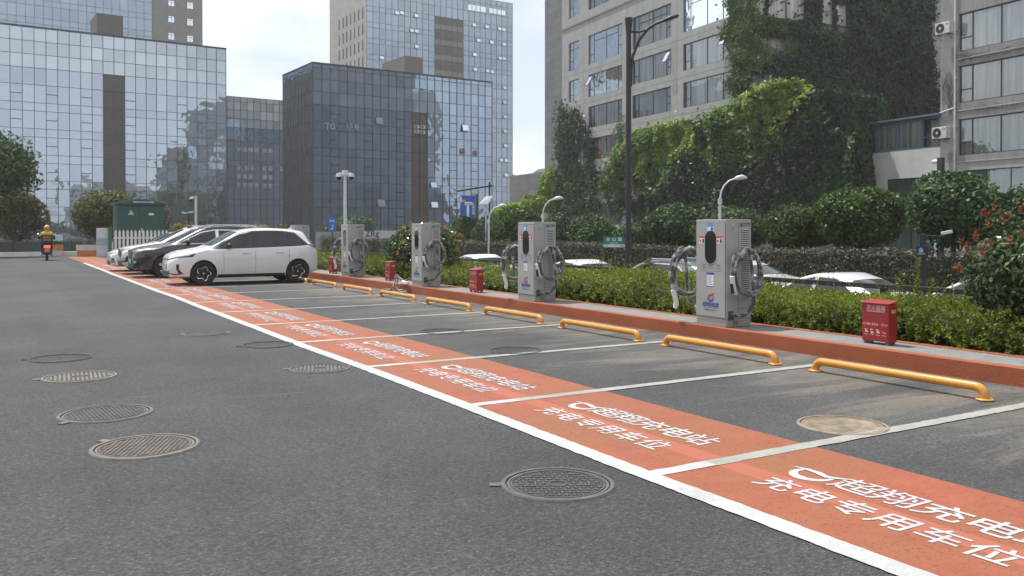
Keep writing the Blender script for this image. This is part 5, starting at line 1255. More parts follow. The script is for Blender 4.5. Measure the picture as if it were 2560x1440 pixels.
# ================================================================== grey concrete block with ivy, its wing, and the nearer right-hand block
def stained(name, col, streak=.35):
    m, nt, b = new_mat(name)
    a = noise(nt, .8, 5, .6); s = noise(nt, 1.0, 5, .65, mapped(nt, (2.2, 2.2, .22)))
    c = ramp(nt, a, [(.3, tuple(v*.86 for v in col)), (.7, tuple(v*1.1 for v in col))])
    c = mix(nt, ramp(nt, s, [(.48, (0, 0, 0)), (.75, (streak,)*3)]), c, tuple(v*.45 for v in col))
    nt.links.new(c, b.inputs['Base Color']); b.inputs['Roughness'].default_value = .9; bump(nt, b, noise(nt, 25, 4), .15, .02); return m
M_CONC = stained('grey_render', (.335, .335, .335)); M_CONC_D = stained('soiled_render', (.25, .247, .243), .65); M_ANNEX = stained('white_render', (.56, .56, .55), .15)
M_FRAME = mat('window_frame_metal', (.045, .05, .055), .45, .3); M_BLUEFR = mat('blue_grey_frame', (.13, .17, .22), .45, .2)
def cloth(name, c):
    m, nt, b = new_mat(name); f = noise(nt, 1.0, 3, .6, mapped(nt, (3.2, 3.2, .12)))
    nt.links.new(ramp(nt, f, [(.3, tuple(v*.5 for v in c)), (.65, c)]), b.inputs['Base Color']); b.inputs['Roughness'].default_value = .9; return m
CURT = {'w': cloth('white_curtain', (.82, .82, .80)), 'g': cloth('grey_curtain', (.66, .65, .62)), 'r': cloth('red_curtain', (.48, .12, .09)), 'n': cloth('green_curtain', (.36, .45, .41)), 'b': cloth('brown_curtain', (.30, .15, .11)), 'd': cloth('dull_curtain', (.50, .51, .48))}
def window_glass():
    m, nt, b = new_mat('window_pane_glass'); nt.nodes.remove(b)
    tr = nt.nodes.new('ShaderNodeBsdfTransparent'); tr.inputs['Color'].default_value = (.90, .93, .93, 1)
    gl = nt.nodes.new('ShaderNodeBsdfGlossy'); gl.inputs['Roughness'].default_value = .02; gl.inputs['Color'].default_value = (.85, .9, .95, 1)
    lw = nt.nodes.new('ShaderNodeLayerWeight'); lw.inputs['Blend'].default_value = .35
    bp = nt.nodes.new('ShaderNodeBump'); bp.inputs['Strength'].default_value = .06; bp.inputs['Distance'].default_value = .5; nt.links.new(noise(nt, .5, 2), bp.inputs['Height']); nt.links.new(bp.outputs['Normal'], gl.inputs['Normal'])
    ms = nt.nodes.new('ShaderNodeMixShader'); nt.links.new(math_(nt, 'ADD', math_(nt, 'MULTIPLY', lw.outputs['Fresnel'], .8), .16, True), ms.inputs['Fac'])
    nt.links.new(tr.outputs[0], ms.inputs[1]); nt.links.new(gl.outputs[0], ms.inputs[2]); nt.links.new(ms.outputs[0], nt.nodes['Material Output'].inputs['Surface']); return m
M_WGLASS = window_glass()
def holed_wall(root, X0, X1, Z0, Z1, wins, m, name='wall', depth=.3):
    xs = sorted({X0, X1, *[w[0] for w in wins], *[w[1] for w in wins]}); zs = sorted({Z0, Z1, *[w[2] for w in wins], *[w[3] for w in wins]}); b = MB()
    for i in range(len(xs)-1):
        for j in range(len(zs)-1):
            cx, cz = (xs[i]+xs[i+1])/2, (zs[j]+zs[j+1])/2
            if any(w[0] < cx < w[1] and w[2] < cz < w[3] for w in wins): continue
            b.quad((xs[i], 0, zs[j]), (xs[i+1], 0, zs[j]), (xs[i+1], 0, zs[j+1]), (xs[i], 0, zs[j+1]))
    for x0, x1, z0, z1 in [w[:4] for w in wins]:
        b.quad((x0, 0, z0), (x0, depth, z0), (x0, depth, z1), (x0, 0, z1)); b.quad((x1, 0, z0), (x1, 0, z1), (x1, depth, z1), (x1, depth, z0))
        b.quad((x0, 0, z0), (x1, 0, z0), (x1, depth, z0), (x0, depth, z0)); b.quad((x0, 0, z1), (x0, depth, z1), (x1, depth, z1), (x1, 0, z1))
    me = b.build(name, m, root); return me
def window(root, x0, x1, z0, z1, bars, transoms, curt, seed=0, fm=None, cover=(0, 1), Y=.12, t=.05):
    fm = fm or M_FRAME; w, h = x1-x0, z1-z0; f = MB()
    f.box(x0, x0+t, Y, Y+.07, z0, z1); f.box(x1-t, x1, Y, Y+.07, z0, z1); f.box(x0+t, x1-t, Y, Y+.07, z0, z0+t); f.box(x0+t, x1-t, Y, Y+.07, z1-t, z1)
    for u in bars: f.box(x0+u*w-t/2, x0+u*w+t/2, Y+.003, Y+.067, z0+t, z1-t)
    for u0, u1, v in transoms: f.box(x0+u0*w+t/2, x0+u1*w-t/2, Y+.006, Y+.064, z0+v*h-t/2, z0+v*h+t/2)
    o = f.build('window', fm, root)
    MB().quad((x0+t, Y+.03, z0+t), (x1-t, Y+.03, z0+t), (x1-t, Y+.03, z1-t), (x0+t, Y+.03, z1-t)).build('pane', M_WGLASS, o)
    r = np.random.default_rng(seed); n = int(w*14); b = MB(); xa, xb = x0+w*cover[0], x0+w*cover[1]; ph = r.uniform(0, 6)
    for i in range(n+1):
        x = xa+(xb-xa)*i/n; d = .13+Y+.03*sin(i*1.35+ph)+.018*sin(i*.37+ph); b.v += [(x, d, z0+.02), (x, d, z1-.02)]
    b.f = [(2*i, 2*i+2, 2*i+3, 2*i+1) for i in range(n)]; b.m = [0]*n; b.build('curtain', CURT[curt], o, 60)
    MB().quad((x0-.02, Y+.55, z0-.05), (x1+.02, Y+.55, z0-.05), (x1+.02, Y+.55, z1+.05), (x0-.02, Y+.55, z1+.05)).build('room_dark', M_DARKIN, o)  # near-black sheet stands in for the unlit room
FA = Fr(at(1640, 573, 76), -96.1); XA0, XA1 = FA.loc(1405, 300)[0], FA.loc(1845, 200)[0]
ta = FA.root('ivy_clad_office', 'grey concrete office block with rows of wide windows, its right end overgrown with ivy')
ROWS = [(17.88, 20.75), (14.69, 16.86), (11.6, 13.7), (8.42, 10.55), (5.26, 7.25), (2.0, 4.1)]
COLS = [(-16.0, -13.72), (-11.9, -5.59), (-3.84, 2.21), (3.93, 9.79)]
CU = ['wwww', 'wwww', 'dddw', 'nrdd', 'nrng', 'nnnn']
wins = []; extra = [(c0, c1, 21.95+.9, 25.4) for c0, c1 in COLS[3:]]
for c in COLS:
    for r_ in ROWS: wins.append((*c, *r_))
    wins.append((*c, 23.3, 26.2))
holed_wall(ta, XA0, XA1, -1, 30, wins, M_CONC)
for ci, c in enumerate(COLS):
    bars = (.36,) if ci == 0 else (.145, .52, .86)
    for ri, r_ in enumerate(ROWS+[(23.3, 26.2)]):
        tr = [(0, .36, .34)] if ci == 0 else [(0, .145, .33), (.86, 1, .33), (.86, 1, .62)]
        if ri in (0, 6): tr += [(0 if ci == 0 else .145, 1 if ci == 0 else .86, .76)]
        k = 'w' if ri == 6 else CU[ri][ci]
        window(ta, *c, *r_, bars, tr, k, ci*10+ri, cover=(.03, .97) if k != 'r' else (.08, .62))
shell(ta, XA0, XA1, 34, -1, 30, M_CONC, False, None, 'end_walls')
lg = MB(); lg.box(XA0, XA1, -.09, 0, 22.36, 22.55); lg.build('ledge', M_CONC_D, ta)
pj = MB()
for x in (-12.8, -4.7, 3.07): pj.box(x-.02, x+.02, -.004, .002, -1, 22.3)
for z in (17.35, 14.15, 11.1, 7.9): pj.box(XA0+.1, XA1-.1, -.005, .001, z-.012, z+.012)
pj.build('panel_joints', mat('joint_line', (.14, .135, .13), .9), ta)
for ci, ri in ((3, 6), (1, 1), (2, 1), (3, 1)):
    c = COLS[ci]; r_ = (ROWS+[(23.3, 26.2)])[ri]; w = c[1]-c[0]
    x0, x1 = (c[0]+.06, c[0]+.13*w) if ci in (1,) or ri == 6 else (c[1]-.135*w, c[1]-.06); z0, z1 = r_[0]+.9, r_[1]-.15
    sash(ta, x0, x1, z0, z1, 30, .08, 'open_sash', M_WGLASS)
# end wall windows, glimpsed through the ivy
class FrB:
    pass
BW = Fr((FA.O+FA.a*XA1), -6.1)      # right end, running away from the camera
tb_rows = ROWS[:4]+[(21.0, 24.5)]
holder = FA
eb = bpy.data.objects.new('end_wall', None); bpy.data.objects.remove(eb)
def end_window(x0, x1, z0, z1, k, seed):
    """window frame, pane and curtain on the receding end wall, in the building's own space"""
    def P(x, y, z): return (XA1-y, x, z)          # end-wall (x along, y inwards) -> building space
    f = MB(); t = .06; n = 3; xs = np.linspace(x0, x1, n+1)
    for x in xs: f.add([P(a, b_, c_) for a, b_, c_ in ((x-t, -.05, z0), (x+t, -.05, z0), (x+t, .02, z0), (x-t, .02, z0), (x-t, -.05, z1), (x+t, -.05, z1), (x+t, .02, z1), (x-t, .02, z1))], [(0,3,2,1),(4,5,6,7),(0,1,5,4),(1,2,6,5),(2,3,7,6),(3,0,4,7)])
    for z in (z0, z1): f.add([P(a, b_, c_) for a, b_, c_ in ((x0, -.045, z-t), (x1, -.045, z-t), (x1, .02, z-t), (x0, .02, z-t), (x0, -.045, z+t), (x1, -.045, z+t), (x1, .02, z+t), (x0, .02, z+t))], [(0,3,2,1),(4,5,6,7),(0,1,5,4),(1,2,6,5),(2,3,7,6),(3,0,4,7)])
    o = f.build('window', M_FRAME, ta); b = MB(); m = int((x1-x0)*10)
    for i in range(m+1):
        x = x0+(x1-x0)*i/m; b.v += [P(x, -.03-.012*sin(i*1.4+seed), z0), P(x, -.03-.012*sin(i*1.4+seed), z1)]
    b.f = [(2*i, 2*i+2, 2*i+3, 2*i+1) for i in range(m)]; b.m = [0]*m; b.build('curtain', CURT[k], o, 60)
for px0, px1, rr_ in ((1868, 2010, 4), (1868, 2010, 0), (1868, 2010, 1), (2045, 2150, 4), (2045, 2150, 0), (2045, 2150, 1)):
    end_window(BW.loc(px0, 200)[0], BW.loc(px1, 200)[0], *(tb_rows[rr_]), 'd' if rr_ else 'g', px0+rr_)
# low wing flush with the front, buried under the climber
XP = FA.loc(2035, 300)[0]; tp = FA.root('ivy_wing', 'low flat-roofed wing buried in climbing plants below the ivy wall'); ZP = 10.75
holed_wall(tp, XA1+.02, XP, -1, ZP, [(11.3, 15.0, 8.3, 10.3)], M_CONC_D); window(tp, 11.3, 15.0, 8.3, 10.3, (.2, .55), [], 'd', 77)
shell(tp, XA1+.02, XP, 5, -1, ZP, M_CONC_D, False, None, 'end_walls'); MB().box(XA1, XP+.15, -.2, 5, ZP, ZP+.16).build('roof_edge', M_CONC, tp)

# nearer block at the right edge
FR_ = Fr(at(2390, 573, 54.5), -96.1); tr_ = FR_.root('right_office', 'nearer grey office block cut by the right edge, bare vine stems on its wall')
RROWS = [(12.6, 14.95), (9.4, 11.7), (6.15, 8.4), (15.9, 18.2)]
wins = [(.13, 14.0, *r_) for r_ in RROWS]+[(-5.4, -1.6, -.2, 4.95), (.6, 14, -.2, 5.2)]
holed_wall(tr_, -1.17, 15, 5.75, 22, [w for w in wins if w[2] > 5.3], M_CONC_D, 'upper_wall'); holed_wall(tr_, -1.17, 15, -1, 5.75, [w for w in wins if w[2] < 5.3 and w[0] > 0], M_CONC, 'lower_wall')
for i, r_ in enumerate(RROWS): window(tr_, .13, 14.0, *r_, (.063, .20, .345, .49, .63, .77), [(0, .063, .36)], 'w' if i in (0, 3) else 'g', 40+i, t=.07)
window(tr_, .6, 14, -.2, 5.2, (.1, .22, .36, .5, .7), [], 'n', 50)
lg = MB()
for z in (5.75, 8.95, 12.15): lg.box(.02, 15, -.06, .0, z-.05, z+.03)
lg.build('sill_ledge', M_CONC, tr_)
shell(tr_, -1.17, 15, 18, 8.9, 22, M_CONC, False, None, 'end_walls')
an = FR_.root('annex', 'low white rendered annex with blue-grey glazed upper room and sloping roof', 'building')
XL = -7.69
holed_wall(an, XL, -1.18, -1, 6.8, [(-5.4, -1.6, -.2, 4.95)], M_ANNEX); shell(an, XL, -1.18, 9, -1, 6.8, M_ANNEX, False, None, 'end_walls'); window(an, -5.4, -1.6, -.2, 4.95, (.5,), [], 'n', 60)
gf = MB(); gx_list = (XL+.12, -4.55, -2.62, -1.3); gf.box(XL+.1, -1.25, .05, .2, 6.8, 6.9); gf.box(XL+.1, -1.25, .05, .2, 8.68, 8.82)
for x in gx_list: gf.box(x-.08, x+.08, .05, .2, 6.9, 8.68)
gf.box(-2.54, -1.38, .06, .12, 7.5, 7.56); gf.build('glazed_room_frame', M_BLUEFR, an)
MB().quad((XL+.06, .2, 6.8), (XL+.06, 9, 6.8), (XL+.06, 9, 8.7), (XL+.06, .2, 8.7)).build('glazed_side', M_CURT_SIDE if 'M_CURT_SIDE' in globals() else CURT['d'], an)
window(an, XL+.2, -4.63, 6.9, 8.68, (.4, .71), [(.4, 1, .86)], 'g', 61, M_BLUEFR, (0, 1), .06, .05); window(an, -4.47, -2.7, 6.9, 8.68, (.5,), [], 'g', 62, M_BLUEFR, (0, 1), .06, .05)
MB().quad((-2.54, .8, 6.9), (-1.38, .8, 6.9), (-1.38, .8, 8.68), (-2.54, .8, 8.68)).build('back_wall', mat('pale_green_wall', (.36, .40, .36), .9), an)
rf = MB(); rf.box(XL-.35, -1.1, -.3, 9, 8.83, 8.95); rf.build('roof', M_BLUEFR, an)
ac_unit('wall_air_conditioner', 'white wall air conditioner by the drainpipe, upper one at right', FR_.world(-.52, -.28, 14.15), FR_.th, 1.25)
ac_unit('wall_air_conditioner', 'white wall air conditioner beside the annex glazing, lower one at right', FR_.world(-.72, -.28, 7.62), FR_.th, 1.25)
dp = thing('drainpipe', 'thin white drainpipe down the wall of the right office block', 'pipe', FR_.world(-.05, -.10, 0), FR_.th); M_PIPE = mat('white_pipe', (.60, .60, .58), .5)
MB().tube([(0, 0, .5), (0, 0, 22)], .055, 10).build('pipe', M_PIPE, dp); MB().tube([(-1.1, 0, 8.95), (0, 0, 9.15)], .045, 8).build('branch', M_PIPE, dp)
for z in (4.5, 8, 11, 14, 17): MB().box(-.07, .07, -.03, .1, z-.04, z+.04).build('clip', M_PIPE, dp)
# bare vine stems on that wall
vine = thing('bare_vine', 'fan of bare brown vine stems clinging to the grey wall at right', 'vine', FR_.world(0, -.02, 0), FR_.th); vb = MB(); r_ = random.Random(4)
for k in range(52):
    if k < 26: x, z = -1.0+r_.uniform(-.05, .85), r_.uniform(8.6, 10.6); dx, dz = r_.uniform(-.05, .05), .16
    else: x, z = r_.uniform(.2, 4.0), r_.choice((8.7, 11.9))+r_.uniform(0, .2); dx, dz = r_.choice((-1, 1))*r_.uniform(.08, .2), r_.uniform(.02, .08)
    pts = []
    for s in range(10): pts.append((x, -.02, z)); x += dx+r_.uniform(-.07, .07); z += dz+r_.uniform(-.05, .06); dz *= .93
    pts = [p for p in pts if -1.1 < p[0] < 5.5]
    if len(pts) > 2: vb.tube(pts, np.linspace(.018, .006, len(pts)), 4)
vb.build('stems', mat('vine_stem', (.09, .07, .055), .9), vine)

# ---- ivy: leaves scattered over wall areas outlined on the facades
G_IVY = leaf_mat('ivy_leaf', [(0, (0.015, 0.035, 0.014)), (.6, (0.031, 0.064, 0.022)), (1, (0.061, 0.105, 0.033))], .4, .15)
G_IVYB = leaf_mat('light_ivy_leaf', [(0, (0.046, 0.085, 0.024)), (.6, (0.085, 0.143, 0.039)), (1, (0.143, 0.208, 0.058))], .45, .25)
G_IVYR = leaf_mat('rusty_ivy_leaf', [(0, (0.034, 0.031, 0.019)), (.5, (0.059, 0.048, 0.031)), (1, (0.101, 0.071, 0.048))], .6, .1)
G_IVYM = leaf_mat('half_lit_climber_leaf', [(0, (.045, .095, .018)), (.6, (.085, .165, .028)), (1, (.15, .25, .05))], .5, .3)  # leaf colour for the half-lit zone under the crest
M_VSTEM = mat('climber_stem', (.07, .055, .04), .9)
def scatter(poly, n, hit, rng):
    poly = np.array(poly, float); lo, hi = poly.min(0), poly.max(0); out = np.zeros((0, 2))
    while len(out) < n:
        P = rng.uniform(lo, hi, (n, 2)); out = np.concatenate([out, P[in_poly(P, poly)]])
    out = out[:n]+rng.normal(0, 5.5, (n, 2))*rng.uniform(.2, 2.2, (n, 1))      # ragged outline
    return np.array([hit(px, py) for px, py in out]), out
def hitA(Y): return lambda px, py: FA.world(*(lambda q: (q[0], Y, q[1]))(FA.loc(px, py, Y)))
def hitE(Xe):      # the plane x = Xe of the ivy building (receding end walls)
    def h(px, py):
        d = ray(px, py); t = (FA.O@FA.a+Xe)/(d[:2]@FA.a); return EYEV+t*d
    return h
nA = np.array([-FA.n[0], -FA.n[1], 0]); nE = np.array([FA.a[0], FA.a[1], 0])
def ivy(name, label, poly, n, hit, nrm, thick, ll, lw, m, seed, keep=None, up=.25, spread=.55, stems=0):
    rng = np.random.default_rng(seed); P, px = scatter(poly, n, hit, rng); n = len(P)
    lump = np.clip(.5+.55*fbm(P, .55, seed), 0, 1.3); off = thick[0]+(thick[1]-thick[0])*lump*rng.uniform(.55, 1, n)
    if keep is not None: k = keep(P, px, rng); P, off = P[k], off[k]
    C = P+nrm*off[:, None]; V, Fq = leaf_cloud(C, np.tile(nrm*.8+np.array([0, 0, up]), (len(C), 1)), ll, lw, spread, rng)
    o = np_mesh(name, V, Fq, m); tag(o, label, 'ivy'); 
    return o
WIN_PX = [(1868, 1912, -20, 66), (1918, 2008, -20, 62), (1900, 1985, 96, 150), (1868, 1892, 92, 140), (1868, 1940, 188, 238), (2050, 2078, -20, 82), (2086, 2112, 10, 88), (2150, 2170, 60, 100)]
def wall_keep(P, px, rng):
    k = fbm(P, .35, 9)+rng.normal(0, .25, len(P)) > -.6
    for a, b_, c, d in WIN_PX: k &= ~((px[:, 0] > a) & (px[:, 0] < b_) & (px[:, 1] > c) & (px[:, 1] < d) & (rng.uniform(0, 1, len(P)) < .965))
    return k
def thin(seed, thr, f=.35): return lambda P, px, rng: fbm(P, f, seed)+rng.normal(0, .25, len(P)) > thr
ivy('ivy', 'dense dark ivy over the whole receding end wall, hiding most of its windows', [(1848, -20), (2322, -20), (2338, 300), (2345, 420), (2150, 420), (2040, 300), (1848, 262)], 34000, hitE(XA1+.02), nE, (.03, 1.0), .38, .26, G_IVY, 61, wall_keep, .55, .6)
ivy('ivy', 'lighter green ivy trailing down the corner of the grey concrete block', [(1815, -20), (1905, -20), (1885, 90), (1930, 120), (1900, 170), (1875, 190), (1868, 235), (1845, 248), (1828, 215), (1845, 170), (1808, 85), (1828, 40)], 6500, hitA(0), nA, (.05, .5), .26, .18, G_IVYB, 62, thin(5, -.75, .6), .3)
ivy('ivy', 'lighter ivy bands across the end wall between its window rows', [(1868, 40), (2000, 62), (2140, 95), (2130, 150), (2000, 95), (1985, 150), (2110, 175), (2100, 215), (1960, 185), (1868, 165), (1868, 138), (1960, 140), (1960, 92), (1868, 68)], 4200, hitE(XA1+.05), nE, (.3, .6), .30, .2, G_IVYB, 63, thin(6, -.6), .3)
ivy('ivy', 'rusty brown withered ivy patch at the right part of the end wall', [(2215, 160), (2318, 120), (2338, 300), (2240, 330), (2190, 300)], 3800, hitE(XA1+.05), nE, (.35, .6), .3, .2, G_IVYR, 64, thin(7, -.5), .2)
ivy('ivy', 'ivy sheet climbing the left edge of the grey concrete block to its third window row', [(1408, 255), (1428, 290), (1448, 270), (1462, 300), (1478, 330), (1488, 420), (1500, 530), (1400, 540), (1402, 400)], 7500, hitA(0), nA, (.05, .6), .32, .22, G_IVY, 65, thin(8, -.8), .25)
ivy('climbing_plant', 'thin creeper fringe hanging left of the dark lamp post on the concrete wall', [(1545, 330), (1560, 290), (1572, 350), (1568, 520), (1535, 530), (1550, 430)], 900, hitA(0), nA, (.05, .4), .26, .18, G_IVYB, 69, thin(3, -.4), .2)
def mound(P, px, rng): return np.ones(len(P), bool)
mainp = [(1540, 545), (1556, 425), (1575, 380), (1640, 342), (1740, 312), (1800, 315), (1850, 290), (1915, 268), (1955, 238), (2000, 224), (2040, 222), (2075, 250), (2060, 330), (2150, 345), (2152, 545)]
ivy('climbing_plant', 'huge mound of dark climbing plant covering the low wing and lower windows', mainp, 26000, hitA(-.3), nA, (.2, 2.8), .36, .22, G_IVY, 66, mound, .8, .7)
ivy('climbing_plant', 'patchy mid-green half-lit leaves over the upper half of the climbing plant mound', [(1556, 440), (1575, 385), (1640, 345), (1740, 318), (1850, 296), (1955, 242), (2040, 228), (2050, 330), (1960, 400), (1800, 440), (1650, 480), (1560, 520)], 15000, hitA(-.3), nA, (.9, 3.1), .38, .2, G_IVYM, 70, thin(14, -.1, .8), .9, .7)  # lighter leaves paint the sunlight fading down from the crest
ivy('climbing_plant', 'bright yellow-green sunlit crest along the top of the climbing plant mound', [(1560, 425), (1575, 372), (1640, 334), (1740, 304), (1800, 306), (1850, 283), (1915, 258), (1955, 228), (2000, 214), (2040, 212), (2072, 240), (2035, 285), (1995, 325), (1940, 355), (1830, 375), (1740, 395), (1650, 420), (1600, 445)], 15000, hitA(-.3), nA, (1.4, 3.3), .34, .17, G_BRIGHT, 67, thin(12, -.45, .7), .9, .55)  # sunlight on the crest is put into the brighter leaf colour
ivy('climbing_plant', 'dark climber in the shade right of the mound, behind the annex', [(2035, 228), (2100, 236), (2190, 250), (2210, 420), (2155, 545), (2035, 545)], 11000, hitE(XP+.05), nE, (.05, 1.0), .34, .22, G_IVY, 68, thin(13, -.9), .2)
# ================================================================== street furniture and the far left
M_POLE = mat('dark_lamp_paint', (.028, .031, .036), .5, .2); M_GALV = mat('white_pole_paint', (.55, .56, .57), .4, var=.06); M_LAMPG = mat('lamp_glass', (.6, .62, .62), .2)
# tall dark lamp post
p = gx(1571, 670, 14); t = thing('street_lamp', 'tall dark street lamp with curved arm and tapered cap, beside the green road sign', 'street lamp', (14, p[1], ROAD_Z))
zt = gx(1571, 45, 14)[2]-ROAD_Z
MB().tube([(0, 0, 0), (0, 0, 2.05)], .085, 20).build('lower_post', M_POLE, t, 50); MB().tube([(0, 0, 2.05), (0, 0, zt-.45)], [.072, .066], 20).build('post', M_POLE, t, 50)
MB().lathe([(.066, zt-.45), (.10, zt-.04), (.10, zt), (0, zt)], 20).build('cap', M_POLE, t, 40)
def sideways(u): return (u*cos(YAW+.25), -u*sin(YAW+.25))     # arm reaches to the right, across the aisle
def arm(pts): return [(*sideways(u), z) for u, z in pts]
h = zt; MB().tube(arm([(.055, h-1.75), (.065, h-1.35), (.11, h-.97), (.27, h-.58), (.50, h-.30), (.70, h-.18), (.90, h-.12)]), .036, 10).build('arm', M_POLE, t, 50); MB().tube(arm([(.05, h-.36), (.28, h-.37), (.44, h-.33)]), .030, 8).build('brace', M_POLE, t, 50)
hd_ = MB(); hd_.tube(arm([(.86, h-.13), (.94, h-.105), (1.06, h-.07), (1.22, h-.02), (1.27, h-.01)]), [.03, .055, .066, .045, .012], 12); lh = hd_.build('lamp_head', M_POLE, t, 50)
MB().tube(arm([(.95, h-.135), (1.06, h-.11), (1.2, h-.06)]), [.02, .04, .02], 8).build('lamp_glass', M_LAMPG, lh, 50)
# green road-name sign
sc = gx(1535, 605, 14); t = thing('road_name_sign', 'green road-name sign with white lower strip on the dark lamp post', 'sign', sc, -YAW-.15)
w, hh = .565, .285; M_GREEN = mat('green_sign_face', (.012, .19, .14), .4); M_SIGNW = mat('white_sign_face', (.62, .64, .64), .4)
MB().box(-w/2, w/2, 0, .03, -hh/2, hh/2).build('backing', M_POLE, t, bevel=.004)
MB().quad((-w/2+.006, -.003, -hh/2+.085), (w/2-.006, -.003, -hh/2+.085), (w/2-.006, -.003, hh/2-.006), (-w/2+.006, -.003, hh/2-.006)).build('green_panel', M_GREEN, t); MB().quad((-w/2+.006, -.003, -hh/2+.006), (w/2-.006, -.003, -hh/2+.006), (w/2-.006, -.003, -hh/2+.083), (-w/2+.006, -.003, -hh/2+.083)).build('white_strip', M_SIGNW, t)
M_WL = mat('white_lettering', (.75, .76, .76), .5)
for c, x in (('米', -.155), ('山', 0), ('路', .155)): text('lettering', c, .115, M_WL, t, (x, -.006, .025), (1, 0, 0), (0, 0, 1), .004, heavy=.012)
text('small_lettering', 'Mishan Rd', .046, M_WL, t, (0, -.006, -.042), (1, 0, 0), (0, 0, 1), .006, heavy=.01); text('strip_lettering', '北 N', .05, M_INK, t, (-.2, -.006, -.122), (1, 0, 0), (0, 0, 1), .006); text('strip_lettering', 'S 南', .05, M_INK, t, (.2, -.006, -.122), (1, 0, 0), (0, 0, 1), .006)
br = MB()
for z in (-.10, .10): br.box(w/2-.02, w/2+.16, .005, .025, z-.012, z+.012)
br.build('bracket', M_POLE, t)
# small white curved lamps across the road
def curved_lamp(px, pyb, pyt, x, label, reach=.9):
    b_ = gx(px, pyb, x); zt = gx(px, pyt, x)[2]; t = thing('road_lamp', label, 'street lamp', (x, b_[1], ROAD_Z), 0, 'white curved lamps along the far side of the road')
    H = zt-ROAD_Z; MB().tube([(0, 0, 0), (0, 0, H-.85)], .055, 12).build('post', M_GALV, t, 50); MB().tube([(0, 0, H-1.0), (0, 0, H-.78)], .085, 12).build('collar', M_GALV, t)
    c, s = cos(YAW), sin(YAW); A = lambda u, z: (u*c, -u*s, z)
    MB().tube([A(0, H-.8), A(.05, H-.5), A(.16, H-.28), A(.34, H-.1), A(.52, H-.03), A(.62, H)], .035, 10).build('arm', M_GALV, t, 50)
    hd = MB(); hd.tube([A(.55, H-.03), A(.66, H+.01), A(.85, H+.05), A(1.0, H+.02), A(1.04, H-.01)], [.04, .09, .10, .06, .02], 12); hd.build('lamp_head', M_GALV, t, 50)
curved_lamp(1800, 500, 446, 24.1, 'white curved road lamp above the nearest cabinet, against the dark climber')
curved_lamp(1357, 535, 497, 24.1, 'white curved road lamp left of the ivy-covered wall, above the second cabinet'); curved_lamp(1222, 545, 515, 24.5, 'small white curved lamp beside the solar panel pole')
# CCTV poles
def dome(parent, loc, s=1.0):
    o = MB().lathe([(0, .10*s), (.07*s, .09*s), (.10*s, .03*s), (.10*s, -.02*s)], 16, loc).build('camera', M_GALV, parent, 50); MB().sphere((loc[0], loc[1], loc[2]-.03*s), .085*s, 14, 8).build('lens_dome', M_BLKGLOSS, o, 60); return o
p = gx(863, 560, 9.95); t = thing('camera_pole', 'white camera pole with two dome cameras behind the fourth cabinet', 'camera pole', (9.95, p[1], .16)); H = gx(863, 428, 9.95)[2]-.16
MB().tube([(0, 0, 0), (0, 0, H-.1)], [.062, .05], 14).build('post', M_GALV, t, 50); MB().box(-.085, .085, -.07, .07, H-.16, H+.02).build('head_box', M_GALV, t, bevel=.01)
c, s = cos(YAW), sin(YAW)
for u in (-.2, .2): dome(t, (u*c, -u*s, H-.17), 1.05); MB().tube([(0, 0, H-.08), (u*c, -u*s, H-.07)], .022, 8).build('arm', M_GALV, t)
p = gx(490, 570, 9.95); t = thing('camera_pole', 'slim white camera pole right of the green transformer kiosk', 'camera pole', (9.95, p[1], .16)); H = gx(490, 490, 9.95)[2]-.16
MB().tube([(0, 0, 0), (0, 0, H)], .075, 12).build('post', M_GALV, t, 50); dome(t, (-.22, .12, H-.16), 1.1); MB().tube([(0, 0, H-.06), (-.22, .12, H-.06)], .03, 8).build('arm', M_GALV, t)
def bullet_cam(parent, loc, rz, s=1.0):
    b = MB(); b.box(-.16*s, .16*s, -.05*s, .05*s, -.05*s, .05*s); o = b.build('camera', M_GALV, parent, bevel=.01); o.location = loc; o.rotation_euler = (0, radians(12), rz)
    MB().lathe([(0, -.165*s), (.04*s, -.165*s), (.045*s, -.14*s)], 12, (0, 0, 0), 'x').build('lens', M_BLKGLOSS, o); return o
p = gy(472, 570, 57); t = thing('camera_pole', 'short dark pole with two white bullet cameras, between kiosk and slim camera pole', 'camera pole', (p[0], 57, 0)); H = gy(472, 533, 57)[2]
MB().tube([(0, 0, 0), (0, 0, H)], .05, 10).build('post', M_POLE, t); bullet_cam(t, (-.27, 0, H+.02), radians(20), 1.1); bullet_cam(t, (.12, 0, H+.06), radians(160), 1.1); MB().box(-.3, .2, -.03, .03, H-.06, H-.02).build('arm', M_POLE, t)
# dark post with blue emblem plate and camera, over the hedge at right
p = gx(2306, 700, 15.5); t = thing('sign_post', 'dark square post with small blue emblem plate, right of the nearest red box', 'sign post', (15.5, p[1], ROAD_Z), -YAW-.35); H = gx(2306, 585, 15.5)[2]-ROAD_Z; M_NAVYP = mat('navy_post_paint', (.016, .02, .032), .5)
MB().box(-.055, .055, -.055, .055, 0, H).build('post', M_NAVYP, t, bevel=.008); hz_ = gx(2306, 645, 15.5)[2]-ROAD_Z
MB().box(-.12, .09, -.11, -.056, hz_, hz_+.24).build('plate', M_NAVYP, t, bevel=.006)
pl = MB(); pl.poly([(-.075+u, -.113, hz_+.14+v) for u, v in ((0, -.03), (.075, -.03), (.075, .03), (.0575, .056), (.0375, .064), (.0175, .056), (0, .03))]); pl.build('emblem', mat('light_blue_emblem', (.16, .38, .62), .5), t); text('lettering', '公共自行车', .028, M_WL, t, (-.037, -.114, hz_+.075), (1, 0, 0), (0, 0, 1), .006)
am = MB(); am.tube([(.05, 0, H-.03), (.38, 0, H-.05)], .012, 8); am.build('arm', M_NAVYP, t); bullet_cam(t, (.42, -.02, H+.03), radians(190), .62)
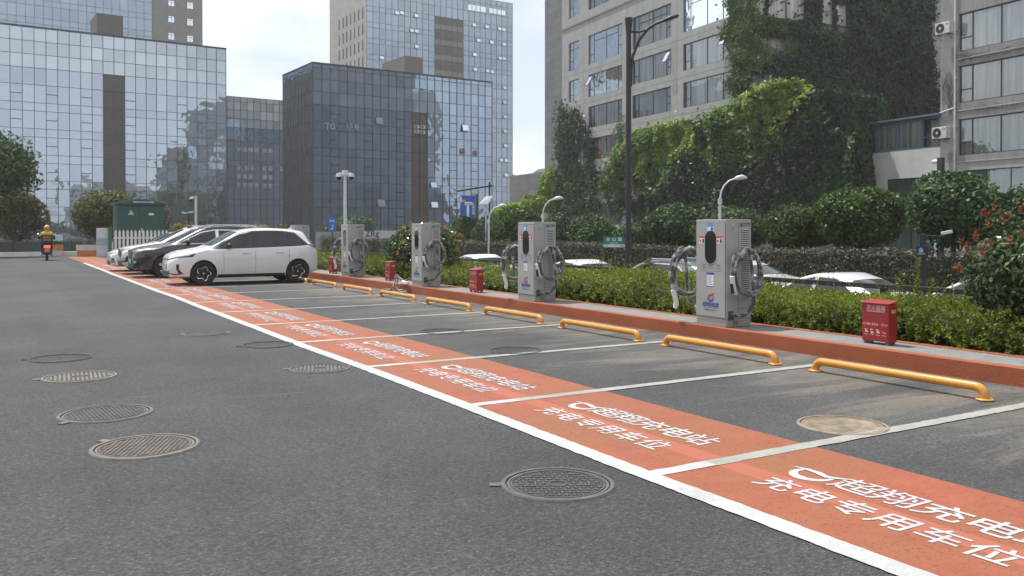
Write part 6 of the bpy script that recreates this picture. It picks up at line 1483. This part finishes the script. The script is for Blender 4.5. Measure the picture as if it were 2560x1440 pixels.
p = FR_.loc(2352, 420, -6); q = FR_.world(p[0], -6, 0); t = thing('floodlight_post', 'dark post with a grey floodlight head in front of the annex wall', 'lamp', (q[0], q[1], ROAD_Z), FR_.th); H = FR_.loc(2352, 394, -6)[1]-ROAD_Z
MB().box(-.16, .16, -.12, .12, 0, H).build('post', M_NAVYP, t, bevel=.01); MB().tube([(-.5, 0, H-.2), (-.12, 0, H-.2)], .12, 12).build('lamp_head', M_GALV, t)
# gantry with blue road signs
p = at(1172, 573, 62); t = thing('road_sign_gantry', 'black gantry with large blue direction sign above the trees', 'sign', (p[0], p[1], ROAD_Z), -YAW+.12); S_ = 62/F_PX
Zp = lambda py: EYE-(py-573)*S_-ROAD_Z; Xp = lambda px: (px-1172)*S_
MB().box(Xp(1222), Xp(1226), -.06, .06, 0, Zp(455)).build('post', M_POLE, t); MB().tube([(Xp(1142), 0, Zp(478)), (Xp(1232), 0, Zp(463))], .075, 10).build('beam', M_POLE, t); MB().box(Xp(1190), Xp(1194), -.08, .08, 0, Zp(487)).build('post', M_POLE, t)
M_BLUE = mat('blue_sign_face', (.02, .10, .42), .35); x0, x1 = Xp(1151), Xp(1189); MB().box(x0, x1, .0, .07, Zp(542), Zp(489)).build('sign_panel', M_BLUE, t)
MB().box(x0, x0+.10, -.006, -.001, Zp(506), Zp(492)).build('white_bar', M_WL, t); MB().box(x0+.14, x0+.38, -.006, -.001, Zp(505), Zp(497)).build('red_plate', M_STICK_R, t); text('plate_lettering', '出口', .12, M_WL, t, (x0+.26, -.012, Zp(504)), (1, 0, 0), (0, 0, 1), .01); MB().box(x0+.30, x0+.85, -.006, -.001, Zp(513), Zp(505)).build('white_plate', M_WL, t); text('plate_lettering', '米山路', .15, M_INK, t, (x0+.58, -.012, Zp(512)), (1, 0, 0), (0, 0, 1), .01)
for k, c in enumerate('人民大道'): text('lettering', c, .22, M_WL, t, (x1-.16, -.008, Zp(513+k*7.5)), (1, 0, 0), (0, 0, 1), .01)
MB().box(x0+.45, x0+.62, -.006, -.001, Zp(542), Zp(513)).build('white_arrow', M_WL, t); sp_ = MB().sphere((Xp(1147), 0, Zp(493)), .10, 12, 8); sp_.build('camera', M_GALV, t, 60)
p = at(830, 560, 72); t = thing('blue_road_sign', 'small blue road sign with a white arrow, left of the white camera pole', 'sign', (p[0], p[1], ROAD_Z), -YAW+.1); S_ = 72/F_PX; Zq = lambda py: EYE-(py-573)*S_-ROAD_Z
MB().box(-.32, .30, 0, .05, Zq(580), Zq(541)).build('sign_panel', M_BLUE, t); MB().tube([(.02, .05, 0), (.02, .05, Zq(541))], .05, 8).build('post', M_POLE, t); text('lettering', '停车', .22, M_WL, t, (0, -.008, Zq(555)), (1, 0, 0), (0, 0, 1), .01)
ar = MB(); ar.poly([(.05, -.006, Zq(571)), (.09, -.006, Zq(571)), (.09, -.006, Zq(561)), (.05, -.006, Zq(561))]); ar.poly([(-.10, -.006, Zq(574)), (.09, -.006, Zq(574)), (.09, -.006, Zq(571.2)), (-.10, -.006, Zq(571.2))]); ar.build('arrow', M_WL, t)
p = at(1215, 545, 55); t = thing('solar_panel_pole', 'grey pole with tilted solar panel and white control box, right of the blue sign', 'solar panel', (p[0], p[1], ROAD_Z), -YAW); S_ = 55/F_PX; Zs = lambda py: EYE-(py-573)*S_-ROAD_Z
MB().tube([(0, 0, 0), (0, 0, Zs(500))], .05, 10).build('post', M_GALV, t); MB().add([(-.48, .1, Zs(513)), (.12, -.3, Zs(513)), (.46, -.15, Zs(492)), (-.02, .35, Zs(492)), (-.48, .1, Zs(511)), (.12, -.3, Zs(511)), (.46, -.15, Zs(490)), (-.02, .35, Zs(490))], [(0,3,2,1),(4,5,6,7),(0,1,5,4),(1,2,6,5),(2,3,7,6),(3,0,4,7)]).build('panel', mat('solar_panel_back', (.30, .31, .33), .4, .3), t); MB().box(-.16, .10, -.14, -.05, Zs(531), Zs(516)).build('control_box', M_GALV, t, bevel=.01)
# shop front beyond the road
p = at(945, 573, 76); t = thing('shop_front', 'small dark shop front under a pale fascia with chunky letters', 'shop', (p[0], p[1], ROAD_Z), -3*pi/180*0+radians(3)); S_ = 76/F_PX; Zr = lambda py: EYE-(py-573)*S_-ROAD_Z; cx = .88
X = lambda px: (px-945)*S_/cx
MB().box(X(860), X(1020), .3, 6, 0, Zr(580)).build('shop_body', M_SLATE, t); MB().box(X(886), X(1012), -.5, .3, Zr(596), Zr(577)).build('fascia', mat('pale_fascia', (.50, .51, .52), .5), t); MB().box(X(868), X(886), -.4, .3, Zr(597), Zr(578)).build('fascia_return', mat('tan_fascia', (.36, .32, .27), .6), t)
MB().quad((X(888), -.505, Zr(595)), (X(896), -.505, Zr(595)), (X(896), -.505, Zr(578)), (X(888), -.505, Zr(578))).build('fascia_logo', mat('pale_teal', (.33, .46, .48), .5), t); text('shop_lettering', 'ZRg', .72, mat('plum_letters', (.10, .07, .13), .5), t, (X(925), -.51, Zr(591)), (1, 0, 0), (0, 0, 1), .01, 1.1, heavy=.03)
for a, b_ in ((888, 912), (914, 938), (940, 970), (972, 1000)): MB().box(X(a), X(b_), .25, .29, .1, Zr(598)).build('shop_window', GL_C, t)
sl = thing('low_barrier', 'white horizontal barrier rail in front of the shop front', 'barrier', at(900, 632, 68)-np.array([0, 0, 0]), radians(3)); MB().box(-4.5, 6, -.04, .04, -.05, .06).build('rail', M_GALV, sl); 
for u in (-4, -1.5, 1, 3.5, 5.5): MB().box(u-.04, u+.04, -.03, .03, -.9, -.05).build('post', M_GALV, sl)

# ---- far left corner of the lot
# low white wall with dark boards behind
MB_w = MB(); MB_w.box(-40, 4.25, 57.0, 57.35, 0, .26); tag(MB_w.build('low_wall', mat('white_wall_paint', (.60, .60, .58), .7), bevel=.01), 'low white kerb wall closing the far end of the aisle', 'wall')
dk = thing('dark_boarding', 'dark boards standing behind the low white wall at far left', 'fence', (0, 57.7, 0)); MB().box(-40, 4.6, 0, .08, 0, .85).build('boards', mat('dark_boards', (.035, .045, .05), .5), dk)
for u in range(-38, 5, 3): MB().box(u-.04, u+.04, -.03, -.001, 0, .9).build('post', M_TRIM, dk)
M_OPLANT = mat('orange_planter', (.50, .17, .05), .6); M_GPLANT = mat('pale_planter', (.48, .47, .44), .7)
def planter(px0, px1, y, top_pale, label, seed):
    x0, x1 = gy(px0, 640, y)[0], gy(px1, 640, y)[0]; w = x1-x0; t = thing('planter_box', label, 'planter', ((x0+x1)/2, y, .004), 0, 'orange and white planters')
    lo, hi = (M_OPLANT, M_GPLANT) if top_pale else (M_GPLANT, M_OPLANT)
    MB().box(-w/2, w/2, 0, .5, 0, .33).build('lower_box', lo, t, bevel=.012); MB().box(-w/2-.03, w/2+.03, -.02, .52, .335, .66).build('upper_box', hi, t, bevel=.012)
    r = np.random.default_rng(seed); n = 420; C = np.stack([r.uniform(-w/2, w/2, n), r.uniform(.02, .48, n), .66+r.uniform(0, .22, n)], 1); V, Fq = leaf_cloud(C, np.array([0, -.3, 1.]), .11, .05, .8, r); np_mesh('flowers', V, Fq, G_IVYR if top_pale else G_MID, t)
planter(194, 243, 55.2, True, 'white-over-orange planter with russet plants beside the white banner board', 3); planter(131, 157, 56.6, False, 'orange-over-white planter beside the rider', 4)
p = gy(145, 600, 57.0); t = thing('blue_board', 'small pale blue board standing behind the orange-over-white planter', 'sign', (p[0], 57.6, .0)); MB().box(-.28, .28, 0, .03, .55, 1.25).build('panel', mat('pale_blue_board', (.40, .50, .62), .5), t); MB().box(-.25, .25, .03, .06, 0, .55).build('stand', M_TRIM, t)
p = gz(256, 641); t = thing('banner_board', 'upright white and grey banner board beside the green post', 'banner', (p[0], p[1], .004), -.1); MB().box(-.31, .31, 0, .06, .02, 1.63).build('frame', mat('banner_white', (.52, .55, .57), .5), t); MB().box(-.29, .29, -.01, -.002, .62, 1.05).build('printed_patch', mat('banner_grey', (.32, .37, .42), .5), t)
p = gz(275, 641); t = thing('green_post', 'short green square post between banner board and picket fence', 'post', (p[0], p[1], .004)); MB().box(-.09, .09, -.09, .09, 0, 1.62).build('post', mat('green_post_paint', (.03, .13, .06), .6), t, bevel=.01); MB().box(-.11, .11, -.11, .11, 1.62, 1.68).build('cap', M_BARK, t)
# white picket fence
M_PICK = mat('white_picket_paint', (.66, .67, .68), .5); fx0, fx1, fy = gy(284, 600, 51.5)[0], gy(430, 600, 51.5)[0], 51.5
t = thing('picket_fence', 'white pointed picket fence in front of the green transformer kiosk', 'fence', (fx0, fy, .004)); n = int((fx1-fx0)/.20); rl_ = MB(); rl_.box(0, fx1-fx0, .02, .05, .38, .46); rl_.box(0, fx1-fx0, .02, .05, 1.05, 1.13); rl_.build('rail', M_PICK, t)
for k in range(n): b = MB(); b.prism([(-.055, .12), (.055, .12), (.055, 1.42), (0, 1.54), (-.055, 1.42)], lambda u, v, w: (u+.1+k*.20, w-.02, v), .03); b.build('picket', M_PICK, t)
# green transformer kiosk
x0, x1, yk = gy(293, 560, 56)[0], gy(411, 560, 56)[0], 56.0; t = thing('transformer_kiosk', 'dark green transformer kiosk with gabled roof and yellow warning triangle', 'kiosk', ((x0+x1)/2, yk, .0)); w = x1-x0; M_KG = mat('kiosk_green', (.012, .062, .055), .5, var=.15); M_KGD = mat('kiosk_dark', (.008, .035, .032), .6)
MB().box(-w/2, w/2, 0, 2.2, .1, 3.02).build('body', M_KG, t, bevel=.01); MB().box(-w/2-.05, w/2+.05, -.05, 2.25, 0, .1).build('plinth', M_GPLANT, t)
rf = MB(); rf.prism([(-w/2-.12, 3.02), (w/2+.12, 3.02), (w/2+.12, 3.12), (.25, 3.36), (-.25, 3.36), (-w/2-.12, 3.12)], lambda u, v, wd: (u, wd-.15, v), 2.5); rf.build('roof', M_KG, t, bevel=.012)
for u in (-w/2+.62, .42): dr = MB().box(u-.56 if u < 0 else u-.50, u+.42 if u < 0 else u+.68, -.025, 0, .25, 2.9).build('door', M_KG, t, bevel=.006)
MB().box(-.13, -.10, -.03, 0, .2, 2.95).build('door_seam', M_KGD, t); MB().box(.0, .07, -.05, -.026, 1.35, 1.62).build('door_handle', M_GALV, t); MB().box(-w/2, w/2, -.012, .0, 2.93, 2.97).build('eave_line', M_KGD, t)
tz = 2.42; MB().poly([(-.72, -.03, tz), (-.40, -.03, tz), (-.56, -.03, tz+.28)]).build('warning_sign', mat('pale_yellow_sign', (.55, .50, .36), .5), t); text('warning_mark', '⚡', .16, M_INK, t, (-.56, -.034, tz+.04), (1, 0, 0), (0, 0, 1)); MB().quad((.42, -.03, 2.40), (.70, -.03, 2.40), (.70, -.03, 2.52), (.42, -.03, 2.52)).build('name_plate', M_WL, t); MB().quad((-.45, -.16, 3.14), (.72, -.16, 3.14), (.72, -.16, 3.22), (-.45, -.16, 3.22)).build('roof_plate', mat('roof_plate_white', (.5, .54, .54), .5), t); text('plate_text', '贵州电网 南方电网公司', .075, M_KGD, t, (.14, -.164, 3.155), (1, 0, 0), (0, 0, 1))
# trees around that corner
def leafy_tree(px, pyt, pyb, w, y, label, m, nl, ll=.20, seed=0, tz=None, lumps=10):
    p = gy(px, pyt, y); dep = float((p-EYEV)@FW); rad = w/2/F_PX*dep; zb = max(.2, EYE-(pyb-573)/F_PX*dep); t = thing('leafy_tree', label, 'tree', (p[0], y, 0)); trunk(t, zb+.6, .12, seed, 7, rad*.5)
    crown(t, (0, 0, (p[2]+zb)/2), (rad, rad, (p[2]-zb)/2), nl, ll, ll*.5, m, seed+40, lumps, None, 0, .5); return t
leafy_tree(42, 452, 640, 150, 62, 'dense dark olive tree at the left edge behind the low wall', G_OLIVE, 9000, .22, 5); leafy_tree(262, 452, 640, 195, 63, 'big rounded olive-green tree behind the white planter and kiosk', G_OLIVE, 12000, .22, 6); leafy_tree(390, 480, 620, 90, 66, 'smaller tree behind the green kiosk roof', G_OLIVE, 3500, .22, 7)
leafy_tree(-45, 284, 560, 262, 58, 'bright loose tree reaching in high at the left edge', G_MID, 6500, .30, 8, None, 22)
leafy_tree(1383, 405, 560, 95, 78, 'bright green broad-leaved tree in front of the low dark grey building', G_BRIGHT, 5200, .42, 9); leafy_tree(1330, 475, 560, 90, 74, 'bright green lower tree left of the ivy sheet', G_BRIGHT, 3600, .38, 10)
leafy_tree(1270, 498, 570, 90, 66, 'bright green tree right of the solar panel', G_BRIGHT, 3200, .34, 11); leafy_tree(880, 530, 600, 150, 95, 'dim tree standing before the dark glass block, right of the white camera pole', G_DARK, 3500, .4, 12)
# wooded hill in the gap, its haze mixed into the colour
hb = MB(); xs = np.linspace(-400, 400, 80); P0 = at(1312, 573, 900); hh = [(96+30*sin(i*.21)+14*sin(i*.6+1)+6*sin(i*1.7)) if True else 0 for i in range(80)]
V = []
for i, x in enumerate(xs):
    q = P0+RT*x; V += [(q[0], q[1], -5), (q[0]+40*FW[0], q[1]+40*FW[1], hh[i]*.52), (q[0]+200*FW[0], q[1]+200*FW[1], -5)]
hb.add(V, [(3*i+k, 3*i+k+1, 3*i+k+4, 3*i+k+3) for i in range(79) for k in range(2)]); struct(hb.build('hill', mat('wooded_hill', (.13, .16, .15), .95, var=.4, scale=.05), smooth=60))

# ---- delivery rider on a scooter, seen from behind
pr = gz(118, 652); SC = thing('motor_scooter', 'dark delivery scooter with lit red tail lamp and black top box', 'scooter', (pr[0], pr[1], .004), radians(-2)); M_SCO = mat('scooter_black', (.014, .014, .016), .35)
def ring(y, z): return MB().lathe([(.13, -.05), (.25, -.055), (.265, -.03), (.27, 0), (.265, .03), (.25, .055), (.13, .05)], 24, (0, y, z), 'x')
ring(.27, .27).build('wheel', M_TYRE, SC, 40); ring(1.55, .27).build('wheel', M_TYRE, SC, 40)
bd = MB(); bd.prism([(.05, .55), (.35, .35), (1.0, .26), (1.25, .32), (1.35, .75), (1.42, .95), (1.25, .98), (1.12, .55), (.85, .50), (.75, .78), (.1, .80)], lambda u, v, w: (w-.15, u, v), .30); bd.build('body', M_SCO, SC, bevel=.04)
MB().box(-.20, .20, .02, .10, .30, .62).build('rear_fairing', M_SCO, SC, bevel=.03); MB().box(-.10, .10, -.01, .02, .34, .48).build('mud_flap', M_TYRE, SC)
MB().box(-.11, .11, -.015, .02, .43, .60).build('number_plate', mat('tan_plate', (.48, .26, .12), .5), SC, bevel=.004); MB().box(-.13, .13, -.02, .04, .64, .76).build('tail_lamp', emit_mat('lit_tail_lamp', (1, .04, .03), 4), SC, bevel=.02)
MB().box(-.27, .27, .02, .46, .86, 1.28).build('top_box', M_SCO, SC, bevel=.02); tb = text('box_lettering', '美味外卖', .085, mat('yellow_print', (.55, .36, .04), .5), SC, (0, .015, 1.12), (1, 0, 0), (0, 0, 1), .006); text('box_lettering', '准时送达', .085, MATS['yellow_print'], SC, (0, .015, 1.0), (1, 0, 0), (0, 0, 1), .006)
MB().tube([(-.36, 1.2, 1.06), (-.2, 1.28, 1.08), (0, 1.3, 1.06), (.2, 1.28, 1.08), (.36, 1.2, 1.06)], .018, 8).build('handlebar', M_SCO, SC)
for u in (-1, 1): MB().tube([(u*.3, 1.24, 1.06), (u*.36, 1.22, 1.26)], .01, 6).build('mirror_stem', M_SCO, SC); MB().sphere((u*.38, 1.22, 1.29), (.06, .015, .045), 10, 6).build('mirror', M_CHROME, SC); MB().tube([(u*.13, .75, .28), (u*.26, .72, .24)], .02, 6).build('footrest', M_SCO, SC)
RD = thing('person', 'delivery rider in yellow and black jacket and yellow helmet, seated on the scooter', 'person', (pr[0], pr[1], .004), radians(-2))
def skin_body(verts, edges, m, name, parent, sub=2):
    me = bpy.data.meshes.new(name); me.from_pydata([v[:3] for v in verts], edges, []); o = bpy.data.objects.new(name, me); COL.objects.link(o)
    md = o.modifiers.new('skin', 'SKIN'); md.use_smooth_shade = True; sd = o.modifiers.new('sub', 'SUBSURF'); sd.levels = sub; sd.render_levels = sub
    for i, v in enumerate(verts): me.skin_vertices[0].data[i].radius = (v[3], v[4] if len(v) > 4 else v[3]); me.skin_vertices[0].data[i].use_root = (i == 0)
    dg = bpy.context.evaluated_depsgraph_get(); dg.update(); me2 = bpy.data.meshes.new_from_object(o.evaluated_get(dg)); o.modifiers.clear(); o.data = me2; me2.materials.clear(); me2.materials.append(m); o.parent = parent; return o
# pelvis, spine, shoulders, arms to the grips, thighs forward, shins down, feet on the footboard
Vb = [(0, .66, .86, .16, .13), (0, .68, 1.02, .155, .12), (0, .70, 1.20, .17, .125), (0, .73, 1.36, .16, .11), (0, .76, 1.46, .065), (0, .80, 1.60, .095),
      (.20, .74, 1.36, .075), (.33, .84, 1.16, .055), (.35, 1.10, 1.07, .042), (-.20, .74, 1.36, .075), (-.33, .84, 1.16, .055), (-.35, 1.10, 1.07, .042),
      (.15, .78, .80, .10), (.20, 1.10, .82, .085), (.20, 1.16, .45, .06), (.20, 1.24, .36, .05), (-.15, .78, .80, .10), (-.20, 1.10, .82, .085), (-.20, 1.16, .45, .06), (-.20, 1.24, .36, .05)]
Eb = [(0, 1), (1, 2), (2, 3), (3, 4), (4, 5), (3, 6), (6, 7), (7, 8), (3, 9), (9, 10), (10, 11), (0, 12), (12, 13), (13, 14), (14, 15), (0, 16), (16, 17), (17, 18), (18, 19)]
mb_, nt_, b_ = new_mat('rider_clothes'); t_ = nt_.nodes.new('ShaderNodeTexCoord'); s_ = nt_.nodes.new('ShaderNodeSeparateXYZ'); nt_.links.new(t_.outputs['Object'], s_.inputs[0])
nt_.links.new(ramp(nt_, math_(nt_, 'MULTIPLY', s_.outputs[2], .5), [(.0, (.012, .012, .016)), (.608, (.012, .012, .016)), (.612, (.62, .36, .02)), (.722, (.62, .36, .02)), (.726, (.30, .17, .11)), (1, (.30, .17, .11))]), b_.inputs['Base Color']); b_.inputs['Roughness'].default_value = .8
skin_body(Vb, Eb, mb_, 'figure', RD); M_SKIN = mat('skin', (.42, .25, .17), .6)
hm = MB().sphere((0, .81, 1.64), (.125, .145, .135), 20, 14); hm.build('helmet', mat('yellow_helmet', (.66, .38, .02), .25, coat=.6), RD, 60); MB().box(-.06, .06, .655, .675, 1.60, 1.63).build('helmet_badge', M_SCO, RD, bevel=.005)
text('jacket_lettering', '美味外卖', .07, M_SCO, RD, (0, .585, 1.285), (1, 0, 0), (0, 0, 1), .006)
for u in (-1, 1):
    hv = [(u*.35, 1.12, 1.065, .034), (u*.35, 1.18, 1.07, .036), (u*.35, 1.215, 1.075, .03)]; he = [(0, 1), (1, 2)]
    for k, (dx, ln) in enumerate(((-.030, .055), (-.010, .066), (.010, .062), (.028, .048))):
        a = len(hv); hv += [(u*.35+dx, 1.245, 1.085, .010), (u*.35+dx, 1.245+ln*.4, 1.065, .009), (u*.35+dx, 1.24+ln*.25, 1.035, .008)]; he += [(2, a), (a, a+1), (a+1, a+2)]
    a = len(hv); hv += [(u*.35-u*.05, 1.19, 1.05, .011), (u*.35-u*.055, 1.23, 1.03, .009)]; he += [(1, a), (a, a+1)]
    skin_body(hv, he, M_SKIN, 'hand', RD, 1)
    MB().sphere((u*.20, 1.30, .345), (.05, .12, .045), 12, 8).build('shoe', M_SCO, RD, 60)

# ================================================================== buildings behind the camera, mirrored in the glass fronts
M_RES = stained('pale_apartment_render', (.36, .33, .30)); M_RESW = mat('apartment_window', (.04, .05, .06), .15)
for k, (x, y, w, d, h, rz, lab) in enumerate(((-38, -85, 30, 14, 21, 4, 'pale apartment block mirrored in the left glass front'), (8, -110, 34, 16, 27, -3, 'taller pale apartment block mirrored in the middle of the left glass front'), (58, -70, 30, 16, 18, 6, 'wide pale block mirrored near the right of the left glass front'), (95, -20, 20, 30, 24, 0, 'pale block mirrored low in the dark glass block'))):
    t = thing('apartment_block', lab, 'building', (x, y, 0), radians(rz)); MB().box(-w/2, w/2, -d/2, d/2, -1, h).build('walls', M_RES, t)
    for fl in range(int(h/3)-1):
        bm_ = MB()
        for u in np.arange(-w/2+1.2, w/2-1.5, 2.9): bm_.box(u, u+1.6, d/2, d/2+.03, 1+fl*3, 2.6+fl*3)
        for u in np.arange(-d/2+1.2, d/2-1.5, 2.9): bm_.box(-w/2-.03, -w/2, u, u+1.6, 1+fl*3, 2.6+fl*3)
        bm_.build('window_row', M_RESW, t)

# ================================================================== air
hz = MB(); hz.box(-130, 170, -130, 260, -2.0, 74); o = hz.build('haze', new_mat('haze_air')[0]); o['kind'] = 'stuff'; o['label'] = 'pale summer haze in the air'
nt = MATS['haze_air'].node_tree; nt.nodes.remove(nt.nodes['Principled BSDF']); pv = nt.nodes.new('ShaderNodeVolumePrincipled'); pv.inputs['Density'].default_value = .00055; pv.inputs['Color'].default_value = (.93, .97, 1.0, 1); pv.inputs['Anisotropy'].default_value = .45
nt.links.new(pv.outputs['Volume'], nt.nodes['Material Output'].inputs['Volume'])
